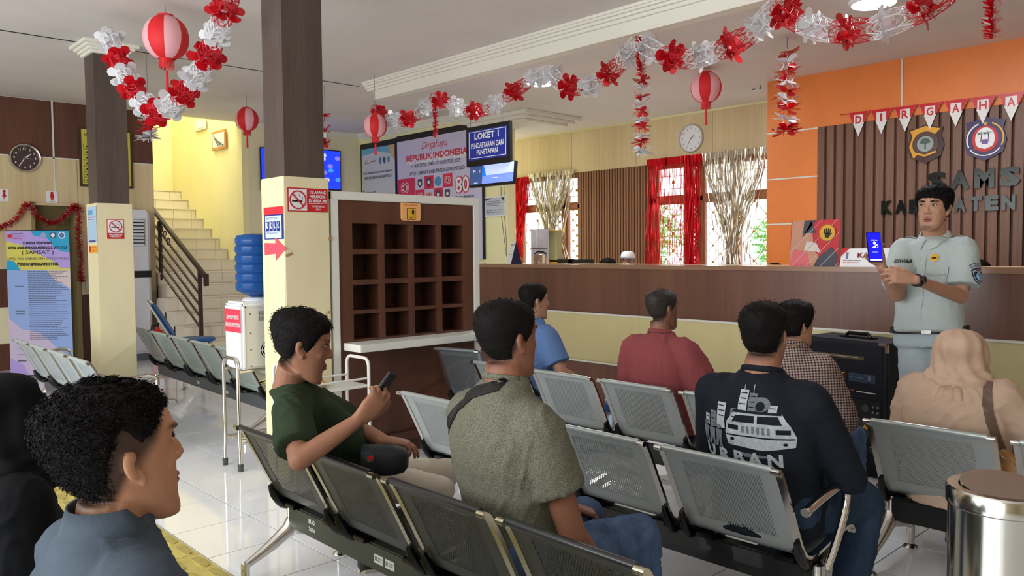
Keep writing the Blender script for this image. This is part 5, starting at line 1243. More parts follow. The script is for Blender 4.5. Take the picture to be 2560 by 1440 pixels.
po = pouch.build('pouch', mat('black_nylon', (24, 27, 34), 0.6, bump=(90, 0.2)), smooth=True); tag(po, 'black nylon pouch with a red emblem on the lap of the man in green', 'bag')
Bq = pc0-cF*0.0555-cR*0.035+cU*0.02; MB().disc(Bq, -cF, 0.016, 0.003, 20).build('emblem', M_steel, po); MB().obox(Bq-cF*0.003, cR*0.010, cU*0.008, cF*0.001).build('emblem', M_red, po)

# --- man in the dark printed long-sleeved shirt (row 2, fourth seat)
p = seated('seated man in a dark long-sleeved shirt printed URBAN on the back', -1.545, 2.80, ang=97, lean=0.06, head_dir=100, skin=(160, 112, 88), build=1.13, scale=1.03,
    over=lambda W, f, r: dict(el=(W(-0.26, 0.08, 0.28), W(0.265, 0.10, 0.245)), wr=(W(0.08, 0.27, 0.25), W(0.05, 0.20, 0.22)), kn=(W(-0.14, 0.45, 0.10), W(0.22, 0.42, 0.07)), an=(W(-0.14, 0.44, -0.27), W(0.20, 0.34, -0.27))), hands=[{'f': (1, -0.1, -0.1), 'p': (0, -1, -0.2), 't': 1}, {'f': (-0.8, -0.1, 0), 'p': (0, -1, 0)}])
urb = p; p.body(); p.H.hair(p.root, M_hair, seed=5, top=0.022, sides=0.008, nape=-0.060, spikes=1600, slen=0.010)
p.shirt(M_navy, 'long_sleeved_shirt', long=True, k=0.014, belly=0.02, fold=0.005, fs=18, seed=21, colm=M_navy); p.trousers(M_denim2, wide=1.1); p.shoes(M_black)

# --- man in the red t-shirt, man in blue, man in checks (row 3)
p = seated('seated man in a dull red t-shirt with short greying hair, facing the counter', -2.79, 3.86, ang=92, lean=0.05, head_off=(0, 0.015, 0.015), head_dir=74, skin=(138, 94, 74), build=1.08, scale=0.99, over=lambda W, f, r: dict(el=(W(-0.26, 0.04, 0.27), W(0.28, 0.02, 0.26))))
redm = p; p.body(); p.H.hair(p.root, M_hairgrey, seed=6, top=0.010, sides=0.006, spikes=900, slen=0.005, nape=-0.058); p.shirt(M_red_s, 't_shirt', k=0.022, belly=0.015, sleeve=0.85, fold=0.005, fs=18, seed=31, slw=1.2); p.trousers(M_darkcloth); p.shoes(M_black)
p = seated('seated man in a blue t-shirt, half hidden by the man in grey', -3.96, 3.88, ang=80, lean=-0.03, head_dir=68, skin=(170, 124, 100), build=1.08, scale=1.0, over=lambda W, f, r: dict(el=(W(-0.25, 0.06, 0.27), W(0.30, 0.07, 0.285)), wr=(W(-0.14, 0.25, 0.19), W(0.17, 0.28, 0.22))))
p.body(); p.H.hair(p.root, M_hair, seed=7, top=0.022, sides=0.006, spikes=900, slen=0.010); p.shirt(M_bluesh, 't_shirt', k=0.018, sleeve=0.75, fold=0.005, seed=41, slw=1.1); p.trousers(M_darkcloth); p.shoes(M_black)
p = seated('seated man in a brown and cream gingham shirt next to the amplifier', -2.02, 3.90, ang=84, lean=-0.02, head_dir=66, skin=(174, 130, 104), build=1.05, scale=0.94, over=lambda W, f, r: dict(el=(W(-0.24, 0.06, 0.27), W(0.27, 0.10, 0.25)), wr=(W(0.02, 0.27, 0.2), W(0.02, 0.26, 0.16))))
p.body(); p.H.hair(p.root, M_hair, seed=9, top=0.034, sides=0.018, spikes=1500, slen=0.016, nape=-0.072, side=-0.005); p.shirt(M_check, 'gingham_shirt', long=True, k=0.020, fold=0.005, seed=51, hem=-0.2, neckh=0.008); p.trousers(M_denim); p.shoes(M_black)

# --- woman in the beige headscarf (row 3, right bench)
p = seated('seated woman in a beige knit top and tan headscarf, seen from behind', -1.20, 3.86, ang=92, lean=0.03, seat=0.305, head_dir=100, skin=(190, 146, 120), build=1.22, scale=0.93, head_off=(0, 0.01, -0.035),
    over=lambda W, f, r: dict(el=(W(-0.26, 0.04, 0.27), W(0.34, 0.06, 0.30)), wr=(W(-0.14, 0.25, 0.19), W(0.24, 0.20, 0.47))), hands=[{}, {'f': (0.35, 0.3, 0.55), 'p': (-0.6, 0.5, -0.3), 'curl': (0.2, 0.5, 0.6, 0.7)}])
wom = p; p.fade = 0; p.body(); p.shirt(M_beigek, 'knit_top', long=True, k=0.026, fold=0.006, fs=15, seed=61, hem=-0.2, collar=False); p.trousers(M_darkcloth); p.shoes(mat('brown_shoe', (140, 112, 80), 0.6))
def scarf(p, m, k=0.016, cape=0.16, tail=True, name='headscarf'):
    mb = MB(); H = p.H; hh = MB(); H.skull(hh, 20); V = np.array(hh.v); L = H.loc(V)
    L2 = L.copy(); L2[:, 0] *= 1.42; L2[:, 1] = L2[:, 1]*1.24-0.010; L2[:, 2] = L2[:, 2]*1.08+0.004; L2[:, 1] = np.where((L2[:, 1] > 0.052) & (L2[:, 2] < 0.085), 0.052, L2[:, 1])
    mb.add([H.w(*q) for q in L2], hh.f)
    N = p.N; lt, fw = p.lat, p.fw; hc = H.w(0, -0.012, -0.03)
    ell_loft(mb, [(H.w(0, -0.010, 0.06), H.r*0.104, H.f*0.105), (H.w(0, -0.010, 0.02), H.r*0.112, H.f*0.108), (hc, H.r*0.112, H.f*0.098), (H.w(0, -0.015, -0.085), H.r*0.106, H.f*0.092), (N+Z_*0.045, lt*0.108, fw*0.094), (N-Z_*0.01, lt*0.142, fw*0.116), (N-Z_*0.060, lt*0.158, fw*0.128), (N-Z_*0.085, lt*0.150, fw*0.122)], 24, 1.0)
    def fold(co, no):
        d = (co-p.N); a = np.arctan2(d@lt, -(d@fw)); z = d[:, 2]; L = H.loc(co)
        drape = np.sin(a*9+z*26+1.4*np.sin(z*22))*0.0042*np.clip((0.30-z)/0.18, 0, 1)
        loops = np.sin(z*120+3.2*np.cos(a*1.0)*1.2)*0.0045*np.clip((0.07-z)/0.05, 0, 1)
        return co+no*(drape+loops)[:, None]
    o = remesh(mb, name, 0.008, m, p.root, 3, fold)
    if tail:
        t = MB()
        for q in (-0.035, 0.0, 0.038):
            t.tube([N-fw*0.105+lt*q*0.6-Z_*0.03, N-fw*0.142+lt*q-Z_*0.08, N-fw*0.150+lt*q*1.1-Z_*(0.145+0.02*(q == 0))], [0.022, 0.020, 0.013], 10, flat=(fw, 0.5))
        t.tube([N-fw*0.152+lt*0.012*math.cos(a)-Z_*(0.155+0.018*math.sin(a)) for a in np.linspace(0, 2*PI, 13)], 0.007, 6)
        t.build('scarf_tail', m, o, smooth=True)
    return o
scarf(p, M_scarf)
# her shoulder bag
bgm = thing('handbag', 'tan leather handbag on a brown strap behind the woman in beige', 'bag', tuple(pd(2520, 1150, 3.25)))
sa = p.sh[1]
wb2 = bvh([c_ for c_ in p.root.children if c_.name.startswith('knit_top')][0])
st_ = drape(bgm, wb2, 'strap', [(-0.035, 0.08), (0.0, 0.08), (0.022, -0.03), (0.045, -0.13), (0.058, -0.20), (0.024, -0.20), (0.010, -0.12), (-0.012, -0.03)], sa-p.lat*0.02, p.lat, Z_, mat('brown_strap', (108, 84, 72), 0.6), 0.006)
so_ = st_.modifiers.new('thick', 'SOLIDIFY'); so_.thickness = 0.004; so_.offset = 1
bc0 = sa-p.fw*0.13-Z_*0.19+p.lat*0.02
MB().poly([bc0, bc0+p.lat*0.03-Z_*0.0, bc0+p.lat*0.30-Z_*0.24, bc0+p.lat*0.30-Z_*0.36, bc0+p.lat*0.02-Z_*0.36], p.fw, 0.06).build('body', M_leather, bgm, bevel=0.01)
MB().tube([bc0-p.fw*0.002-Z_*0.03+p.lat*0.018+p.lat*0.010*math.cos(a)+Z_*0.010*math.sin(a) for a in np.linspace(0, 2*PI, 13)], 0.0035, 6).build('eyelet', M_chrome, bgm); fix(bgm)

# --- near man in profile, lower left
p = seated('man in a slate grey polo shirt in profile, closest to the camera', -1.60, 0.50, ang=92, lean=0.045, seat=0.325, head_dir=95, pitchh=0.02, skin=(186, 134, 102), build=1.08, scale=1.0, head_off=(0.0, 0.02, -0.01))
p.H = Head(p.H.c-np.array([0, 0.012, -0.002]), (math.cos(math.radians(96)), math.sin(math.radians(96)), 0.10), size=1.14)
near = p; p.fade = 0.88; p.body(voxel=0.0045); p.eyes(); p.H.brows(p.root); p.H.lips(p.root, (158, 92, 84)); p.H.hair(p.root, M_hair, seed=10, top=0.020, sides=0.005, spikes=18000, slen=0.010, front=0.086, temple=0.070, side=0.030, nape=-0.052, ear=0.022, lift=0.06)
p.shirt(M_slate, 'polo_shirt', k=0.016, voxel=0.008, fold=0.004, fs=14, seed=71, collar=False); p.trousers(M_darkcloth); p.shoes(M_black)
cl = MB(); n = 40  # standing polo collar
for rr, z0, z1 in ((0.078, -0.012, 0.050),):
    V = []; 
    for t in np.linspace(0, 2*PI, n, endpoint=False):
        fr_ = max(-0.3, math.sin(t)); h = z1-0.085*max(0, fr_)-0.01; z0 = h-0.045; kk_ = 1+0.10*max(0, fr_)
        d = p.lat*math.cos(t)*1.04+p.fw*math.sin(t)*1.0
        V += [p.N+d*0.074*kk_+Z_*z0, p.N+d*0.071*kk_+Z_*h, p.N+d*0.076*kk_+Z_*(h+0.003), p.N+d*0.089*kk_+Z_*(z0+0.002), p.N+d*0.086*kk_+Z_*(z0-0.003)]
    m5 = 5; cl.add(V, [(i*m5+j, ((i+1) % n)*m5+j, ((i+1) % n)*m5+(j+1) % m5, i*m5+(j+1) % m5) for i in range(n) for j in range(m5)])
cl.build('collar', M_slate, p.root, smooth=True)

# --- woman in black at the left edge
p = seated('seated woman in a black headscarf and black clothes at the left edge', -2.50, 0.46, ang=95, lean=0.02, seat=0.30, head_dir=110, skin=(170, 120, 92), build=1.1, scale=0.95)
p.fade = 0; p.body(voxel=0.009); p.shirt(M_blackcloth, 'black_top', long=True, k=0.03, fold=0.006, fs=14, seed=81, collar=False); p.trousers(M_blackcloth); p.shoes(M_black); scarf(p, M_blackcloth, tail=False)

# --- standing officer with the phone
Hs = Head(pd(2334, 524, 4.42), (-cF*0.66-cR*0.73-Z_*0.06), cU*1.0+cR*0.08, size=1.0)
off = Person('standing man in a pale grey-green uniform shirt showing a phone to the audience', pd(2322, 838, 4.52), pd(2336, 597, 4.50), (pd(2408, 622, 4.36), pd(2262, 624, 4.61)), (pd(2402, 742, 4.30), pd(2243, 738, 4.42)), (pd(2290, 700, 4.04), pd(2205, 668, 4.22)),
    (pd(2365, 850, 4.48), pd(2292, 850, 4.56)), (pd(2372, 1035, 4.45), pd(2287, 1035, 4.50)), (pd(2378, 1228, 4.50), pd(2282, 1222, 4.55)), Hs, skin=(184, 138, 112), build=1.0,
    hands=[{'f': -cR*1.0+cU*0.22+cF*0.05, 'p': cF*0.8-cU*0.35, 't': -1, 'curl': (0.35, 0.4, 0.5, 0.6), 'spread': 0.12, 's': 1.05}, {'f': -cR*0.35+cU*0.9-cF*0.05, 'p': -cF*1.0, 't': -1, 'curl': (0.45, 0.5, 0.5, 0.5), 'spread': 0.14, 'thumb': (0.9, 0.8), 's': 1.0}])
for i in (0, 1): off.an[i][2] = 0.085
off.stubble = 0.6; off.gaze = (0.003, 0.0); off.lip = (150, 84, 80)
off.body(voxel=0.0048); off.eyes(); off.H.brows(off.root); off.H.lips(off.root, (150, 84, 80), 0.0012); off.H.hair(off.root, M_hair, seed=11, top=0.024, sides=0.013, front=0.066, temple=0.046, side=-0.005, nape=-0.068, spikes=5000, slen=0.016, parting=-0.6)
osh = off.shirt(M_uniform, 'uniform_shirt', k=0.018, belly=0.022, sleeve=0.78, fold=0.003, fs=17, seed=91, hem=0.03, voxel=0.0075, slw=1.2, collar=False)
otr = off.trousers(cloth('pale_uniform_trousers', (176, 190, 196), amt=0.04), k=0.020, fold=0.005)
off.shoes(M_black)
bl = MB(); bp_ = off.P+off.up*0.035
V = []; n = 40
for t in np.linspace(0, 2*PI, n, endpoint=False):
    d = off.hipl*math.cos(t)*0.196+off.hfw*(math.sin(t)*0.146+0.008)
    for dz, o_ in ((-0.019, 1.0), (-0.019, 1.03), (0.019, 1.03), (0.019, 1.0)): V.append(bp_+d*o_+Z_*dz)
bl.add(V, [(i*4+j, ((i+1) % n)*4+j, ((i+1) % n)*4+(j+1) % 4, i*4+(j+1) % 4) for i in range(n) for j in range(4)])
belt = bl.build('belt', M_black, off.root, smooth='auto')
bk = bp_+off.hfw*0.160; MB().obox(bk, off.hipl*0.024, off.hfw*0.006, Z_*0.020).build('buckle', M_steel, belt, bevel=0.003)
circ = lambda r, r2=None, n=20, cx=0, cy=0: [(cx+r*math.cos(2*PI*j/n), cy+(r2 or r)*math.sin(2*PI*j/n)) for j in range(n)]
OB = bvh(osh); lt, fw, up = off.lat, off.fw, off.up; ux = -lt    # seen from the front, his left is on the picture's right
cA = (off.sh[0]+off.sh[1])/2
rgt = -lt if (-lt)@cR > 0 else lt
Mline = mat('uniform_seam', (150, 160, 160), 0.8)
# collar
M_col = M_uniform
cm = MB()
V = []; n = 30
for t in np.linspace(0, 2*PI, n, endpoint=False):
    d = lt*math.cos(t)*0.070+fw*math.sin(t)*0.066; fr_ = math.sin(t)
    V += [off.N+d*1.05-up*0.02, off.N+d*1.0+up*(0.045-0.055*max(0, fr_)), off.N+d*1.08+up*(0.047-0.055*max(0, fr_)), off.N+d*1.30+up*(0.004-0.045*max(0, fr_))]
cm.add(V, [(i*4+j, ((i+1) % n)*4+j, ((i+1) % n)*4+(j+1) % 4, i*4+(j+1) % 4) for i in range(n) for j in range(4)])
cm.build('collar', M_col, osh, smooth='auto')
fn_ = fw
for s_ in (-1, 1):
    o_ = drape(osh, OB, 'collar_wing', [(s_*x, y) for x, y in ([(0.003, -0.005), (0.024, -0.058), (0.066, -0.040), (0.088, -0.002), (0.060, 0.004), (0.030, 0.002)][::s_])], cA+up*0.052, rgt, up, M_uniform, 0.010); q_ = o_.modifiers.new('thick', 'SOLIDIFY'); q_.thickness = 0.004; q_.offset = -1
def onshirt(name, outline, dx, dz, m, off_=0.003, base=None, uxx=None, par=osh):
    return drape(par, OB, name, outline, (base if base is not None else cA)+rgt*dx+up*dz, uxx if uxx is not None else rgt, up, m, off_)
onshirt('placket', [(-0.017, -0.40), (0.017, -0.40), (0.017, -0.03), (-0.017, -0.03)], 0.0, 0.0, M_uniform, 0.004)
for z in (-0.10, -0.20, -0.30): onshirt('button', circ(0.005, n=10), 0.0, z+0.02, mat('uniform_button', (206, 212, 210), 0.4), 0.007)
for s_, pk in ((-1, 'left'), (1, 'right')):
    onshirt('pocket', [(-0.052, -0.11), (0.052, -0.11), (0.052, 0.0), (-0.052, 0.0)], s_*0.085, -0.105, mat('uniform_pocket', (180, 190, 188), 0.85), 0.004)
    onshirt('pocket_flap', [(-0.056, -0.045), (0.056, -0.045), (0.056, 0.0), (-0.056, 0.0)], s_*0.085, -0.100, M_uniform, 0.009)
    onshirt('button', circ(0.004, n=8), s_*0.085+0.03, -0.132, mat('uniform_button', (206, 212, 210), 0.4), 0.0115)
for s_ in (-1, 1): drape(osh, OB, 'epaulette', [(0.0, -0.018), (0.075, -0.022), (0.075, 0.022), (0.0, 0.018)] if s_ > 0 else [(-0.075, -0.022), (0.0, -0.018), (0.0, 0.018), (-0.075, 0.022)], cA+rgt*s_*0.085-fw*0.01+up*0.02, rgt, np.cross(up, rgt), M_uniform, 0.007)
onshirt('pin_badge', circ(0.022), 0.06, -0.052, M_gold, 0.006)
o_ = onshirt('pin_emblem', circ(0.013, 0.006), 0.06, -0.053, M_ink, 0.0075)
drape_text(osh, OB, 'RISWAB', cA-rgt*0.088-up*0.072, rgt, up, 0.075, 0.022, M_ink, 0.03, 0.006)
onshirt('small_badge', [(-0.022, 0.02), (-0.008, 0.012), (0.0, 0.0), (0.008, 0.012), (0.022, 0.02), (0.008, -0.008), (0.012, -0.022), (-0.012, -0.022), (-0.008, -0.008)], -0.09, -0.118, mat('pink_badge', (206, 160, 180), 0.5), 0.012)
# sleeve patches on his left sleeve: faced outward and towards the camera
arm = off.sh[0]*0.55+off.el[0]*0.45; nA = nrm(-cF*0.93+cR*0.36); uA = nrm(np.cross(Z_, nA))
shield = [(-0.040, 0.030), (-0.020, 0.036), (0.0, 0.040), (0.020, 0.036), (0.040, 0.030), (0.040, -0.005), (0.030, -0.028), (0.0, -0.046), (-0.030, -0.028), (-0.040, -0.005)]
sc2 = lambda P_, k: [(x*k, y*k) for x, y in P_]
pc_ = arm-Z_*0.028; drape(osh, OB, 'sleeve_patch', shield, pc_, uA, Z_, mat('patch_navy', (28, 36, 74), 0.6), 0.004); drape(osh, OB, 'sleeve_patch', sc2(shield, 0.86), pc_, uA, Z_, M_paper, 0.0055); drape(osh, OB, 'sleeve_patch', sc2(shield, 0.80), pc_, uA, Z_, mat('patch_navy', (28, 36, 74), 0.6), 0.007)
drape(osh, OB, 'sleeve_patch', circ(0.0225), pc_-Z_*0.004, uA, Z_, mat('patch_pale_blue', (150, 196, 220), 0.6), 0.0085)
drape_text(osh, OB, 'JASA RAHARJA', pc_+Z_*0.0225, uA, Z_, 0.055, 0.008, M_paper, 0.0, 0.009)
drape(osh, OB, 'sleeve_emblem', [(-0.010, 0.012), (0.004, 0.012), (0.004, -0.002), (0.012, -0.002), (0.012, -0.012), (0.0, -0.012), (0.0, 0.004), (-0.010, 0.004)], pc_-Z_*0.003, uA, Z_, mat('patch_blue', (50, 110, 180), 0.6), 0.010)
arc = lambda r0, r1, a0, a1, n=10, cy=0: [(r1*math.sin(a), cy+r1*math.cos(a)) for a in np.linspace(a0, a1, n)]+[(r0*math.sin(a), cy+r0*math.cos(a)) for a in np.linspace(a1, a0, n)]
drape(osh, OB, 'sleeve_tab', arc(0.054, 0.082, -0.56, 0.56, cy=-0.025), pc_+Z_*0.012, uA, Z_, mat('patch_navy', (28, 36, 74), 0.6), 0.004); drape(osh, OB, 'sleeve_tab', arc(0.057, 0.079, -0.53, 0.53, cy=-0.025), pc_+Z_*0.012, uA, Z_, mat('patch_grey', (168, 174, 186), 0.6), 0.0055)
drape_text(osh, OB, 'GORONTALO', pc_+Z_*0.012, uA, Z_, 0.066, 0.011, mat('patch_navy', (28, 36, 74), 0.6), 0.0, 0.007, fn=lambda x, y: ((0.068+y)*math.sin(x/0.068), -0.025+(0.068+y)*math.cos(x/0.068)))
# wrist watch on his left wrist
wd = nrm(off.wr[0]-off.el[0]); wc_ = off.wr[0]-wd*0.012; a1 = nrm(np.cross(wd, cF)); a2 = np.cross(wd, a1)
wb = MB().tube([wc_-wd*0.011, wc_+wd*0.011], 0.033, 20).build('watch', M_plastic, off.root, smooth='auto')
wn = nrm(-cF*0.95+cU*0.2-wd*((-cF*0.95+cU*0.2)@wd)); MB().disc(wc_+wn*0.028, wn, 0.022, 0.011, 24).build('watch_case', M_plastic, wb); MB().disc(wc_+wn*0.0391, wn, 0.019, 0.001, 24).build('watch_ring', M_greyink, wb); MB().disc(wc_+wn*0.0402, wn, 0.014, 0.0008, 24).build('watch_dial', M_ink, wb)
# phone with a lit blue screen
pc1 = pd(2186, 618, 4.12); pu = nrm(cU+cR*-0.06+cF*0.08); pr = nrm(cR*1.0+cF*0.10); pn_ = np.cross(pr, pu); pn_ = nrm(pn_)
ophone = thing('phone', 'phone with a bright blue screen held by the standing man', 'phone', tuple(pc1))
MB().obox(pc1, pr*0.0385, pu*0.078, pn_*0.0042).build('body', M_black, ophone, bevel=0.003)
B = Board(ophone, pc1-pr*0.0355-pu*0.074+pn_*0.0044, pr, pu)
M_scr = mat('screen_blue', (10, 10, 240), 0.4, emit=(20, 20, 255), estr=0.8); M_scrw = mat('screen_white', (230, 230, 255), 0.4, emit=(215, 220, 255), estr=0.8)
B.rect('screen', 0, 0, 0.071, 0.148, M_scr, 0, 0.0005); B.rect('screen_bar', 0.003, 0.004, 0.068, 0.011, M_scrw, 0.0006, 0.0003)
B.oval('logo', 0.0355, 0.095, 0.008, M_scrw, None, 0.0006, 0.0003); B.poly('logo', [(0.02, 0.072), (0.048, 0.090), (0.052, 0.088), (0.038, 0.072)], M_scrw, 0.0006, 0.0003); B.ring('logo', 0.045, 0.080, 0.009, 0.002, M_scrw, 0.0006, 16, -1.5, 1.6)
B.text('SIGNAL', 0.0355, 0.110, M_scrw, 0.034, 0.006, 0.02, 0.0008); B.lines('small_print', 0.02, 0.052, [0.052, 0.047], 0.0022, M_scrw, 0.0006); fix(ophone)

# --- print on the back of the dark shirt
UB = bvh([c_ for c_ in urb.root.children if c_.name.startswith('long_sleeved')][0]); ush = [c_ for c_ in urb.root.children if c_.name.startswith('long_sleeved')][0]
ur = urb.lat if urb.lat@cR > 0 else -urb.lat; uu_ = urb.up; bc_ = (urb.sh[0]+urb.sh[1])/2-ur*0.030+uu_*0.082+ur*0.02; M_pr = mat('pale_shirt_print', (176, 182, 186), 0.8, noise=(60, 0.25, (1, 1, 1))); M_pr2 = mat('mid_shirt_print', (110, 116, 124), 0.8, noise=(60, 0.25, (1, 1, 1)))
def up_(name, pts, m=M_pr, o_=0.004): return drape(ush, UB, name, [(x*1.18, y*0.88) for x, y in pts], bc_, ur, uu_, m, o_)
rc = lambda x0, y0, x1, y1: [(x0, y0), (x1, y0), (x1, y1), (x0, y1)]
for q, (x, w_, y1) in enumerate(((-0.145, 0.02, -0.155), (-0.120, 0.022, -0.135), (-0.093, 0.030, -0.095), (-0.045, 0.020, -0.110), (-0.020, 0.028, -0.035), (0.012, 0.024, -0.045), (0.075, 0.026, -0.085))):
    up_('building_print', rc(x, -0.20, x+w_, y1), M_pr2 if q % 2 else M_pr); 
    for k in range(3): up_('building_print', rc(x+0.004, y1-0.014-k*0.02, x+w_-0.004, y1-0.010-k*0.02), M_navy, 0.0052)
up_('mast_print', rc(-0.008, -0.04, -0.006, -0.015)); up_('mast_print', rc(0.022, -0.045, 0.024, -0.012))
up_('dish_print', circ(0.030, 0.028, 20, 0.050, -0.085), M_pr2, 0.0048); up_('gunner_print', circ(0.014, 0.018, 14, 0.050, -0.092), M_navy, 0.006)
up_('vehicle_print', [(-0.055, -0.165), (-0.035, -0.125), (0.115, -0.115), (0.140, -0.165), (0.155, -0.215), (0.150, -0.255), (0.06, -0.275), (-0.05, -0.262), (-0.060, -0.21)], M_pr, 0.005)
up_('windscreen_print', [(-0.035, -0.160), (-0.025, -0.133), (0.035, -0.130), (0.035, -0.160)], M_navy, 0.0065); up_('windscreen_print', [(0.045, -0.160), (0.045, -0.130), (0.105, -0.127), (0.118, -0.160)], M_navy, 0.0065)
up_('grille_print', rc(-0.050, -0.195, -0.015, -0.175), M_navy, 0.0065); up_('grille_print', rc(0.100, -0.200, 0.140, -0.180), M_navy, 0.0065)
for k in range(6): up_('slot_print', rc(-0.005+k*0.016, -0.205, 0.003+k*0.016, -0.175), M_pr2, 0.0065)
up_('bumper_print', rc(-0.055, -0.222, 0.150, -0.216), M_navy, 0.0065); up_('lamp_print', circ(0.007, n=10, cx=-0.035, cy=-0.235), M_navy, 0.0065); up_('lamp_print', circ(0.007, n=10, cx=0.125, cy=-0.242), M_navy, 0.0065)
up_('roof_rack_print', rc(-0.035, -0.122, 0.115, -0.112), M_navy, 0.007)
for x in (-0.140, -0.112, -0.085):
    up_('soldier_print', circ(0.009, 0.010, 12, x, -0.195), M_pr2, 0.006); up_('soldier_print', [(x-0.012, -0.208), (x+0.012, -0.208), (x+0.010, -0.245), (x+0.013, -0.285), (x+0.003, -0.285), (x, -0.25), (x-0.006, -0.285), (x-0.014, -0.285), (x-0.010, -0.245)], M_pr2, 0.006)
up_('print_band', [(-0.01, -0.292), (0.09, -0.300), (0.10, -0.306), (0.0, -0.312)], M_pr2)
drape_text(ush, UB, 'U R B A N', bc_-ur*0.02-uu_*0.278, ur, uu_, 0.31, 0.050, M_pr, 0.045, 0.005)

# --- staff behind the counter
p = seated('seated man behind the counter in a white cap, glasses and face mask', -5.55, 7.0, ang=-60, lean=0.0, seat=0.60, head_dir=-65, skin=(172, 126, 100), build=1.0, scale=0.97, head_off=(0, 0.02, -0.01))
p.body(voxel=0.008); p.shirt(M_paper, 'white_shirt', long=True, k=0.015); p.trousers(M_darkcloth); p.shoes(M_black)
cp = MB(); n = 28; V = []
for zz_, kk in ((0.052, 1.05), (0.075, 1.06), (0.105, 1.07), (0.122, 0.9), (0.132, 0.5), (0.134, 0.1)):
    cy, w_, d_ = p.H.level(min(zz_-0.002, 0.09)); 
    for j in range(n): t = 2*PI*j/n; V.append(p.H.w(w_*kk*1.04*math.sin(t), cy+d_*kk*1.02*math.cos(t), zz_))
cp.add(V, [(i*n+j, i*n+(j+1) % n, (i+1)*n+(j+1) % n, (i+1)*n+j) for i in range(5) for j in range(n)]+[tuple(range(n))[::-1], tuple(range(5*n, 6*n))]); cp.build('cap', M_paper, p.root, smooth=True)
mk = MB(); p.H.blob(mk, 0, 0.068, -0.045, 0.058, 0.045, 0.050, 16, 12); mk.build('face_mask', mat('white_mask', (226, 228, 230), 0.7), p.root, smooth=True)
gs = MB()
for q in (-1, 1): gs.tube([p.H.w(q*0.033+0.021*math.cos(t), 0.098, 0.024+0.016*math.sin(t)) for t in np.linspace(0, 2*PI, 17)], 0.0016, 5); gs.tube([p.H.w(q*0.054, 0.098, 0.03), p.H.w(q*0.08, 0.0, 0.02)], 0.0016, 5)
gs.tube([p.H.w(-0.012, 0.1, 0.026), p.H.w(0.012, 0.1, 0.026)], 0.0016, 5); gs.build('glasses', M_plastic, p.root)
for q, (lab, u, vtop, dir_, y) in enumerate((('staff member behind the counter beside the white cap, only black hair showing', 1522, 647, -80, 6.95), ('staff member behind the counter under the orange wall, only the top of the hair showing', 1940, 660, -100, 6.95), ('staff member behind the counter to the right of the standing man, only hair showing', 2447, 652, -100, 6.95))):
    t_ = onY(u, vtop, y); sc0 = (t_[2]-0.46)/0.885
    sc0 = min(max(sc0, 0.9), 1.04); p = seated(lab, t_[0], y, ang=dir_, lean=0.0, seat=t_[2]-0.872*sc0, skin=(160, 112, 86), scale=sc0); p.body(voxel=0.009); p.H.hair(p.root, M_hair, seed=20+q, top=0.022, sides=0.014, spikes=500, slen=0.012); p.shirt(M_paper if q else M_slate, 'shirt', long=True, voxel=0.011); p.trousers(M_darkcloth, voxel=0.013); p.shoes(M_black)
# ------------------------------------------------------------------ signs, posters, clocks
M_dred = mat('sign_red', (200, 34, 38), 0.45); M_inksoft = mat('soft_ink', (70, 70, 78), 0.5)
def no_smoking(B, cx, cy, r):
    B.oval('sign_disc', cx, cy, r, M_paper, None, 0.0035)
    mb = MB(); n = mb.poly([B.p(cx-r*0.65, cy-r*0.05, 0.0055), B.p(cx+r*0.55, cy-r*0.05, 0.0055), B.p(cx+r*0.55, cy-r*0.22, 0.0055), B.p(cx-r*0.65, cy-r*0.22, 0.0055)], B.n, 0.001).build('cigarette_symbol', M_ink, B.root)
    mb = MB(); mb.tube([B.p(cx+r*0.55, cy+r*0.05, 0.006), B.p(cx+r*0.58, cy+r*0.3, 0.006), B.p(cx+r*0.25, cy+r*0.35, 0.006), B.p(cx+r*0.15, cy+r*0.62, 0.006)], r*0.025, 5); mb.build('smoke_symbol', M_ink, B.root)
    B.ring('ban_ring', cx, cy, r, r*0.13, M_dred, 0.007); a = r*0.68
    B.poly('ban_bar', [(cx-a-r*0.05, cy+a-r*0.05), (cx-a+r*0.05, cy+a+r*0.05), (cx+a+r*0.05, cy-a+r*0.05), (cx+a-r*0.05, cy-a-r*0.05)], M_dred, 0.0075)
# near column: wide no-smoking sign on its +x face, seat notice and arrow on its -y face
CXN = -4.68
t = thing('no_smoking_sign', 'wide red and white no smoking sign reading DILARANG MEROKOK DI AREA INI', 'sign', (CXN, 2.6, 1.7))
a = onX(720, 528, CXN+0.002); b = onX(819, 480, CXN+0.002); B = Board(t, (CXN+0.001, a[1]-0.002, a[2]+0.0), Y_); W = b[1]-a[1]; H = 0.152
B.rect('plate', 0, 0, W, H, M_dred, 0, 0.003); B.rect('panel', 0.008, 0.006, W*0.47, H-0.008, M_paper, 0.003, 0.001); no_smoking(B, W*0.24, H*0.49, 0.060)
for k, s_ in enumerate(('DILARANG', 'MEROKOK', 'DI AREA INI')): B.text(s_, W*0.745, H*(0.84-k*0.185), M_paper, W*(0.41 if k < 2 else 0.45), 0.020, 0.03, 0.0045)
B.rect('line', W*0.52, H*0.355, W*0.98, H*0.375, M_paper, 0.003); B.text('NO SMOKING', W*0.75, H*0.24, M_paper, W*0.32, 0.013, 0.01, 0.0045); B.text('AREA', W*0.75, H*0.11, M_paper, W*0.13, 0.012, 0.01, 0.0045); fix(t)
t = thing('seat_notice', 'red and blue notice headed TEMPAT DUDUK PRIORITAS on the near column', 'notice', (CXN-0.2, 2.43, 1.6))
a = onY(662, 599, 2.429); b = onY(708, 515, 2.429); B = Board(t, (a[0], 2.4285, a[2]), X_); W = b[0]-a[0]; H = b[2]-a[2]
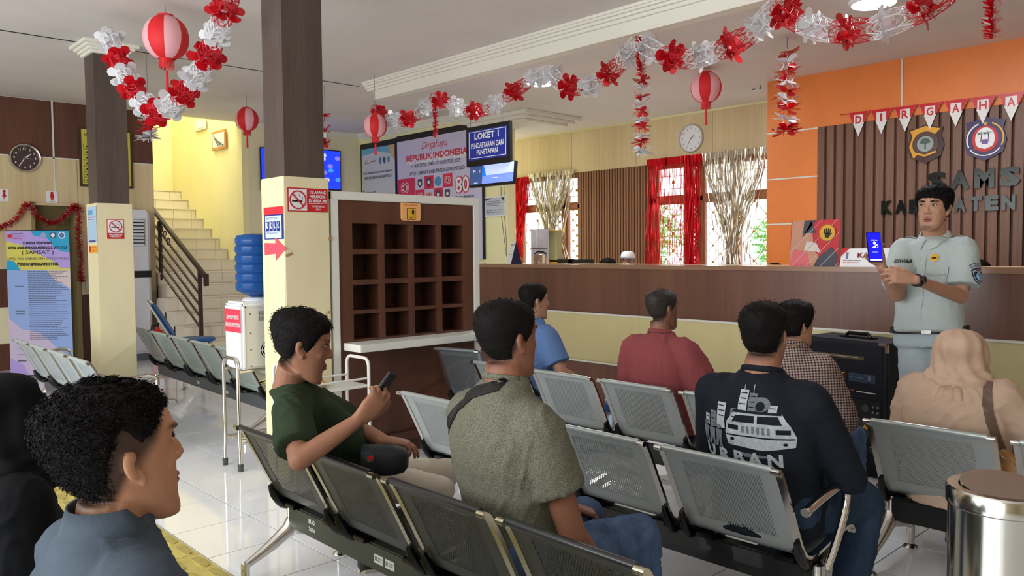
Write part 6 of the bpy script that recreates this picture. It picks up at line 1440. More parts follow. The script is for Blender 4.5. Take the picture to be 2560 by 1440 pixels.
B.rect('sheet', 0, 0, W, H, M_blue, 0, 0.001); B.rect('header', 0, H*0.77, W, H, mat('bright_red_print', (232, 44, 62), 0.45), 0.0012); B.text('TEMPAT DUDUK PRIORITAS', W*0.5, H*0.835, M_paper, W*0.9, H*0.065, 0.02, 0.003)
B.rect('panel', W*0.08, H*0.03, W*0.92, H*0.73, mat('pale_blue_paper', (206, 220, 240), 0.5), 0.0022); 
for k in range(4):
    x0 = W*(0.13+k*0.19); B.rect('pictogram', x0, H*0.25, x0+W*0.155, H*0.55, M_blue, 0.0045); B.oval('pictogram', x0+W*0.07+(0.005 if k % 2 else 0), H*0.50, 0.006, M_paper, None, 0.0068); B.poly('pictogram', [(x0+W*0.04, H*0.47), (x0+W*0.09, H*0.47), (x0+W*0.09, H*0.38), (x0+W*0.13, H*0.37), (x0+W*0.12, H*0.34), (x0+W*0.05, H*0.34)], M_paper, 0.0068)
B.lines('small_print', W*0.15, W*0.85, [H*0.66, H*0.62], 0.006, M_greyink, 0.0045); B.lines('small_print', W*0.15, W*0.85, [H*0.21, H*0.18], 0.005, M_greyink, 0.0045); fix(t)
t = thing('arrow_sticker', 'pinkish red arrow pointing right below the seat notice', 'arrow sign', (CXN-0.2, 2.43, 1.45))
a = onY(662, 622, 2.429); b = onY(716, 622, 2.429); W = b[0]-a[0]; B = Board(t, (a[0], 2.4285, a[2]), X_)
B.poly('arrow', [(0, 0.038), (W*0.52, 0.034), (W*0.50, 0.078), (W, 0.0), (W*0.52, -0.078), (W*0.53, -0.034), (0, -0.042)], mat('arrow_red', (228, 84, 100), 0.5), 0, 0.0015); fix(t)
M_tape = mat('brown_tape', (176, 142, 100), 0.5)
for k, (u, v, dy, ang) in enumerate(((723, 637, 0.05, 0.35), (826, 596, 0.03, 0.2), (822, 781, 0.02, 0.1), (820, 965, 0.04, 0.5))):
    q = onX(u, v, CXN+0.001); o = MB().obox(q, (0.0008, 0, 0), np.array([0, math.cos(ang), math.sin(ang)])*dy*0.5, np.array([0, -math.sin(ang), math.cos(ang)])*0.009).build('tape_strip', M_tape, c2)
# far column: no-smoking sign, blue notice, orange sticker
CXF = -8.15
t = thing('no_smoking_sign', 'small red and white no smoking sign on the far column', 'sign', (CXF, 2.45, 1.7))
a = onX(268, 597, CXF+0.001); b = onX(309, 549, CXF+0.001); W = b[1]-a[1]; H = b[2]-a[2]; B = Board(t, (CXF+0.001, a[1], a[2]), Y_)
B.rect('plate', 0, 0, W, H, M_dred, 0, 0.003); B.rect('panel', W*0.04, H*0.30, W*0.96, H*0.97, M_paper, 0.003, 0.001); no_smoking(B, W*0.5, H*0.64, W*0.38); B.text('DILARANG', W*0.5, H*0.22, M_paper, W*0.75, H*0.09, 0.03, 0.0045); B.text('MEROKOK', W*0.5, H*0.12, M_paper, W*0.6, H*0.08, 0.03, 0.0045); fix(t)
t = thing('wall_notice', 'tall pale blue notice on the left face of the far column', 'notice', (CXF-0.15, 2.32, 1.6))
a = onY(221, 607, 2.319); b = onY(240, 515, 2.319); W = b[0]-a[0]; H = b[2]-a[2]; B = Board(t, (a[0], 2.3185, a[2]), X_)
B.rect('sheet', 0, 0, W, H, mat('ice_blue_paper', (176, 208, 236), 0.4), 0, 0.001); B.rect('header', W*0.1, H*0.78, W*0.6, H*0.9, mat('mid_blue_print', (96, 168, 220), 0.4), 0.0012); B.rect('footer', W*0.15, H*0.02, W*0.85, H*0.06, M_blue, 0.0012); B.lines('small_print', W*0.1, W*0.9, [H*0.70, H*0.64], 0.01, M_red, 0.0012); fix(t)
t = thing('orange_sticker', 'small orange sticker below the pale blue notice', 'sticker', (CXF-0.15, 2.32, 1.5))
a = onY(224, 633, 2.319); b = onY(243, 613, 2.319); W = b[0]-a[0]; H = b[2]-a[2]; B = Board(t, (a[0], 2.3185, a[2]), X_); B.rect('sheet', 0, 0, W, H, mat('sticker_orange', (244, 176, 40), 0.45), 0, 0.001); B.rect('mark', 0.005, 0.01, W*0.25, H-0.01, M_red, 0.0012); B.lines('small_print', W*0.35, W*0.95, [H*0.7, H*0.5, H*0.3], 0.008, M_red, 0.0012); fix(t)
# wall signs left
for (u0, v0, u1, v1, lab) in ((0, 503, 21, 473, 'small white toilet sign with a red figure in a skirt at the left edge'), (116, 507, 144, 478, 'small white toilet sign with a red standing figure above the door')):
    a = onX(u0, v0, LW+0.003); b = onX(u1, v1, LW+0.003); W = b[1]-a[1]; H = b[2]-a[2]; t = thing('toilet_sign', lab, 'sign', (LW, a[1], a[2])); B = Board(t, (LW+0.002, a[1], a[2]), Y_)
    B.rect('plate', 0, 0, W, H, M_paper, 0, 0.003); B.oval('figure', W/2, H*0.82, 0.018, M_dred, None, 0.0032)
    if 'skirt' in lab: B.poly('figure', [(W*0.42, H*0.72), (W*0.58, H*0.72), (W*0.75, H*0.38), (W*0.25, H*0.38)], M_dred, 0.0032)
    else: B.rect('figure', W*0.34, H*0.42, W*0.66, H*0.73, M_dred, 0.0032)
    B.rect('figure', W*0.40, H*0.2, W*0.48, H*0.42, M_dred, 0.0032); B.rect('figure', W*0.52, H*0.2, W*0.60, H*0.42, M_dred, 0.0032); B.rect('caption', W*0.25, H*0.07, W*0.75, H*0.12, M_greyink, 0.0032); fix(t)
# notice board with many cells behind the far column
t = thing('notice_board', 'yellow board of black-bordered cells half hidden by the far column', 'board', (LW, 3.5, 2.6))
a = onX(201, 468, LW+0.02); b = onX(330, 345, LW+0.02); b2_ = onX(330, 475, LW+0.02); B = Board(t, (LW+0.004, a[1], b2_[2]+0.02), Y_); W = b[1]-a[1]; H = b[2]-a[2]+0.08
B.rect('frame', 0, 0, W, H, mat('dark_gold_frame', (70, 56, 30), 0.4), 0, 0.02, 0.003); M_yb = mat('board_yellow', (206, 196, 84), 0.5); B.rect('sheet', 0.03, 0.03, W-0.03, H-0.03, M_yb, 0.02); 
for cx0 in (0.05, W-0.24):
    for k in range(7):
        z0 = 0.05+k*0.075
        B.rect('cell', cx0, z0, cx0+0.085, z0+0.066, M_ink, 0.0225); B.rect('cell', cx0+0.004, z0+0.004, cx0+0.081, z0+0.062, M_yb, 0.0240); B.oval('cell_print', cx0+0.04, z0+0.033, 0.016, M_ink, 0.012, 0.0255, n=8)
        B.rect('cell', cx0+0.09, z0, cx0+0.18, z0+0.066, M_ink, 0.0225); B.rect('cell', cx0+0.094, z0+0.004, cx0+0.176, z0+0.062, M_yb, 0.0240)
B.text('UPTD', 0.13, H-0.10, M_ink, 0.13, 0.035, 0.02, 0.024); B.text('ATO', W-0.13, H-0.10, M_ink, 0.10, 0.035, 0.02, 0.024); fix(t)
# clocks
def clock(label, c, ux, R, m_rim, m_face, m_num, hands, rim=0.03, arabic=True, numh=0.16):
    t = thing('wall_clock', label, 'clock', tuple(c)); c = np.array(c, float); ux = nrm(ux); nn = np.cross(ux, Z_); B = Board(t, c, ux)
    mb = MB(); prof = [(R-rim, 0.012), (R-rim*0.7, 0.032), (R-rim*0.3, 0.038), (R, 0.025), (R, 0.0), (R-rim, 0.0)]; n = 48; V = []
    for q in range(n):
        a = 2*PI*q/n; V += [c+(ux*math.cos(a)+Z_*math.sin(a))*r+nn*z for r, z in prof]
    k = len(prof); mb.add(V, [(q*k+j, ((q+1) % n)*k+j, ((q+1) % n)*k+(j+1) % k, q*k+(j+1) % k) for q in range(n) for j in range(k)]); mb.build('rim', m_rim, t, smooth='auto')
    B.oval('dial', 0, 0, R-rim, m_face, None, 0.006, 0.004, 36)
    for h in range(1, 13):
        a = PI/2-2*PI*h/12; B.text(str(h), (R-rim)*0.80*math.cos(a), (R-rim)*0.80*math.sin(a), m_num, None, R*numh, 0.01, 0.0105, name='numeral')
    for ang, L, w_ in hands:
        a = math.radians(90-ang); d = np.array([math.cos(a), math.sin(a)]); s_ = np.array([-d[1], d[0]])*w_
        B.poly('hand', [tuple(-d*L*0.2-s_), tuple(-d*L*0.2+s_), tuple(d*L+s_*0.6), tuple(d*L-s_*0.6)][::-1], m_num, 0.012)
    return fix(t)
ck = onX(62, 395, LW+0.01); rr = (onX(62, 362, LW)[2]-onX(62, 431, LW)[2])/2
clock('round chrome wall clock with a brown face on the wood panelled wall', (LW+0.004, ck[1], ck[2]), Y_, rr*1.05, M_chrome, mat('brown_clock_face', (74, 58, 54), 0.3), M_paper, ((52, rr*0.50, 0.008), (213, rr*0.72, 0.006), (97, rr*0.5, 0.002)), 0.035, True, 0.17)
ck = onY(1728, 346, WY-0.03)
clock('round white wall clock over the right window', (ck[0], WY-0.022, ck[2]), X_, 0.185, mat('pale_clock_rim', (198, 196, 184), 0.3), M_paper, M_ink, ((48, 0.06, 0.004), (212, 0.10, 0.003), (86, 0.07, 0.001)), 0.02, True, 0.13)
# service posters on the poster wall (y = 7.5)
t = thing('service_poster', 'pale information poster with a cartoon officer beside the celebration banner', 'poster', (-11.2, 7.5, 2))
a = onY(903, 362, 7.49); b = onY(988, 346, 7.49); W = b[0]-a[0]; z0 = 1.9; H = b[2]-z0; B = Board(t, (a[0], 7.49, z0), X_)
B.rect('backing', -0.02, 0, W+0.02, H, M_black, 0, 0.006); B.rect('sheet', 0.02, 0, W-0.01, H-0.09, mat('grey_white_print', (206, 208, 206), 0.5), 0.006)
B.poly('sky_print', [(0.02, H-0.09), (W-0.01, H-0.09), (W-0.01, H-0.24), (W*0.5, H-0.16), (0.02, H-0.20)], mat('sky_blue_print', (110, 178, 206), 0.5), 0.009); B.poly('corner_print', [(W*0.80, H-0.09), (W-0.01, H-0.09), (W-0.01, H-0.35), (W*0.92, H-0.28)], mat('sand_print', (206, 176, 120), 0.5), 0.0115)
B.text('Pusat Informasi Layanan dan Pengaduan', W*0.5, H-0.50, M_inksoft, W*0.86, 0.045, 0.02, 0.0115); B.text('UPTD P3D KABUPATEN GORONTALO', W*0.5, H-0.58, M_inksoft, W*0.80, 0.045, 0.02, 0.0115)
for k, (xx, m_) in enumerate(((0.58, mat('crest_blue', (86, 120, 170), 0.5)), (0.70, mat('crest_dark', (76, 70, 90), 0.5)), (0.82, mat('crest_cyan', (80, 150, 200), 0.5)))): B.poly('crest', [(W*xx-0.03, H-0.27), (W*xx+0.03, H-0.27), (W*xx+0.03, H-0.34), (W*xx, H-0.38), (W*xx-0.03, H-0.34)], m_, 0.0115)
B.text('bangga', W*0.17, H-0.29, M_red, 0.10, 0.022, 0.02, 0.0115); B.text('melayani bangsa', W*0.19, H-0.33, M_red, 0.15, 0.022, 0.02, 0.0115); B.text('BerAKHLAK', W*0.38, H-0.31, M_red, 0.14, 0.03, 0.02, 0.0115)
B.rect('icon', 0.05, H-0.84, 0.09, H-0.78, M_blue, 0.009); B.text('Uptd Kabupaten Gorontalo', 0.11, H-0.82, M_inksoft, 0.33, 0.025, 0.01, 0.0115, 'L'); B.rect('icon', 0.05, H-0.99, 0.09, H-0.96, M_inksoft, 0.009); B.text('uptdp3dgtlo@gmail.com', 0.11, H-0.98, M_inksoft, 0.30, 0.025, 0.01, 0.0115, 'L')
for k, s_ in enumerate(('0811 1100 1100  Kasubag', '0811 1100 1100  Penerimaan', '0811 1100 1100  Pengaduan')): B.text(s_, 0.11, H-1.14-k*0.05, M_inksoft, 0.36, 0.025, 0.01, 0.0115, 'L')
B.rect('icon', 0.05, H-1.26, 0.085, H-1.14, M_inksoft, 0.009); B.rect('icon', 0.058, H-1.24, 0.077, H-1.16, M_paper, 0.0105)
cx, cy = W*0.80, H-1.12
B.oval('cartoon_face', cx, cy, 0.10, mat('cartoon_skin', (232, 192, 160), 0.5), 0.09, 0.009); B.oval('cartoon_cap', cx, cy+0.11, 0.115, M_paper, 0.07, 0.0115); B.oval('cartoon_hair', cx-0.07, cy+0.02, 0.035, M_ink, 0.04, 0.0115, n=14); B.poly('cartoon_cap', [(cx-0.10, cy+0.065), (cx+0.10, cy+0.05), (cx+0.08, cy+0.025), (cx-0.09, cy+0.035)], M_ink, 0.0135); B.oval('cartoon_eye', cx-0.02, cy, 0.012, M_ink, 0.016, 0.0115, n=10); B.oval('cartoon_eye', cx+0.045, cy, 0.012, M_ink, 0.016, 0.0115, n=10)
B.poly('cartoon_body', [(cx-0.14, 0.0), (cx-0.10, cy-0.10), (cx+0.06, cy-0.10), (cx+0.12, 0.0)], mat('cartoon_blue', (104, 140, 186), 0.5), 0.009); B.oval('cartoon_hand', cx+0.10, cy+0.03, 0.03, mat('cartoon_skin', (232, 192, 160), 0.5), 0.02, 0.0115, n=12); fix(t)
t = thing('celebration_banner', 'large pale lilac banner reading Dirgahayu REPUBLIK INDONESIA with red 80 emblems', 'banner', (-9.6, 7.5, 2))
a = onY(992, 350, 7.48); b = onY(1211, 640, 7.48); W = b[0]-a[0]; z0 = 1.34; H = a[2]-z0+0.0; B = Board(t, (a[0], 7.48, z0), X_)
M_lil = mat('lilac_banner', (206, 200, 226), 0.5); M_bred = mat('banner_red', (214, 48, 74), 0.5)
B.rect('backing', -0.02, 0, W+0.02, H+0.05, M_black, -0.004, 0.006); B.rect('cloth', 0.01, 0, W-0.035, H-0.04, M_lil, 0.002)
zv = lambda u, v: onY(u, v, 7.48)[2]-z0
xv = lambda u: onY(u, 400, 7.48)[0]-B.o[0]
B.text('Dirgahayu', xv(1087), zv(1087, 362), M_bred, xv(1119)-xv(1054), 0.15, 0.0, 0.006, shear=0.35); B.text('REPUBLIK INDONESIA', xv(1091), zv(1091, 393), M_paper, xv(1166)-xv(1013), 0.115, 0.03, 0.006); B.text('REPUBLIK INDONESIA', xv(1090), zv(1090, 387), M_bred, xv(1165)-xv(1013), 0.095, 0.03, 0.009)
B.text('17 AGUSTUS 1945 - 17 AGUSTUS 2025', xv(1088), zv(1088, 408), M_inksoft, xv(1150)-xv(1028), 0.058, 0.02, 0.006); B.text('UPTD - SAMSAT KABUPATEN GORONTALO', xv(1090), zv(1090, 427), M_inksoft, xv(1159)-xv(1020), 0.058, 0.02, 0.006)
B.rect('emblem_block', 0.02, zv(1010, 520), xv(1038), zv(1012, 447), M_bred, 0.0045)
def eighty(x, y, h, m1, m2, w_=None):
    B.text('80', x, y, m1, None, h, 0.09, 0.0075); B.text('80', x, y, m2, None, h*0.86, 0.015, 0.0095)
eighty(xv(1012), zv(1012, 470), 0.17, M_paper, M_bred)
x00 = xv(1039); cw = (xv(1131)-xv(1039))/4; chh = 0.20; ztop = zv(1090, 437)
for j_ in range(4):
    for i_ in range(4):
        x, y = x00+i_*cw, ztop-(j_+1)*chh
        if (i_+j_) % 2 == 1: B.rect('emblem_block', x, y, x+cw, y+chh, M_bred, 0.0045)
        cxx, cyy = x+cw/2, y+chh/2; c_ = chh*0.9
        if (i_+2*j_) % 4 == 3 or (j_ == 1 and i_ == 0): eighty(cxx, cyy, chh*0.6, M_paper, M_bred)
        elif (i_+j_) % 4 == 2: B.oval('crest', cxx, cyy, cw*0.36, mat('crest_cyan', (80, 150, 200), 0.5), chh*0.36, 0.0075)
        else: B.poly('crest', [(cxx-c_*.3, cyy+c_*.35), (cxx+c_*.3, cyy+c_*.35), (cxx+c_*.3, cyy-c_*.15), (cxx, cyy-c_*.4), (cxx-c_*.3, cyy-c_*.15)], mat('crest_dark', (76, 70, 90), 0.5), 0.0075); B.oval('crest', cxx, cyy, c_*0.15, M_paper, None, 0.010, n=12)
eighty(xv(1156), zv(1156, 461), 0.27, M_bred, M_paper); B.text('Bersatu Berdaulat', xv(1162), zv(1162, 491), M_inksoft, xv(1186)-xv(1140), 0.045, 0.02, 0.006); fix(t)
t = thing('framed_notice', 'small white framed certificate on the pale wall right of the banner', 'notice', (-8.3, 7.49, 2.1))
a = onY(1212, 543, 7.495); b = onY(1265, 489, 7.495); W = b[0]-a[0]; H = b[2]-a[2]; B = Board(t, (a[0], 7.495, a[2]), X_)
B.rect('frame', 0, 0, W, H, M_white, 0, 0.012, 0.002); B.rect('sheet', 0.02, 0.02, W-0.02, H-0.02, mat('certificate_grey', (200, 204, 212), 0.4), 0.012); B.poly('corner_print', [(0.02, H-0.02), (W*0.45, H-0.02), (0.02, H*0.8)], M_dkgrey, 0.0142); B.poly('corner_print', [(W-0.02, H-0.02), (W-0.02, H*0.7), (W*0.8, H-0.02)], M_dkgrey, 0.0142)
B.lines('print', 0.05, W-0.06, [H*0.75, H*0.66, H*0.60, H*0.54], 0.012, M_greyink, 0.0142); B.lines('print', 0.05, W*0.9, [H*0.3, H*0.2], 0.02, M_greyink, 0.0142); fix(t)
wr_ = MB(); 
wr_.tube([(-8.10, 7.497, 2.35), (-8.09, 7.497, 1.9), (-8.06, 7.497, 1.6), (-8.05, 7.497, 1.4)], 0.003, 6).tube([(-8.16, 7.497, 2.35), (-8.16, 7.497, 1.95), (-8.09, 7.497, 1.55), (-8.06, 7.497, 1.38)], 0.003, 6)
o = wr_.build('power_cable', M_black, smooth=True); tag(o, 'black cables trailing down the wall below the hanging monitor', 'cable')
# hanging counter sign with monitor (y = 6.2)
HYs = 6.2
t = thing('counter_number_sign', 'hanging blue sign reading LOKET 1 PENDAFTARAN DAN PENETAPAN in a black frame', 'sign', (-6.95, HYs, 2.5))
a = onY(1172, 416, HYs); b = onY(1280, 306, HYs); W = b[0]-a[0]; z0 = a[2]-0.015; H = b[2]-z0+0.02; B = Board(t, (a[0], HYs-0.02, z0), X_)
B.rect('frame', 0, 0, W, H, M_black, -0.03, 0.05, 0.006); B.rect('panel', 0.045, 0.07, W-0.045, H-0.05, mat('sign_blue', (30, 44, 130), 0.4, emit=(30, 44, 130), estr=0.25), 0.02)
for x0, y0, x1, y1 in ((0.06, 0.09, W-0.06, 0.097), (0.06, H-0.07, W-0.06, H-0.063), (0.06, 0.09, 0.067, H-0.065), (W-0.067, 0.09, W-0.06, H-0.065)): B.rect('border', x0, y0, x1, y1, M_paper, 0.0225)
B.text('LOKET 1', W*0.49, H*0.74, M_paper, W*0.56, 0.075, 0.03, 0.024); B.text('PENDAFTARAN DAN', W*0.5, H*0.51, M_paper, W*0.74, 0.062, 0.025, 0.024); B.text('PENETAPAN', W*0.5, H*0.34, M_paper, W*0.48, 0.06, 0.025, 0.024)
for x in (0.06, W-0.12):
    MB().tube([tuple(B.p(x, H, -0.005)), tuple(B.p(x, CZ2-z0, -0.005))], 0.004, 6).build('suspension_wire', M_greyink, t)
fix(t)
t = thing('hanging_monitor', 'flat screen hung under the LOKET 1 sign with a blue slide and P1 on it', 'monitor', (-6.9, HYs, 2.3))
a = onY(1180, 470, HYs); b = onY(1292, 405, HYs); W = b[0]-a[0]; H = b[2]-a[2]+0.02; B = Board(t, (a[0]-0.01, HYs-0.035, a[2]), (1, 0, 0), (0.0, 0.10, 1))
B.rect('housing', 0, 0, W, H, M_black, -0.04, 0.045, 0.005)
e1 = lambda n, c, s_=0.55: mat(n, c, 0.3, emit=c, estr=s_)
B.rect('screen', 0.015, 0.03, W*0.30, H-0.012, e1('screen_dim_blue', (52, 74, 120)), 0.006); B.rect('screen', W*0.30, 0.03, W-0.015, H-0.012, e1('screen_mid_blue', (112, 136, 226)), 0.006); B.poly('screen_print', [(W*0.36, H*0.48), (W-0.015, H*0.50), (W-0.015, H-0.012), (W*0.33, H-0.012)], e1('screen_pale_blue', (176, 190, 246)), 0.0085); B.poly('screen_print', [(W*0.30, H*0.46), (W*0.39, H*0.46), (W*0.35, H*0.85), (W*0.30, H*0.85)], e1('screen_bright_blue', (20, 110, 220)), 0.0105)
B.text('P1', W*0.11, H*0.70, M_scrw, None, 0.034, 0.01, 0.009); B.text('1', W*0.24, H*0.70, M_scrw, None, 0.034, 0.01, 0.009); B.text('14:02:51', W*0.16, H*0.18, M_scrw, None, 0.015, 0.01, 0.009); B.rect('screen_print', W*0.5, H*0.34, W*0.65, H*0.352, M_scrw, 0.009); fix(t)
# televisions on the stair-side wall (x = -11.7)
for (u0, u1, vt, vb, lab) in ((648, 700, 365, 490, 'wall television showing blue, partly hidden left of the near column'), (806, 851, 377, 477, 'wall television showing a blue and white picture right of the near column')):
    a = onX(u0, vb, LW+0.05); b = onX(u1, vt, LW+0.05); t = thing('television', lab, 'television', (LW, a[1], a[2])); 
    if u0 == 648: ya, yb = a[1]+0.03, a[1]+0.62; z0, z1 = 2.42, 3.09
    else: yb = b[1]; ya = yb-0.70; z0, z1 = 2.48, 3.14
    B = Board(t, (LW+0.03, ya, z0), (0, 1, 0)); W = yb-ya; H = z1-z0; B.rect('housing', 0, 0, W, H, M_black, 0, 0.03, 0.004); m_ = e1('tv_blue', (30, 60, 220), 0.8); B.rect('screen', 0.015, 0.02, W-0.015, H-0.015, m_, 0.03)
    rs = random.Random(5+u0)
    for q in range(9): B.oval('screen_picture', W*(rs.uniform(0.1, 0.92) if u0 == 648 else rs.uniform(0.5, 0.92)), H*rs.uniform(0.2, 0.88), 0.05, e1('tv_pale%d' % (q % 3), [(190, 196, 240), (60, 130, 240), (120, 110, 200)][q % 3], 0.8), 0.035, 0.0325+0.0022*q, n=12)
    fix(t)
# standing X-banner at far left
t = thing('standing_banner', 'tall standing banner headed STANDAR PELAYANAN with yellow, blue and lilac shapes', 'banner', tuple(onZ(100, 945)))
bl_ = onZ(28, 946); d0 = (bl_-cC)@cF; br_ = pd(185, 944, d0-0.02); tl_ = pd(10, 577, d0-0.05); ux_ = br_-bl_; ux_[2] = 0; W = np.linalg.norm(ux_); uy_ = np.array([0, 0, 1.0]); H = tl_[2]-bl_[2]
B = Board(t, (bl_[0], bl_[1], 0.02), ux_, np.array([0.0, 0.0, 1])-nrm(np.cross(ux_, Z_))*0.03*0); H = tl_[2]-0.02
M_lav = mat('banner_lavender', (178, 156, 222), 0.4); M_cy = mat('banner_cyan', (20, 160, 206), 0.4); M_by = mat('banner_yellow', (214, 204, 96), 0.4); M_pb = mat('banner_pale_blue', (146, 172, 226), 0.4); M_pp = mat('banner_pale_pink', (200, 186, 214), 0.4)
B.rect('cloth', 0, 0, W, H, M_pb, 0, 0.002); hh = H*0.73
B.rect('print', 0, hh, W, H, M_by, 0.002, 0.0008)
B.poly('print', [(0, H), (0, H*0.93), (W*0.25, H*0.90), (W*0.5, H*0.84), (W*0.7, H*0.80), (W*0.85, H*0.745), (W, H*0.74), (W, H)], M_lav, 0.0035, 0.0008); B.poly('print', [(W*0.38, H), (W*0.45, H*0.965), (W*0.66, H*0.945), (W*0.75, H*0.89), (W*0.88, H*0.855), (W, H*0.85), (W, H)], M_cy, 0.005, 0.0008); B.poly('print', [(0, hh), (0, H*0.80), (W*0.12, H*0.79), (W*0.22, hh)], M_cy, 0.005, 0.0008)
B.poly('print', [(0, hh), (0.01, H*0.40), (W*0.2, H*0.33), (W*0.5, H*0.30), (W*0.75, H*0.2), (W, H*0.12), (W, 0), (0, 0)], M_pp, 0.0035, 0.0008); B.poly('print', [(0, 0), (W*0.3, 0), (W*0.22, H*0.08), (0, H*0.13)], M_lav, 0.005, 0.0008); B.poly('print', [(W*0.62, hh), (W*0.75, H*0.66), (W*0.9, H*0.63), (W, H*0.60), (W, hh)], mat('banner_peach', (214, 196, 196), 0.4), 0.0035, 0.0008)
for s_, y, w_, h_, bd, m_ in (('STANDAR PELAYANAN', 0.915, 0.46, 0.020, 0.04, M_ink), ('SISTEM ADMINISTRASI MANUNGGAL SATU ATAP', 0.882, 0.94, 0.018, 0.04, M_ink), ('( SAMSAT )', 0.848, 0.50, 0.034, 0.0, M_ink), ('UPTD P3D KABUPATEN GORONTALO', 0.808, 0.96, 0.016, -0.005, M_inksoft), ('PERPANJANGAN STNK', 0.768, 0.66, 0.028, 0.045, M_ink)): B.text(s_, W*0.5, H*y, m_, W*w_, H*h_, bd, 0.0075)
B.text('bangga', W*0.20, H*0.978, M_ink, W*0.16, 0.016, 0.03, 0.0075); B.text('melayani', W*0.20, H*0.962, M_red, W*0.17, 0.016, 0.02, 0.0075); B.text('bangsa', W*0.19, H*0.946, M_red, W*0.15, 0.016, 0.03, 0.0075); B.text('#', W*0.07, H*0.962, M_red, W*0.08, 0.05, 0.05, 0.0075)
B.poly('crest', [(W*.70, H*.982), (W*.80, H*.982), (W*.80, H*.955), (W*.75, H*.945), (W*.70, H*.955)], mat('crest_dark', (76, 70, 90), 0.5), 0.0075, 0.0008); B.oval('crest', W*0.75, H*0.966, W*0.03, M_paper, None, 0.009, 0.0008); B.oval('crest', W*0.89, H*0.965, W*0.055, M_paper, None, 0.0075, 0.0008); B.oval('crest', W*0.89, H*0.965, W*0.04, mat('crest_blue', (86, 120, 170), 0.5), None, 0.009, 0.0008); B.oval('crest', W*0.60, H*0.965, W*0.045, mat('crest_pale', (160, 160, 200), 0.5), None, 0.0075, 0.0008)
B.lines('small_print', W*0.33, W*0.97, [H*(0.72-0.0125*k) for k in range(38)], H*0.0052, M_inksoft, 0.0055, 0.35)
for k, y in enumerate((0.62, 0.45, 0.43, 0.23, 0.19, 0.15, 0.11, 0.105)): B.rect('small_print', W*0.12, H*y, W*0.26, H*y+0.006, M_inksoft, 0.0055)
MB().tube([B.p(W/2, 0.02, -0.02), B.p(W/2, H, -0.02)], 0.01, 8).build('pole', M_steel, t); MB().tube([B.p(0, H, 0.004), B.p(W, H, 0.004)], 0.006, 6).build('top_rod', M_black, t); MB().tube([B.p(0.05, 0.012, 0), B.p(W-0.05, 0.012, 0)], 0.012, 6).tube([B.p(W/2, 0.012, -0.2), B.p(W/2, 0.012, 0.02)], 0.012, 6).build('foot', M_black, t); fix(t)
so = MB().box((LW, 3.17, 0.99), (LW+0.03, 3.29, 1.14)).build('socket_box', M_coolg, bevel=0.004); tag(so, 'grey socket box on the wood wall between banner and column', 'socket')

# ------------------------------------------------------------------ lettering, crests and bunting on the slat wall
M_mirror = mat('dark_mirror_acrylic', (20, 25, 22), 0.12, 0.45)
def wall_word(s_, label, x0, x1, z0, z1):
    t = thing('wall_lettering', label, 'lettering', (x0, SY-0.036, z0)); n = len(s_.replace(' ', '')); tot = len(s_); w_ = (x1-x0)/tot
    for k, ch in enumerate(s_):
        if ch == ' ': continue
        xc = x0+w_*(k+0.5)
        o = text_mesh('letter', ch, M_mirror, t, (xc, SY-0.036, (z0+z1)/2), X_, Z_, w_*(0.80 if ch != 'I' else 0.25), z1-z0, 0.055, 0.001)
        # give each letter real thickness
        bm = bmesh.new(); bm.from_mesh(o.data); bmesh.ops.remove_doubles(bm, verts=bm.verts, dist=1e-5); r = bmesh.ops.extrude_face_region(bm, geom=bm.faces[:]); vs_ = [g for g in r['geom'] if isinstance(g, bmesh.types.BMVert)]
        bmesh.ops.translate(bm, verts=vs_, vec=(0, -0.022, 0)); bmesh.ops.recalc_face_normals(bm, faces=bm.faces); bm.to_mesh(o.data); bm.free()
    return fix(t)
q0 = onY(2313, 478, SY-0.04); q1 = onY(2313, 432, SY-0.04); L1 = 0.198
wall_word('SAMSAT', 'large dark mirror letters reading SAMSAT on the slat wall', q0[0], q0[0]+6*L1, q0[2]-0.0, q1[2])
q0 = onY(2201, 537, SY-0.04); q1 = onY(2201, 503, SY-0.04)
wall_word('KABUPATEN GORONTALO', 'smaller dark mirror letters reading KABUPATEN GORONTALO below the SAMSAT letters', q0[0], q0[0]+19*0.1285, q0[2], q1[2])
def shield(cx, cz, w_, h_, k=1.0): return [(cx-w_*0.47*k, cz+h_*0.40*k), (cx-w_*0.25*k, cz+h_*0.43*k), (cx, cz+h_*0.50*k), (cx+w_*0.25*k, cz+h_*0.43*k), (cx+w_*0.47*k, cz+h_*0.40*k), (cx+w_*0.42*k, cz+h_*0.2*k), (cx+w_*0.5*k, cz-h_*0.05*k), (cx+w_*0.42*k, cz-h_*0.32*k), (cx+w_*0.18*k, cz-h_*0.42*k), (cx, cz-h_*0.5*k), (cx-w_*0.18*k, cz-h_*0.42*k), (cx-w_*0.42*k, cz-h_*0.32*k), (cx-w_*0.5*k, cz-h_*0.05*k), (cx-w_*0.42*k, cz+h_*0.2*k)]
t = thing('crest_shield', 'wooden crest shield, gold left half and dark right half, on the slat wall', 'crest', (-2.8, SY-0.05, 2.4)); cc = onY(2314, 360, SY-0.05); B = Board(t, (cc[0], SY-0.036, cc[2]), X_); w_, h_ = 0.32, 0.36
B.poly('plate', shield(0, 0, w_, h_), mat('crest_maroon', (66, 34, 34), 0.3), 0, 0.018); B.poly('field', [(-w_*0.42, h_*0.36), (0.0, h_*0.46), (w_*0.40, h_*0.36), (w_*0.28, h_*0.25), (-w_*0.32, -h_*0.36), (-w_*0.45, -h_*0.05), (-w_*0.36, h_*0.2)], mat('crest_gold', (222, 160, 40), 0.35), 0.018)
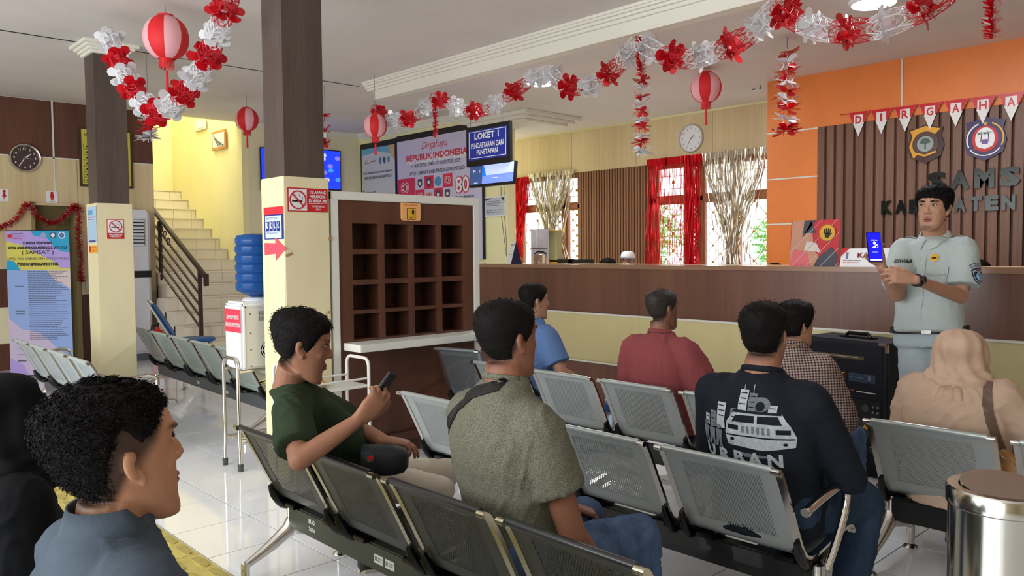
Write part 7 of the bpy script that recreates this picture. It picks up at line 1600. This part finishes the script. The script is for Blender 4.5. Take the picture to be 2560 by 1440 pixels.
B.oval('medallion', 0.0, 0, 0.115, mat('crest_brown', (88, 58, 48), 0.3), None, 0.0205); B.oval('medallion', 0.0, 0.0, 0.072, mat('crest_silver', (150, 162, 158), 0.3), None, 0.0230); B.poly('tree_symbol', [(-0.006, -0.05), (0.006, -0.05), (0.006, 0.0), (0.05, 0.01), (0.03, 0.045), (0, 0.055), (-0.03, 0.045), (-0.05, 0.01), (-0.006, 0.0)], mat('crest_green', (66, 90, 80), 0.4), 0.0255)
B.poly('ribbon', [(-0.09, -0.07), (0, -0.10), (0.09, -0.07), (0.10, -0.085), (0, -0.118), (-0.10, -0.085)], mat('crest_gold', (222, 160, 40), 0.35), 0.0255); fix(t)
t = thing('crest_shield', 'purple crest shield with two palm trees and a gold star on the slat wall', 'crest', (-2.3, SY-0.05, 2.4)); cc = onY(2463, 347, SY-0.05); B = Board(t, (cc[0], SY-0.036, cc[2]), X_); w_, h_ = 0.335, 0.385
M_pur = mat('crest_purple', (52, 34, 84), 0.3); M_gr = mat('palm_green', (40, 110, 60), 0.5)
B.poly('plate', shield(0, 0, w_, h_), M_pur, 0, 0.018); B.oval('field', 0, 0, 0.105, M_dred, 0.115, 0.018); B.oval('field', 0, 0.0, 0.078, M_paper, 0.10, 0.0205); star = [((0.022 if k % 2 == 0 else 0.009)*math.cos(PI/2+k*PI/5), 0.135+(0.022 if k % 2 == 0 else 0.009)*math.sin(PI/2+k*PI/5)) for k in range(10)]; B.poly('star', star, M_gold, 0.0185)
for s_ in (-1, 1):
    B.poly('palm_trunk', [(s_*0.03, -0.03), (s_*0.036, -0.03), (s_*0.030, 0.045), (s_*0.022, 0.045)], mat('trunk_brown', (90, 60, 40), 0.5), 0.0228)
    for a in (0.3, 1.0, 1.8, 2.6, 3.2): c0 = (s_*0.027, 0.045); B.poly('palm_leaf', [c0, (c0[0]+0.032*math.cos(a-0.15), c0[1]+0.022*math.sin(a-0.15)+0.0), (c0[0]+0.038*math.cos(a), c0[1]+0.018*math.sin(a)-0.006)], M_gr, 0.0245)
    B.ring('wreath', 0, 0, 0.150, 0.012, M_paper if s_ < 0 else M_gold, 0.0185, 20, *((PI*0.62, PI*1.15) if s_ < 0 else (-PI*0.15, PI*0.38)))
B.rect('fort_symbol', -0.025, -0.045, 0.025, -0.005, mat('fort_purple', (120, 90, 160), 0.5), 0.0228); B.ring('chain', 0, 0, 0.150, 0.009, M_paper, 0.0185, 20, PI*1.2, PI*1.8); B.poly('ribbon', [(-0.08, -0.06), (0, -0.09), (0.08, -0.06), (0.085, -0.085), (0, -0.115), (-0.085, -0.085)], M_dred, 0.0228); fix(t)
bt_ = thing('bunting', 'string of red and white triangular pennants lettered DIRGAHAYU', 'bunting', (-3.5, SY-0.05, 2.8))
M_pr_ = mat('pennant_red', (204, 26, 40), 0.35); M_pw = mat('pennant_white', (232, 230, 226), 0.35)
xa, za = onY(2122, 284, SY-0.055)[0], onY(2122, 284, SY-0.055)[2]; pw = 0.195; pitch_ = 0.219
MB().tube([(xa-0.09, SY-0.05, za+0.0), (xa+pitch_*9, SY-0.05, za-0.02)], 0.004, 6).build('string', M_pr_, bt_)
for k, ch in enumerate('DIRGAHAYU'):
    x = xa+k*pitch_; z = za-0.002*k; B = Board(bt_, (x, SY-0.056, z), X_); h_ = 0.235
    p_ = B.poly('pennant', [(0, 0), (pw/2, -h_), (pw, 0)], M_pw, 0, 0.002); B.poly('pennant_top', [(0, 0.004), (pw*0.22, -h_*0.44), (pw*0.78, -h_*0.44), (pw, 0.004)], M_pr_, 0.0022, 0.001)
    B.rect('letter_patch', pw*0.27, -h_*0.52, pw*0.73, -h_*0.10, M_pw, 0.0036, 0.001); B.text(ch, pw/2, -h_*0.31, M_pr_, 0.062 if ch != 'I' else 0.02, 0.075, 0.03, 0.0052, name='letter')
    B.rect('link', pw, -0.012, pitch_, 0.004, M_pr_, 0, 0.001)
fix(bt_)

# ------------------------------------------------------------------ ceiling lamps, camera
M_lamp = mat('lamp_glow', (255, 255, 255), 0.5, emit=(225, 235, 255), estr=9.0)
for k, (x, y, lab) in enumerate(((-5.95, 6.05, 'round white ceiling lamp glowing behind the garland, the farther one'), (-2.45, 5.92, 'round white ceiling lamp glowing at the top edge near the right'))):
    t = thing('ceiling_lamp', lab, 'lamp', (x, y, CZ2)); MB().lathe([(0.17, CZ2-0.001), (0.17, CZ2-0.02), (0.155, CZ2-0.03), (0.13, CZ2-0.03)][::-1], (x, y, 0), 32).build('housing', M_white, t, smooth='auto'); MB().lathe([(0.148, CZ2-0.034), (0.148, CZ2-0.0305)], (x, y, 0), 32).build('diffuser', M_lamp, t)
    l = bpy.data.lights.new('lamp_light', 'AREA'); l.shape = 'DISK'; l.size = 0.28; l.energy = CEIL_LAMP_W; l.color = (0.93, 0.96, 1); lo = bpy.data.objects.new('lamp_light', l); COL.objects.link(lo); lo.location = (x, y, CZ2-0.05); fix(t)
q = onZ(1888, 210, CZ2); cp_ = onY(1888, 216, 8.2)
t = thing('security_camera', 'small white dome security camera under the ceiling near the orange wall', 'camera', tuple(cp_))
MB().tube([(cp_[0], 8.2, cp_[2]+0.03), (cp_[0], 8.2, CZ2)], 0.02, 8).build('mount', M_white, t, smooth='auto'); dd = nrm(np.array([0.2, -0.9, -0.35])); MB().tube([cp_-dd*0.04, cp_+dd*0.06], [0.052, 0.056], 16).build('body', M_white, t, smooth='auto'); MB().tube([cp_+dd*0.06, cp_+dd*0.066], 0.028, 14).build('lens', M_ink, t)
MB().tube([(cp_[0]+0.03, 8.2, cp_[2]), (cp_[0]+0.12, 8.1, cp_[2]-0.06), (cp_[0]+0.18, 8.0, cp_[2]-0.02)], 0.004, 6).build('cable', M_black, t, smooth='auto'); fix(t)
vt = MB().lathe([(0.10, CZ-0.002), (0.16, CZ-0.015)][::-1], (-7.5, 1.2, 0), 24)

# ------------------------------------------------------------------ foil curtains on the windows
def foil(name, label, x0, x1, z1, z0, gather, m, y=WY-0.06, n=150, seed=1, head=0.10, mhead=None, group=None):
    """fringe of foil ribbons: gather(zfrac) gives (centre, width factor)"""
    rs = random.Random(seed); mb = MB(); V = []; F = []
    t = thing('foil_curtain', label, 'curtain', ((x0+x1)/2, y, z0), group)
    MB().box((x0, y-0.004, z1-head), (x1, y+0.002, z1)).build('header', mhead or m, t)
    K = 12
    for i in range(n):
        st_r = rs.random() < 0.16; fx = (i+rs.random())/n; w_ = rs.uniform(0.0035, 0.0075); ln = rs.uniform(0.88, 1.0); yy = y+rs.uniform(-0.03, 0.03); ph = rs.random()*6; b = len(V)
        for k in range(K+1):
            f_ = k/K*ln; c_, g_ = gather(f_)
            if st_r: c_, g_ = c_*0.5+0.25, g_*0.5+0.5
            xx = x0+(x1-x0)*(c_+(fx-0.5)*g_)+0.006*math.sin(ph+f_*22); z = z1-(z1-z0)*f_; tw = math.sin(ph+f_*16)
            V += [(xx-w_*tw, yy-w_*math.cos(ph+f_*16), z), (xx+w_*tw, yy+w_*math.cos(ph+f_*16), z)]
        F += [(b+2*k, b+2*k+1, b+2*k+3, b+2*k+2) for k in range(K)]
    o = mb.add(V, F).build('ribbons', m, t); o['kind'] = 'stuff'; return fix(t)
M_foilr = mat('red_foil', (226, 20, 36), 0.3, 0.55, emit=None); M_foils = mat('silver_foil', (222, 214, 196), 0.22, 0.85)
M_foilr.node_tree.nodes['Principled BSDF'].inputs['Alpha'].default_value = 0.9
def tie(c0, w0, ft, ct, wt, cb, wb):
    def g(f):
        if f < ft: a = f/ft; a = a*a*(3-2*a); return c0+(ct-c0)*a, w0+(wt-w0)*a
        a = (f-ft)/(1-ft); return ct+(cb-ct)*a, wt+(wb-wt)*a
    return g
foil('c', 'red foil fringe curtain tied in at the far left window', -9.33, -8.97, 2.62, 1.33, tie(0.5, 1.0, 0.95, 0.35, 0.12, 0.35, 0.1), M_foilr, n=150, seed=1)
foil('c', 'silver foil fringe curtain gathered in the left window', -8.98, -8.02, 2.66, 1.2, tie(0.5, 1.0, 0.72, 0.47, 0.15, 0.62, 0.40), M_foils, n=170, seed=2, head=0.07)
foil('c', 'red foil fringe curtain with a red header at the left of the right window', -6.68, -6.35, 2.68, 1.1, lambda f: (0.5-0.25*f, 0.9), M_foilr, n=28, seed=3)
foil('c', 'sheer red foil strands across the middle of the right window', -6.37, -5.98, 2.68, 1.1, lambda f: (0.5, 1.0), M_foilr, n=24, seed=4)
foil('c', 'dense red foil strands hanging over the brown window post', -6.12, -5.78, 2.68, 1.1, lambda f: (0.45, 0.55 if f < 0.3 else 0.5), M_foilr, n=70, seed=5)
foil('c', 'silver foil fringe curtain gathered at the right window beside the orange wall', -5.78, -4.90, 2.68, 1.1, tie(0.5, 1.0, 0.86, 0.47, 0.13, 0.47, 0.30), M_foils, n=170, seed=6, head=0.07)

# ------------------------------------------------------------------ paper lanterns
M_lr = mat('lantern_red', (222, 34, 40), 0.6, bump=(120, 0.1)); M_lp = mat('lantern_pink', (240, 176, 182), 0.6, bump=(120, 0.1))
def lantern(label, c, R, hang, rot=0.0, lobes=8):
    c = np.array(c, float); t = thing('paper_lantern', label, 'lantern', tuple(c), 'red and pink paper lanterns under the ceiling'); n = 48; K = 15; per = n//lobes
    for L_ in range(lobes):
        V = []; F = []
        for i in range(K+1):
            ph = 0.30+(PI-0.62)*i/K; z = R*1.02*math.cos(ph); r = R*(math.sin(ph)**0.85)
            for j in range(per+1):
                a = rot+2*PI*(L_*per+j)/n; rr_ = r*(1+0.008*(i % 2)); V.append(c+np.array([rr_*math.cos(a), rr_*math.sin(a), z]))
        F = [(i*(per+1)+j, i*(per+1)+j+1, (i+1)*(per+1)+j+1, (i+1)*(per+1)+j) for i in range(K) for j in range(per)]
        MB().add(V, F).build('segment', M_lr if L_ % 2 == 0 else M_lp, t, smooth=True)
    MB().lathe([(R*0.34, R*0.90), (R*0.36, R*0.93), (R*0.36, R*1.05), (R*0.33, R*1.05), (R*0.33, R*0.92)], c, 20).build('top_ring', M_lr, t)
    MB().lathe([(R*0.34, -R*0.92), (R*0.34, -R*1.02), (R*0.30, -R*1.02)], c, 20).build('bottom_ring', M_lr, t)
    fr_ = MB(); rs = random.Random(3)
    for q in range(34):
        a = 2*PI*q/34; p0 = c+np.array([R*0.32*math.cos(a), R*0.32*math.sin(a), -R*1.0]); s_ = np.array([-math.sin(a), math.cos(a), 0])*R*0.026; l = R*rs.uniform(0.34, 0.44); p1 = p0+np.array([0.02*R*math.cos(a), 0.02*R*math.sin(a), -l])
        fr_.add([p0-s_, p0+s_, p1+s_*0.8, p1-s_*0.8], [(0, 1, 2, 3)])
    fr_.build('fringe', M_lr, t)['kind'] = 'stuff'
    MB().tube([c-Z_*R*0.9, c-Z_*R*1.55], 0.003, 5).tube([c-Z_*R*1.5, c-Z_*R*1.62], [0.008, 0.011], 8).tube([c-Z_*R*1.62, c-Z_*R*2.45], [0.010, 0.013], 8).build('tassel', M_lr, t)
    hz_ = MB(); hz_.tube([c+Z_*R*1.0-X_*R*0.3, c+Z_*R*1.12, c+Z_*R*1.0+X_*R*0.3], 0.0025, 5); hz_.tube([c+Z_*R*1.10, c+Z_*(hang-0.02)], 0.0025, 5); hz_.build('hook', M_greyink, t); return fix(t)
def at_depth(u, v, d): return pd(u, v, d)
c = pd(415, 95, 6.35); lantern('large red and pink paper lantern at the top left, nearest the camera', c, 0.172, CZ-c[2], 0.35)
c = pd(617, 299, 10.0); lantern('paper lantern before the yellow stair wall', c, 0.142, CZ-c[2], 0.2)
c = pd(938, 315, 8.9); lantern('paper lantern half covered by the left end of the long garland', c, 0.130, CZ-c[2], 0.5)
c = pd(1765, 219, 7.9); lantern('paper lantern under the lower ceiling near the white clock', c, 0.150, CZ2-c[2], 0.1)

# ------------------------------------------------------------------ tinsel garlands of red and white flowers
M_gred = mat('garland_red_foil', (214, 18, 34), 0.3, 0.25); M_gwht = mat('garland_white_foil', (236, 236, 238), 0.3, 0.1)
M_netr = mat('garland_red_net', (206, 40, 54), 0.35, 0.2); M_netw = mat('garland_white_net', (230, 230, 232), 0.35, 0.1)
def flower(mb, c, axis, R, rs, petals=6, layers=3, cup=0.35):
    ax = nrm(axis); a = nrm(np.cross(ax, Z_ if abs(ax[2]) < 0.9 else X_)); b = np.cross(ax, a)
    for L_ in range(layers):
        r = R*(1-0.24*L_); off = (L_-layers/2)*R*0.22
        for q in range(petals):
            t0 = 2*PI*(q+0.5*(L_ % 2))/petals+rs.uniform(-0.12, 0.12); d = a*math.cos(t0)+b*math.sin(t0); s_ = -a*math.sin(t0)+b*math.cos(t0); bend = ax*R*rs.uniform(-cup, cup)
            p0 = c+ax*off+d*r*0.15; p1 = c+ax*off+d*r*0.60+bend*0.5; p2 = c+ax*off+d*r*rs.uniform(0.9, 1.1)+bend
            w_ = r*0.33; pm = p1*0.4+p2*0.6; mb.add([p0-s_*w_*0.35, p0+s_*w_*0.35, p1+s_*w_*0.85, pm+s_*w_, p2+s_*w_*0.35, p2-s_*w_*0.35, pm-s_*w_, p1-s_*w_*0.85], [(0, 1, 2, 7), (7, 2, 3, 6), (6, 3, 4, 5)])
def netlobe(mb, c, ax, d, L, w_, rs, r=0.0017):
    """one elongated lobe of expanded net lying along the garland"""
    s_ = nrm(np.cross(ax, d)); n = 5
    for sg in (-1, 1):
        pts = []
        for k in range(n*2+1):
            f_ = k/(n*2); ww = w_*math.sin(PI*min(0.97, max(0.06, f_)))**0.5; pts.append(c+ax*(f_-0.5)*L+d*(0.006*math.sin(PI*f_))+s_*sg*(1 if k % 2 else -0.35)*ww)
        mb.tube(pts, r, 3, caps=False)
    for sg in (-1, 1): mb.tube([c+ax*(f_-0.5)*L+s_*sg*w_*math.sin(PI*min(0.97, max(0.03, f_)))**0.5 for f_ in np.linspace(0, 1, 7)], r*1.5, 3, caps=False)
def garland(label, pts, R=0.075, step=0.19, start=0, seed=1, group=None, net=True):
    rs = random.Random(seed); P = [np.array(p, float) for p in pts]; P = smooth_prof3(P, 3); L = [0]
    for a, b in zip(P[:-1], P[1:]): L.append(L[-1]+np.linalg.norm(b-a))
    def at(s_):
        for k in range(len(L)-1):
            if L[k+1] >= s_: f_ = (s_-L[k])/(L[k+1]-L[k]+1e-9); return P[k]*(1-f_)+P[k+1]*f_, nrm(P[k+1]-P[k])
        return P[-1], nrm(P[-1]-P[-2])
    t = thing('garland', label, 'garland', tuple(P[0]), group); n = max(1, int(round(L[-1]/step)))
    for k in range(n):
        c, ax = at((k+0.5)*L[-1]/n); red = (k+start) % 2 == 0; mb = MB(); flower(mb, c, ax, R*rs.uniform(0.92, 1.08), rs, 6, 3)
        o = mb.build('flower', M_gred if red else M_gwht, t)
        if net:
            nb = MB(); a = nrm(np.cross(ax, Z_ if abs(ax[2]) < 0.9 else X_)); b = np.cross(ax, a); st_ = L[-1]/n
            for q in range(6):
                th = 2*PI*q/6+0.3; d = a*math.cos(th)+b*math.sin(th); netlobe(nb, c+d*R*0.50, ax, d, st_*1.02, R*0.33, rs, 0.0024)
            nb.build('net', M_netr if red else M_netw, o)
    return fix(t)
def smooth_prof3(P, k):
    for _ in range(k-1):
        Q = [P[0]]
        for a, b in zip(P[:-1], P[1:]): Q += [a*0.75+b*0.25, a*0.25+b*0.75]
        P = Q+[P[-1]]
    return P
garland('red and white garland looping from the far column past the large lantern', [pd(268, 80, 6.6), pd(296, 150, 6.5), pd(318, 205, 6.3), pd(360, 262, 6.1), pd(400, 285, 5.9), pd(440, 255, 5.7), pd(480, 210, 5.5), pd(515, 150, 5.3), pd(540, 90, 5.1), pd(560, 30, 4.9), pd(575, -30, 4.8)], 0.115, 0.24, 1, 2)
GY = 5.25
g_ = lambda u, v, y=GY: onY(u, v, y)
garland('long red and white garland hung along the lower edge of the ceiling beam', [g_(935, 272), g_(975, 300), g_(1030, 300), g_(1085, 245), g_(1130, 262), g_(1175, 282), g_(1225, 268), g_(1285, 230), g_(1340, 190), g_(1372, 180)], 0.105, 0.30, 0, 3)
garland('middle garland sagging between the lamp and the red tassel', [g_(1372, 178), g_(1410, 215), g_(1455, 220), g_(1500, 205), g_(1550, 160), g_(1595, 105)], 0.125, 0.23, 1, 4)
garland('garland crossing from the red tassel to the top right swag', [g_(1600, 108), g_(1650, 135), g_(1700, 148), g_(1750, 142), g_(1820, 118), g_(1870, 88), g_(1915, 52), g_(1935, 12)], 0.135, 0.26, 1, 5)
garland('large red and white swag in front of the right ceiling lamp', [g_(1942, 15), g_(1980, 45), g_(2040, 72), g_(2110, 80), g_(2180, 72), g_(2250, 50), g_(2320, 15), g_(2370, -25)], 0.135, 0.24, 0, 6)
def drop(label, u, v0, v1, y, z_top=None, R=0.085, n=9, start=0, seed=1):
    rs = random.Random(seed); a = onY(u, v0, y); b = onY(u, v1, y); t = thing('hanging_garland', label, 'garland', tuple(a))
    if z_top: MB().tube([a, (a[0], a[1], z_top)], 0.003, 5).build('string', M_greyink, t)
    for k in range(n):
        f_ = (k+0.3)/n; c = a*(1-f_)+b*f_; mb = MB()
        for layer in range(2): flower(mb, c-Z_*layer*0.012, Z_, R*(1+0.15*f_)*rs.uniform(0.9, 1.05), rs, 6, 1, 0.55)
        if k == n-1: flower(mb, c-Z_*0.02, Z_, R*1.25, rs, 8, 2, 0.3)
        for q in range(5): th = 2*PI*q/5; mb.tube([c+np.array([R*0.5*math.cos(th), R*0.5*math.sin(th), 0]), c+np.array([R*0.3*math.cos(th+0.5), R*0.3*math.sin(th+0.5), -(b-a)[2]*-0.5/n]), c+np.array([R*0.5*math.cos(th+0.2), R*0.5*math.sin(th+0.2), (b-a)[2]/n])], 0.003, 3)
        mb.build('flower', M_gred if (k+start) % 2 == 0 else M_gwht, t)
    return fix(t)
drop('hanging string of red and white foil flowers before the orange wall', 1968, 122, 330, 6.4, CZ2, 0.105, 9, 0, 1)
drop('hanging string of red and white foil flowers between the windows', 1604, 190, 385, 6.3, CZ2, 0.088, 10, 0, 2)
drop('small hanging foil flower string under the left garland loop', 370, 285, 348, 2.75, CZ, 0.10, 3, 1, 3)
drop('small red foil string hanging behind the near column', 812, 282, 365, 5.0, CZ, 0.07, 5, 0, 4)
def tassel(label, p0, p1, r, seed, m=M_gred, wf=0.12, mid=None):
    rs = random.Random(seed); p0, p1 = np.array(p0), np.array(p1); pts = [p0]+([np.array(q) for q in mid] if mid else [])+[p1]; pts = smooth_prof3(pts, 3) if mid else [p0*(1-f_)+p1*f_ for f_ in np.linspace(0, 1, 12)]; L = np.linalg.norm(pts[-1]-pts[0]) if not mid else sum(np.linalg.norm(b-a) for a, b in zip(pts[:-1], pts[1:]))
    t = thing('tinsel', label, 'tinsel', tuple(p0)); mb = MB(); wb_ = MB(); n = int(L*900)
    for q in range(n):
        f_ = q/n*(len(pts)-1); i = int(f_); c = pts[i]*(1-f_+i)+pts[min(i+1, len(pts)-1)]*(f_-i); ax = nrm(pts[min(i+1, len(pts)-1)]-pts[i]) if i < len(pts)-1 else ax
        d = nrm(np.cross(ax, np.array([rs.gauss(0, 1), rs.gauss(0, 1), rs.gauss(0, 1)]))); s_ = np.cross(ax, d)*0.0035+ax*0.002; e = c+d*r*rs.uniform(0.7, 1.1)-ax*r*0.25
        (wb_ if rs.random() < wf else mb).add([c-s_, c+s_, e+s_, e-s_], [(0, 1, 2, 3)])
    o = mb.build('red_strands', m, t); o['kind'] = 'stuff'
    if wb_.v: o = wb_.build('white_strands', M_gwht, t); o['kind'] = 'stuff'
    MB().tube([tuple(q) for q in pts], 0.003, 4).build('core', m, t); return fix(t)
tassel('short red tinsel tail hanging from the long garland left of the LOKET sign', g_(1089, 262), g_(1089, 345), 0.035, 1)
tassel('red tinsel tail hanging from the garland peak above the flower string', g_(1601, 95), g_(1603, 192), 0.045, 2, wf=0.02)
tassel('red and white tinsel tail at the top right corner', onY(2482, -30, 4.6), onY(2480, 98, 4.6), 0.045, 3)
q_ = lambda u, v: onX(u, v, LW+0.06)
tassel('red tinsel draped over the toilet doorway', q_(-40, 575), q_(203, 706), 0.050, 4, wf=0.10, mid=[q_(0, 572), q_(45, 550), q_(68, 500), q_(88, 540), q_(130, 566), q_(165, 545), q_(185, 512), q_(200, 525), q_(196, 580), q_(203, 640)])

# ------------------------------------------------------------------ small bottle on the bench
wb_ = thing('drink_bottle', 'small clear water bottle with a blue cap standing on the silver bench', 'bottle', (-3.03, 3.80, 0.355)); q = pd(1524, 1010, 4.95)
wx, wy = q[0], q[1]; wb_.location = (wx, wy, 0.345)
M_clear = mat('clear_plastic', (210, 226, 240), 0.05, trans=0.85, ior=1.2)
MB().lathe([(0.028, 0.345), (0.032, 0.36), (0.032, 0.42), (0.029, 0.43), (0.032, 0.44), (0.032, 0.50), (0.028, 0.53), (0.013, 0.56), (0.013, 0.57)], (wx, wy, 0), 20).build('body', M_clear, wb_, smooth='auto'); MB().lathe([(0.0325, 0.455), (0.0325, 0.50)], (wx, wy, 0), 20).build('wrapper', mat('bottle_label_blue', (40, 96, 180), 0.4), wb_); MB().lathe([(0.016, 0.568), (0.016, 0.59), (0.013, 0.592)], (wx, wy, 0), 16).build('cap', M_blue, wb_); fix(wb_)

# ------------------------------------------------------------------ shrubs seen through the windows
M_leaf = mat('shrub_leaf', (96, 160, 60), 0.5, noise=(6, 0.3, (1, 1, 1))); M_bark = mat('shrub_bark', (110, 90, 66), 0.8)
for k, (x, y, h_, R) in enumerate(((-12.3, 11.2, 2.1, 0.7), (-8.6, 11.4, 2.15, 0.7), (-6.6, 12.6, 2.0, 0.7))):
    rs = random.Random(40+k); t = thing('shrub', ('leafy shrub outside the left window', 'leafy shrub outside behind the red foil curtain', 'leafy shrub outside right of the red foil curtain')[k], 'shrub', (x, y, -0.3)); mb = MB()
    for q in range(900):
        d = nrm([rs.gauss(0, 1) for _ in range(3)]); c = np.array([x, y, h_-R*0.6])+d*R*rs.uniform(0.5, 1.0); a = nrm([rs.gauss(0, 1) for _ in range(3)]); b = nrm(np.cross(a, d)); mb.add([c-a*0.06, c+b*0.025, c+a*0.06, c-b*0.025], [(0, 1, 2, 3)])
    mb.build('foliage', M_leaf, t)['kind'] = 'stuff'; MB().tube([(x, y, -0.3), (x+0.05, y, h_-R*0.6)], 0.04, 8).build('stem', M_bark, t); fix(t)
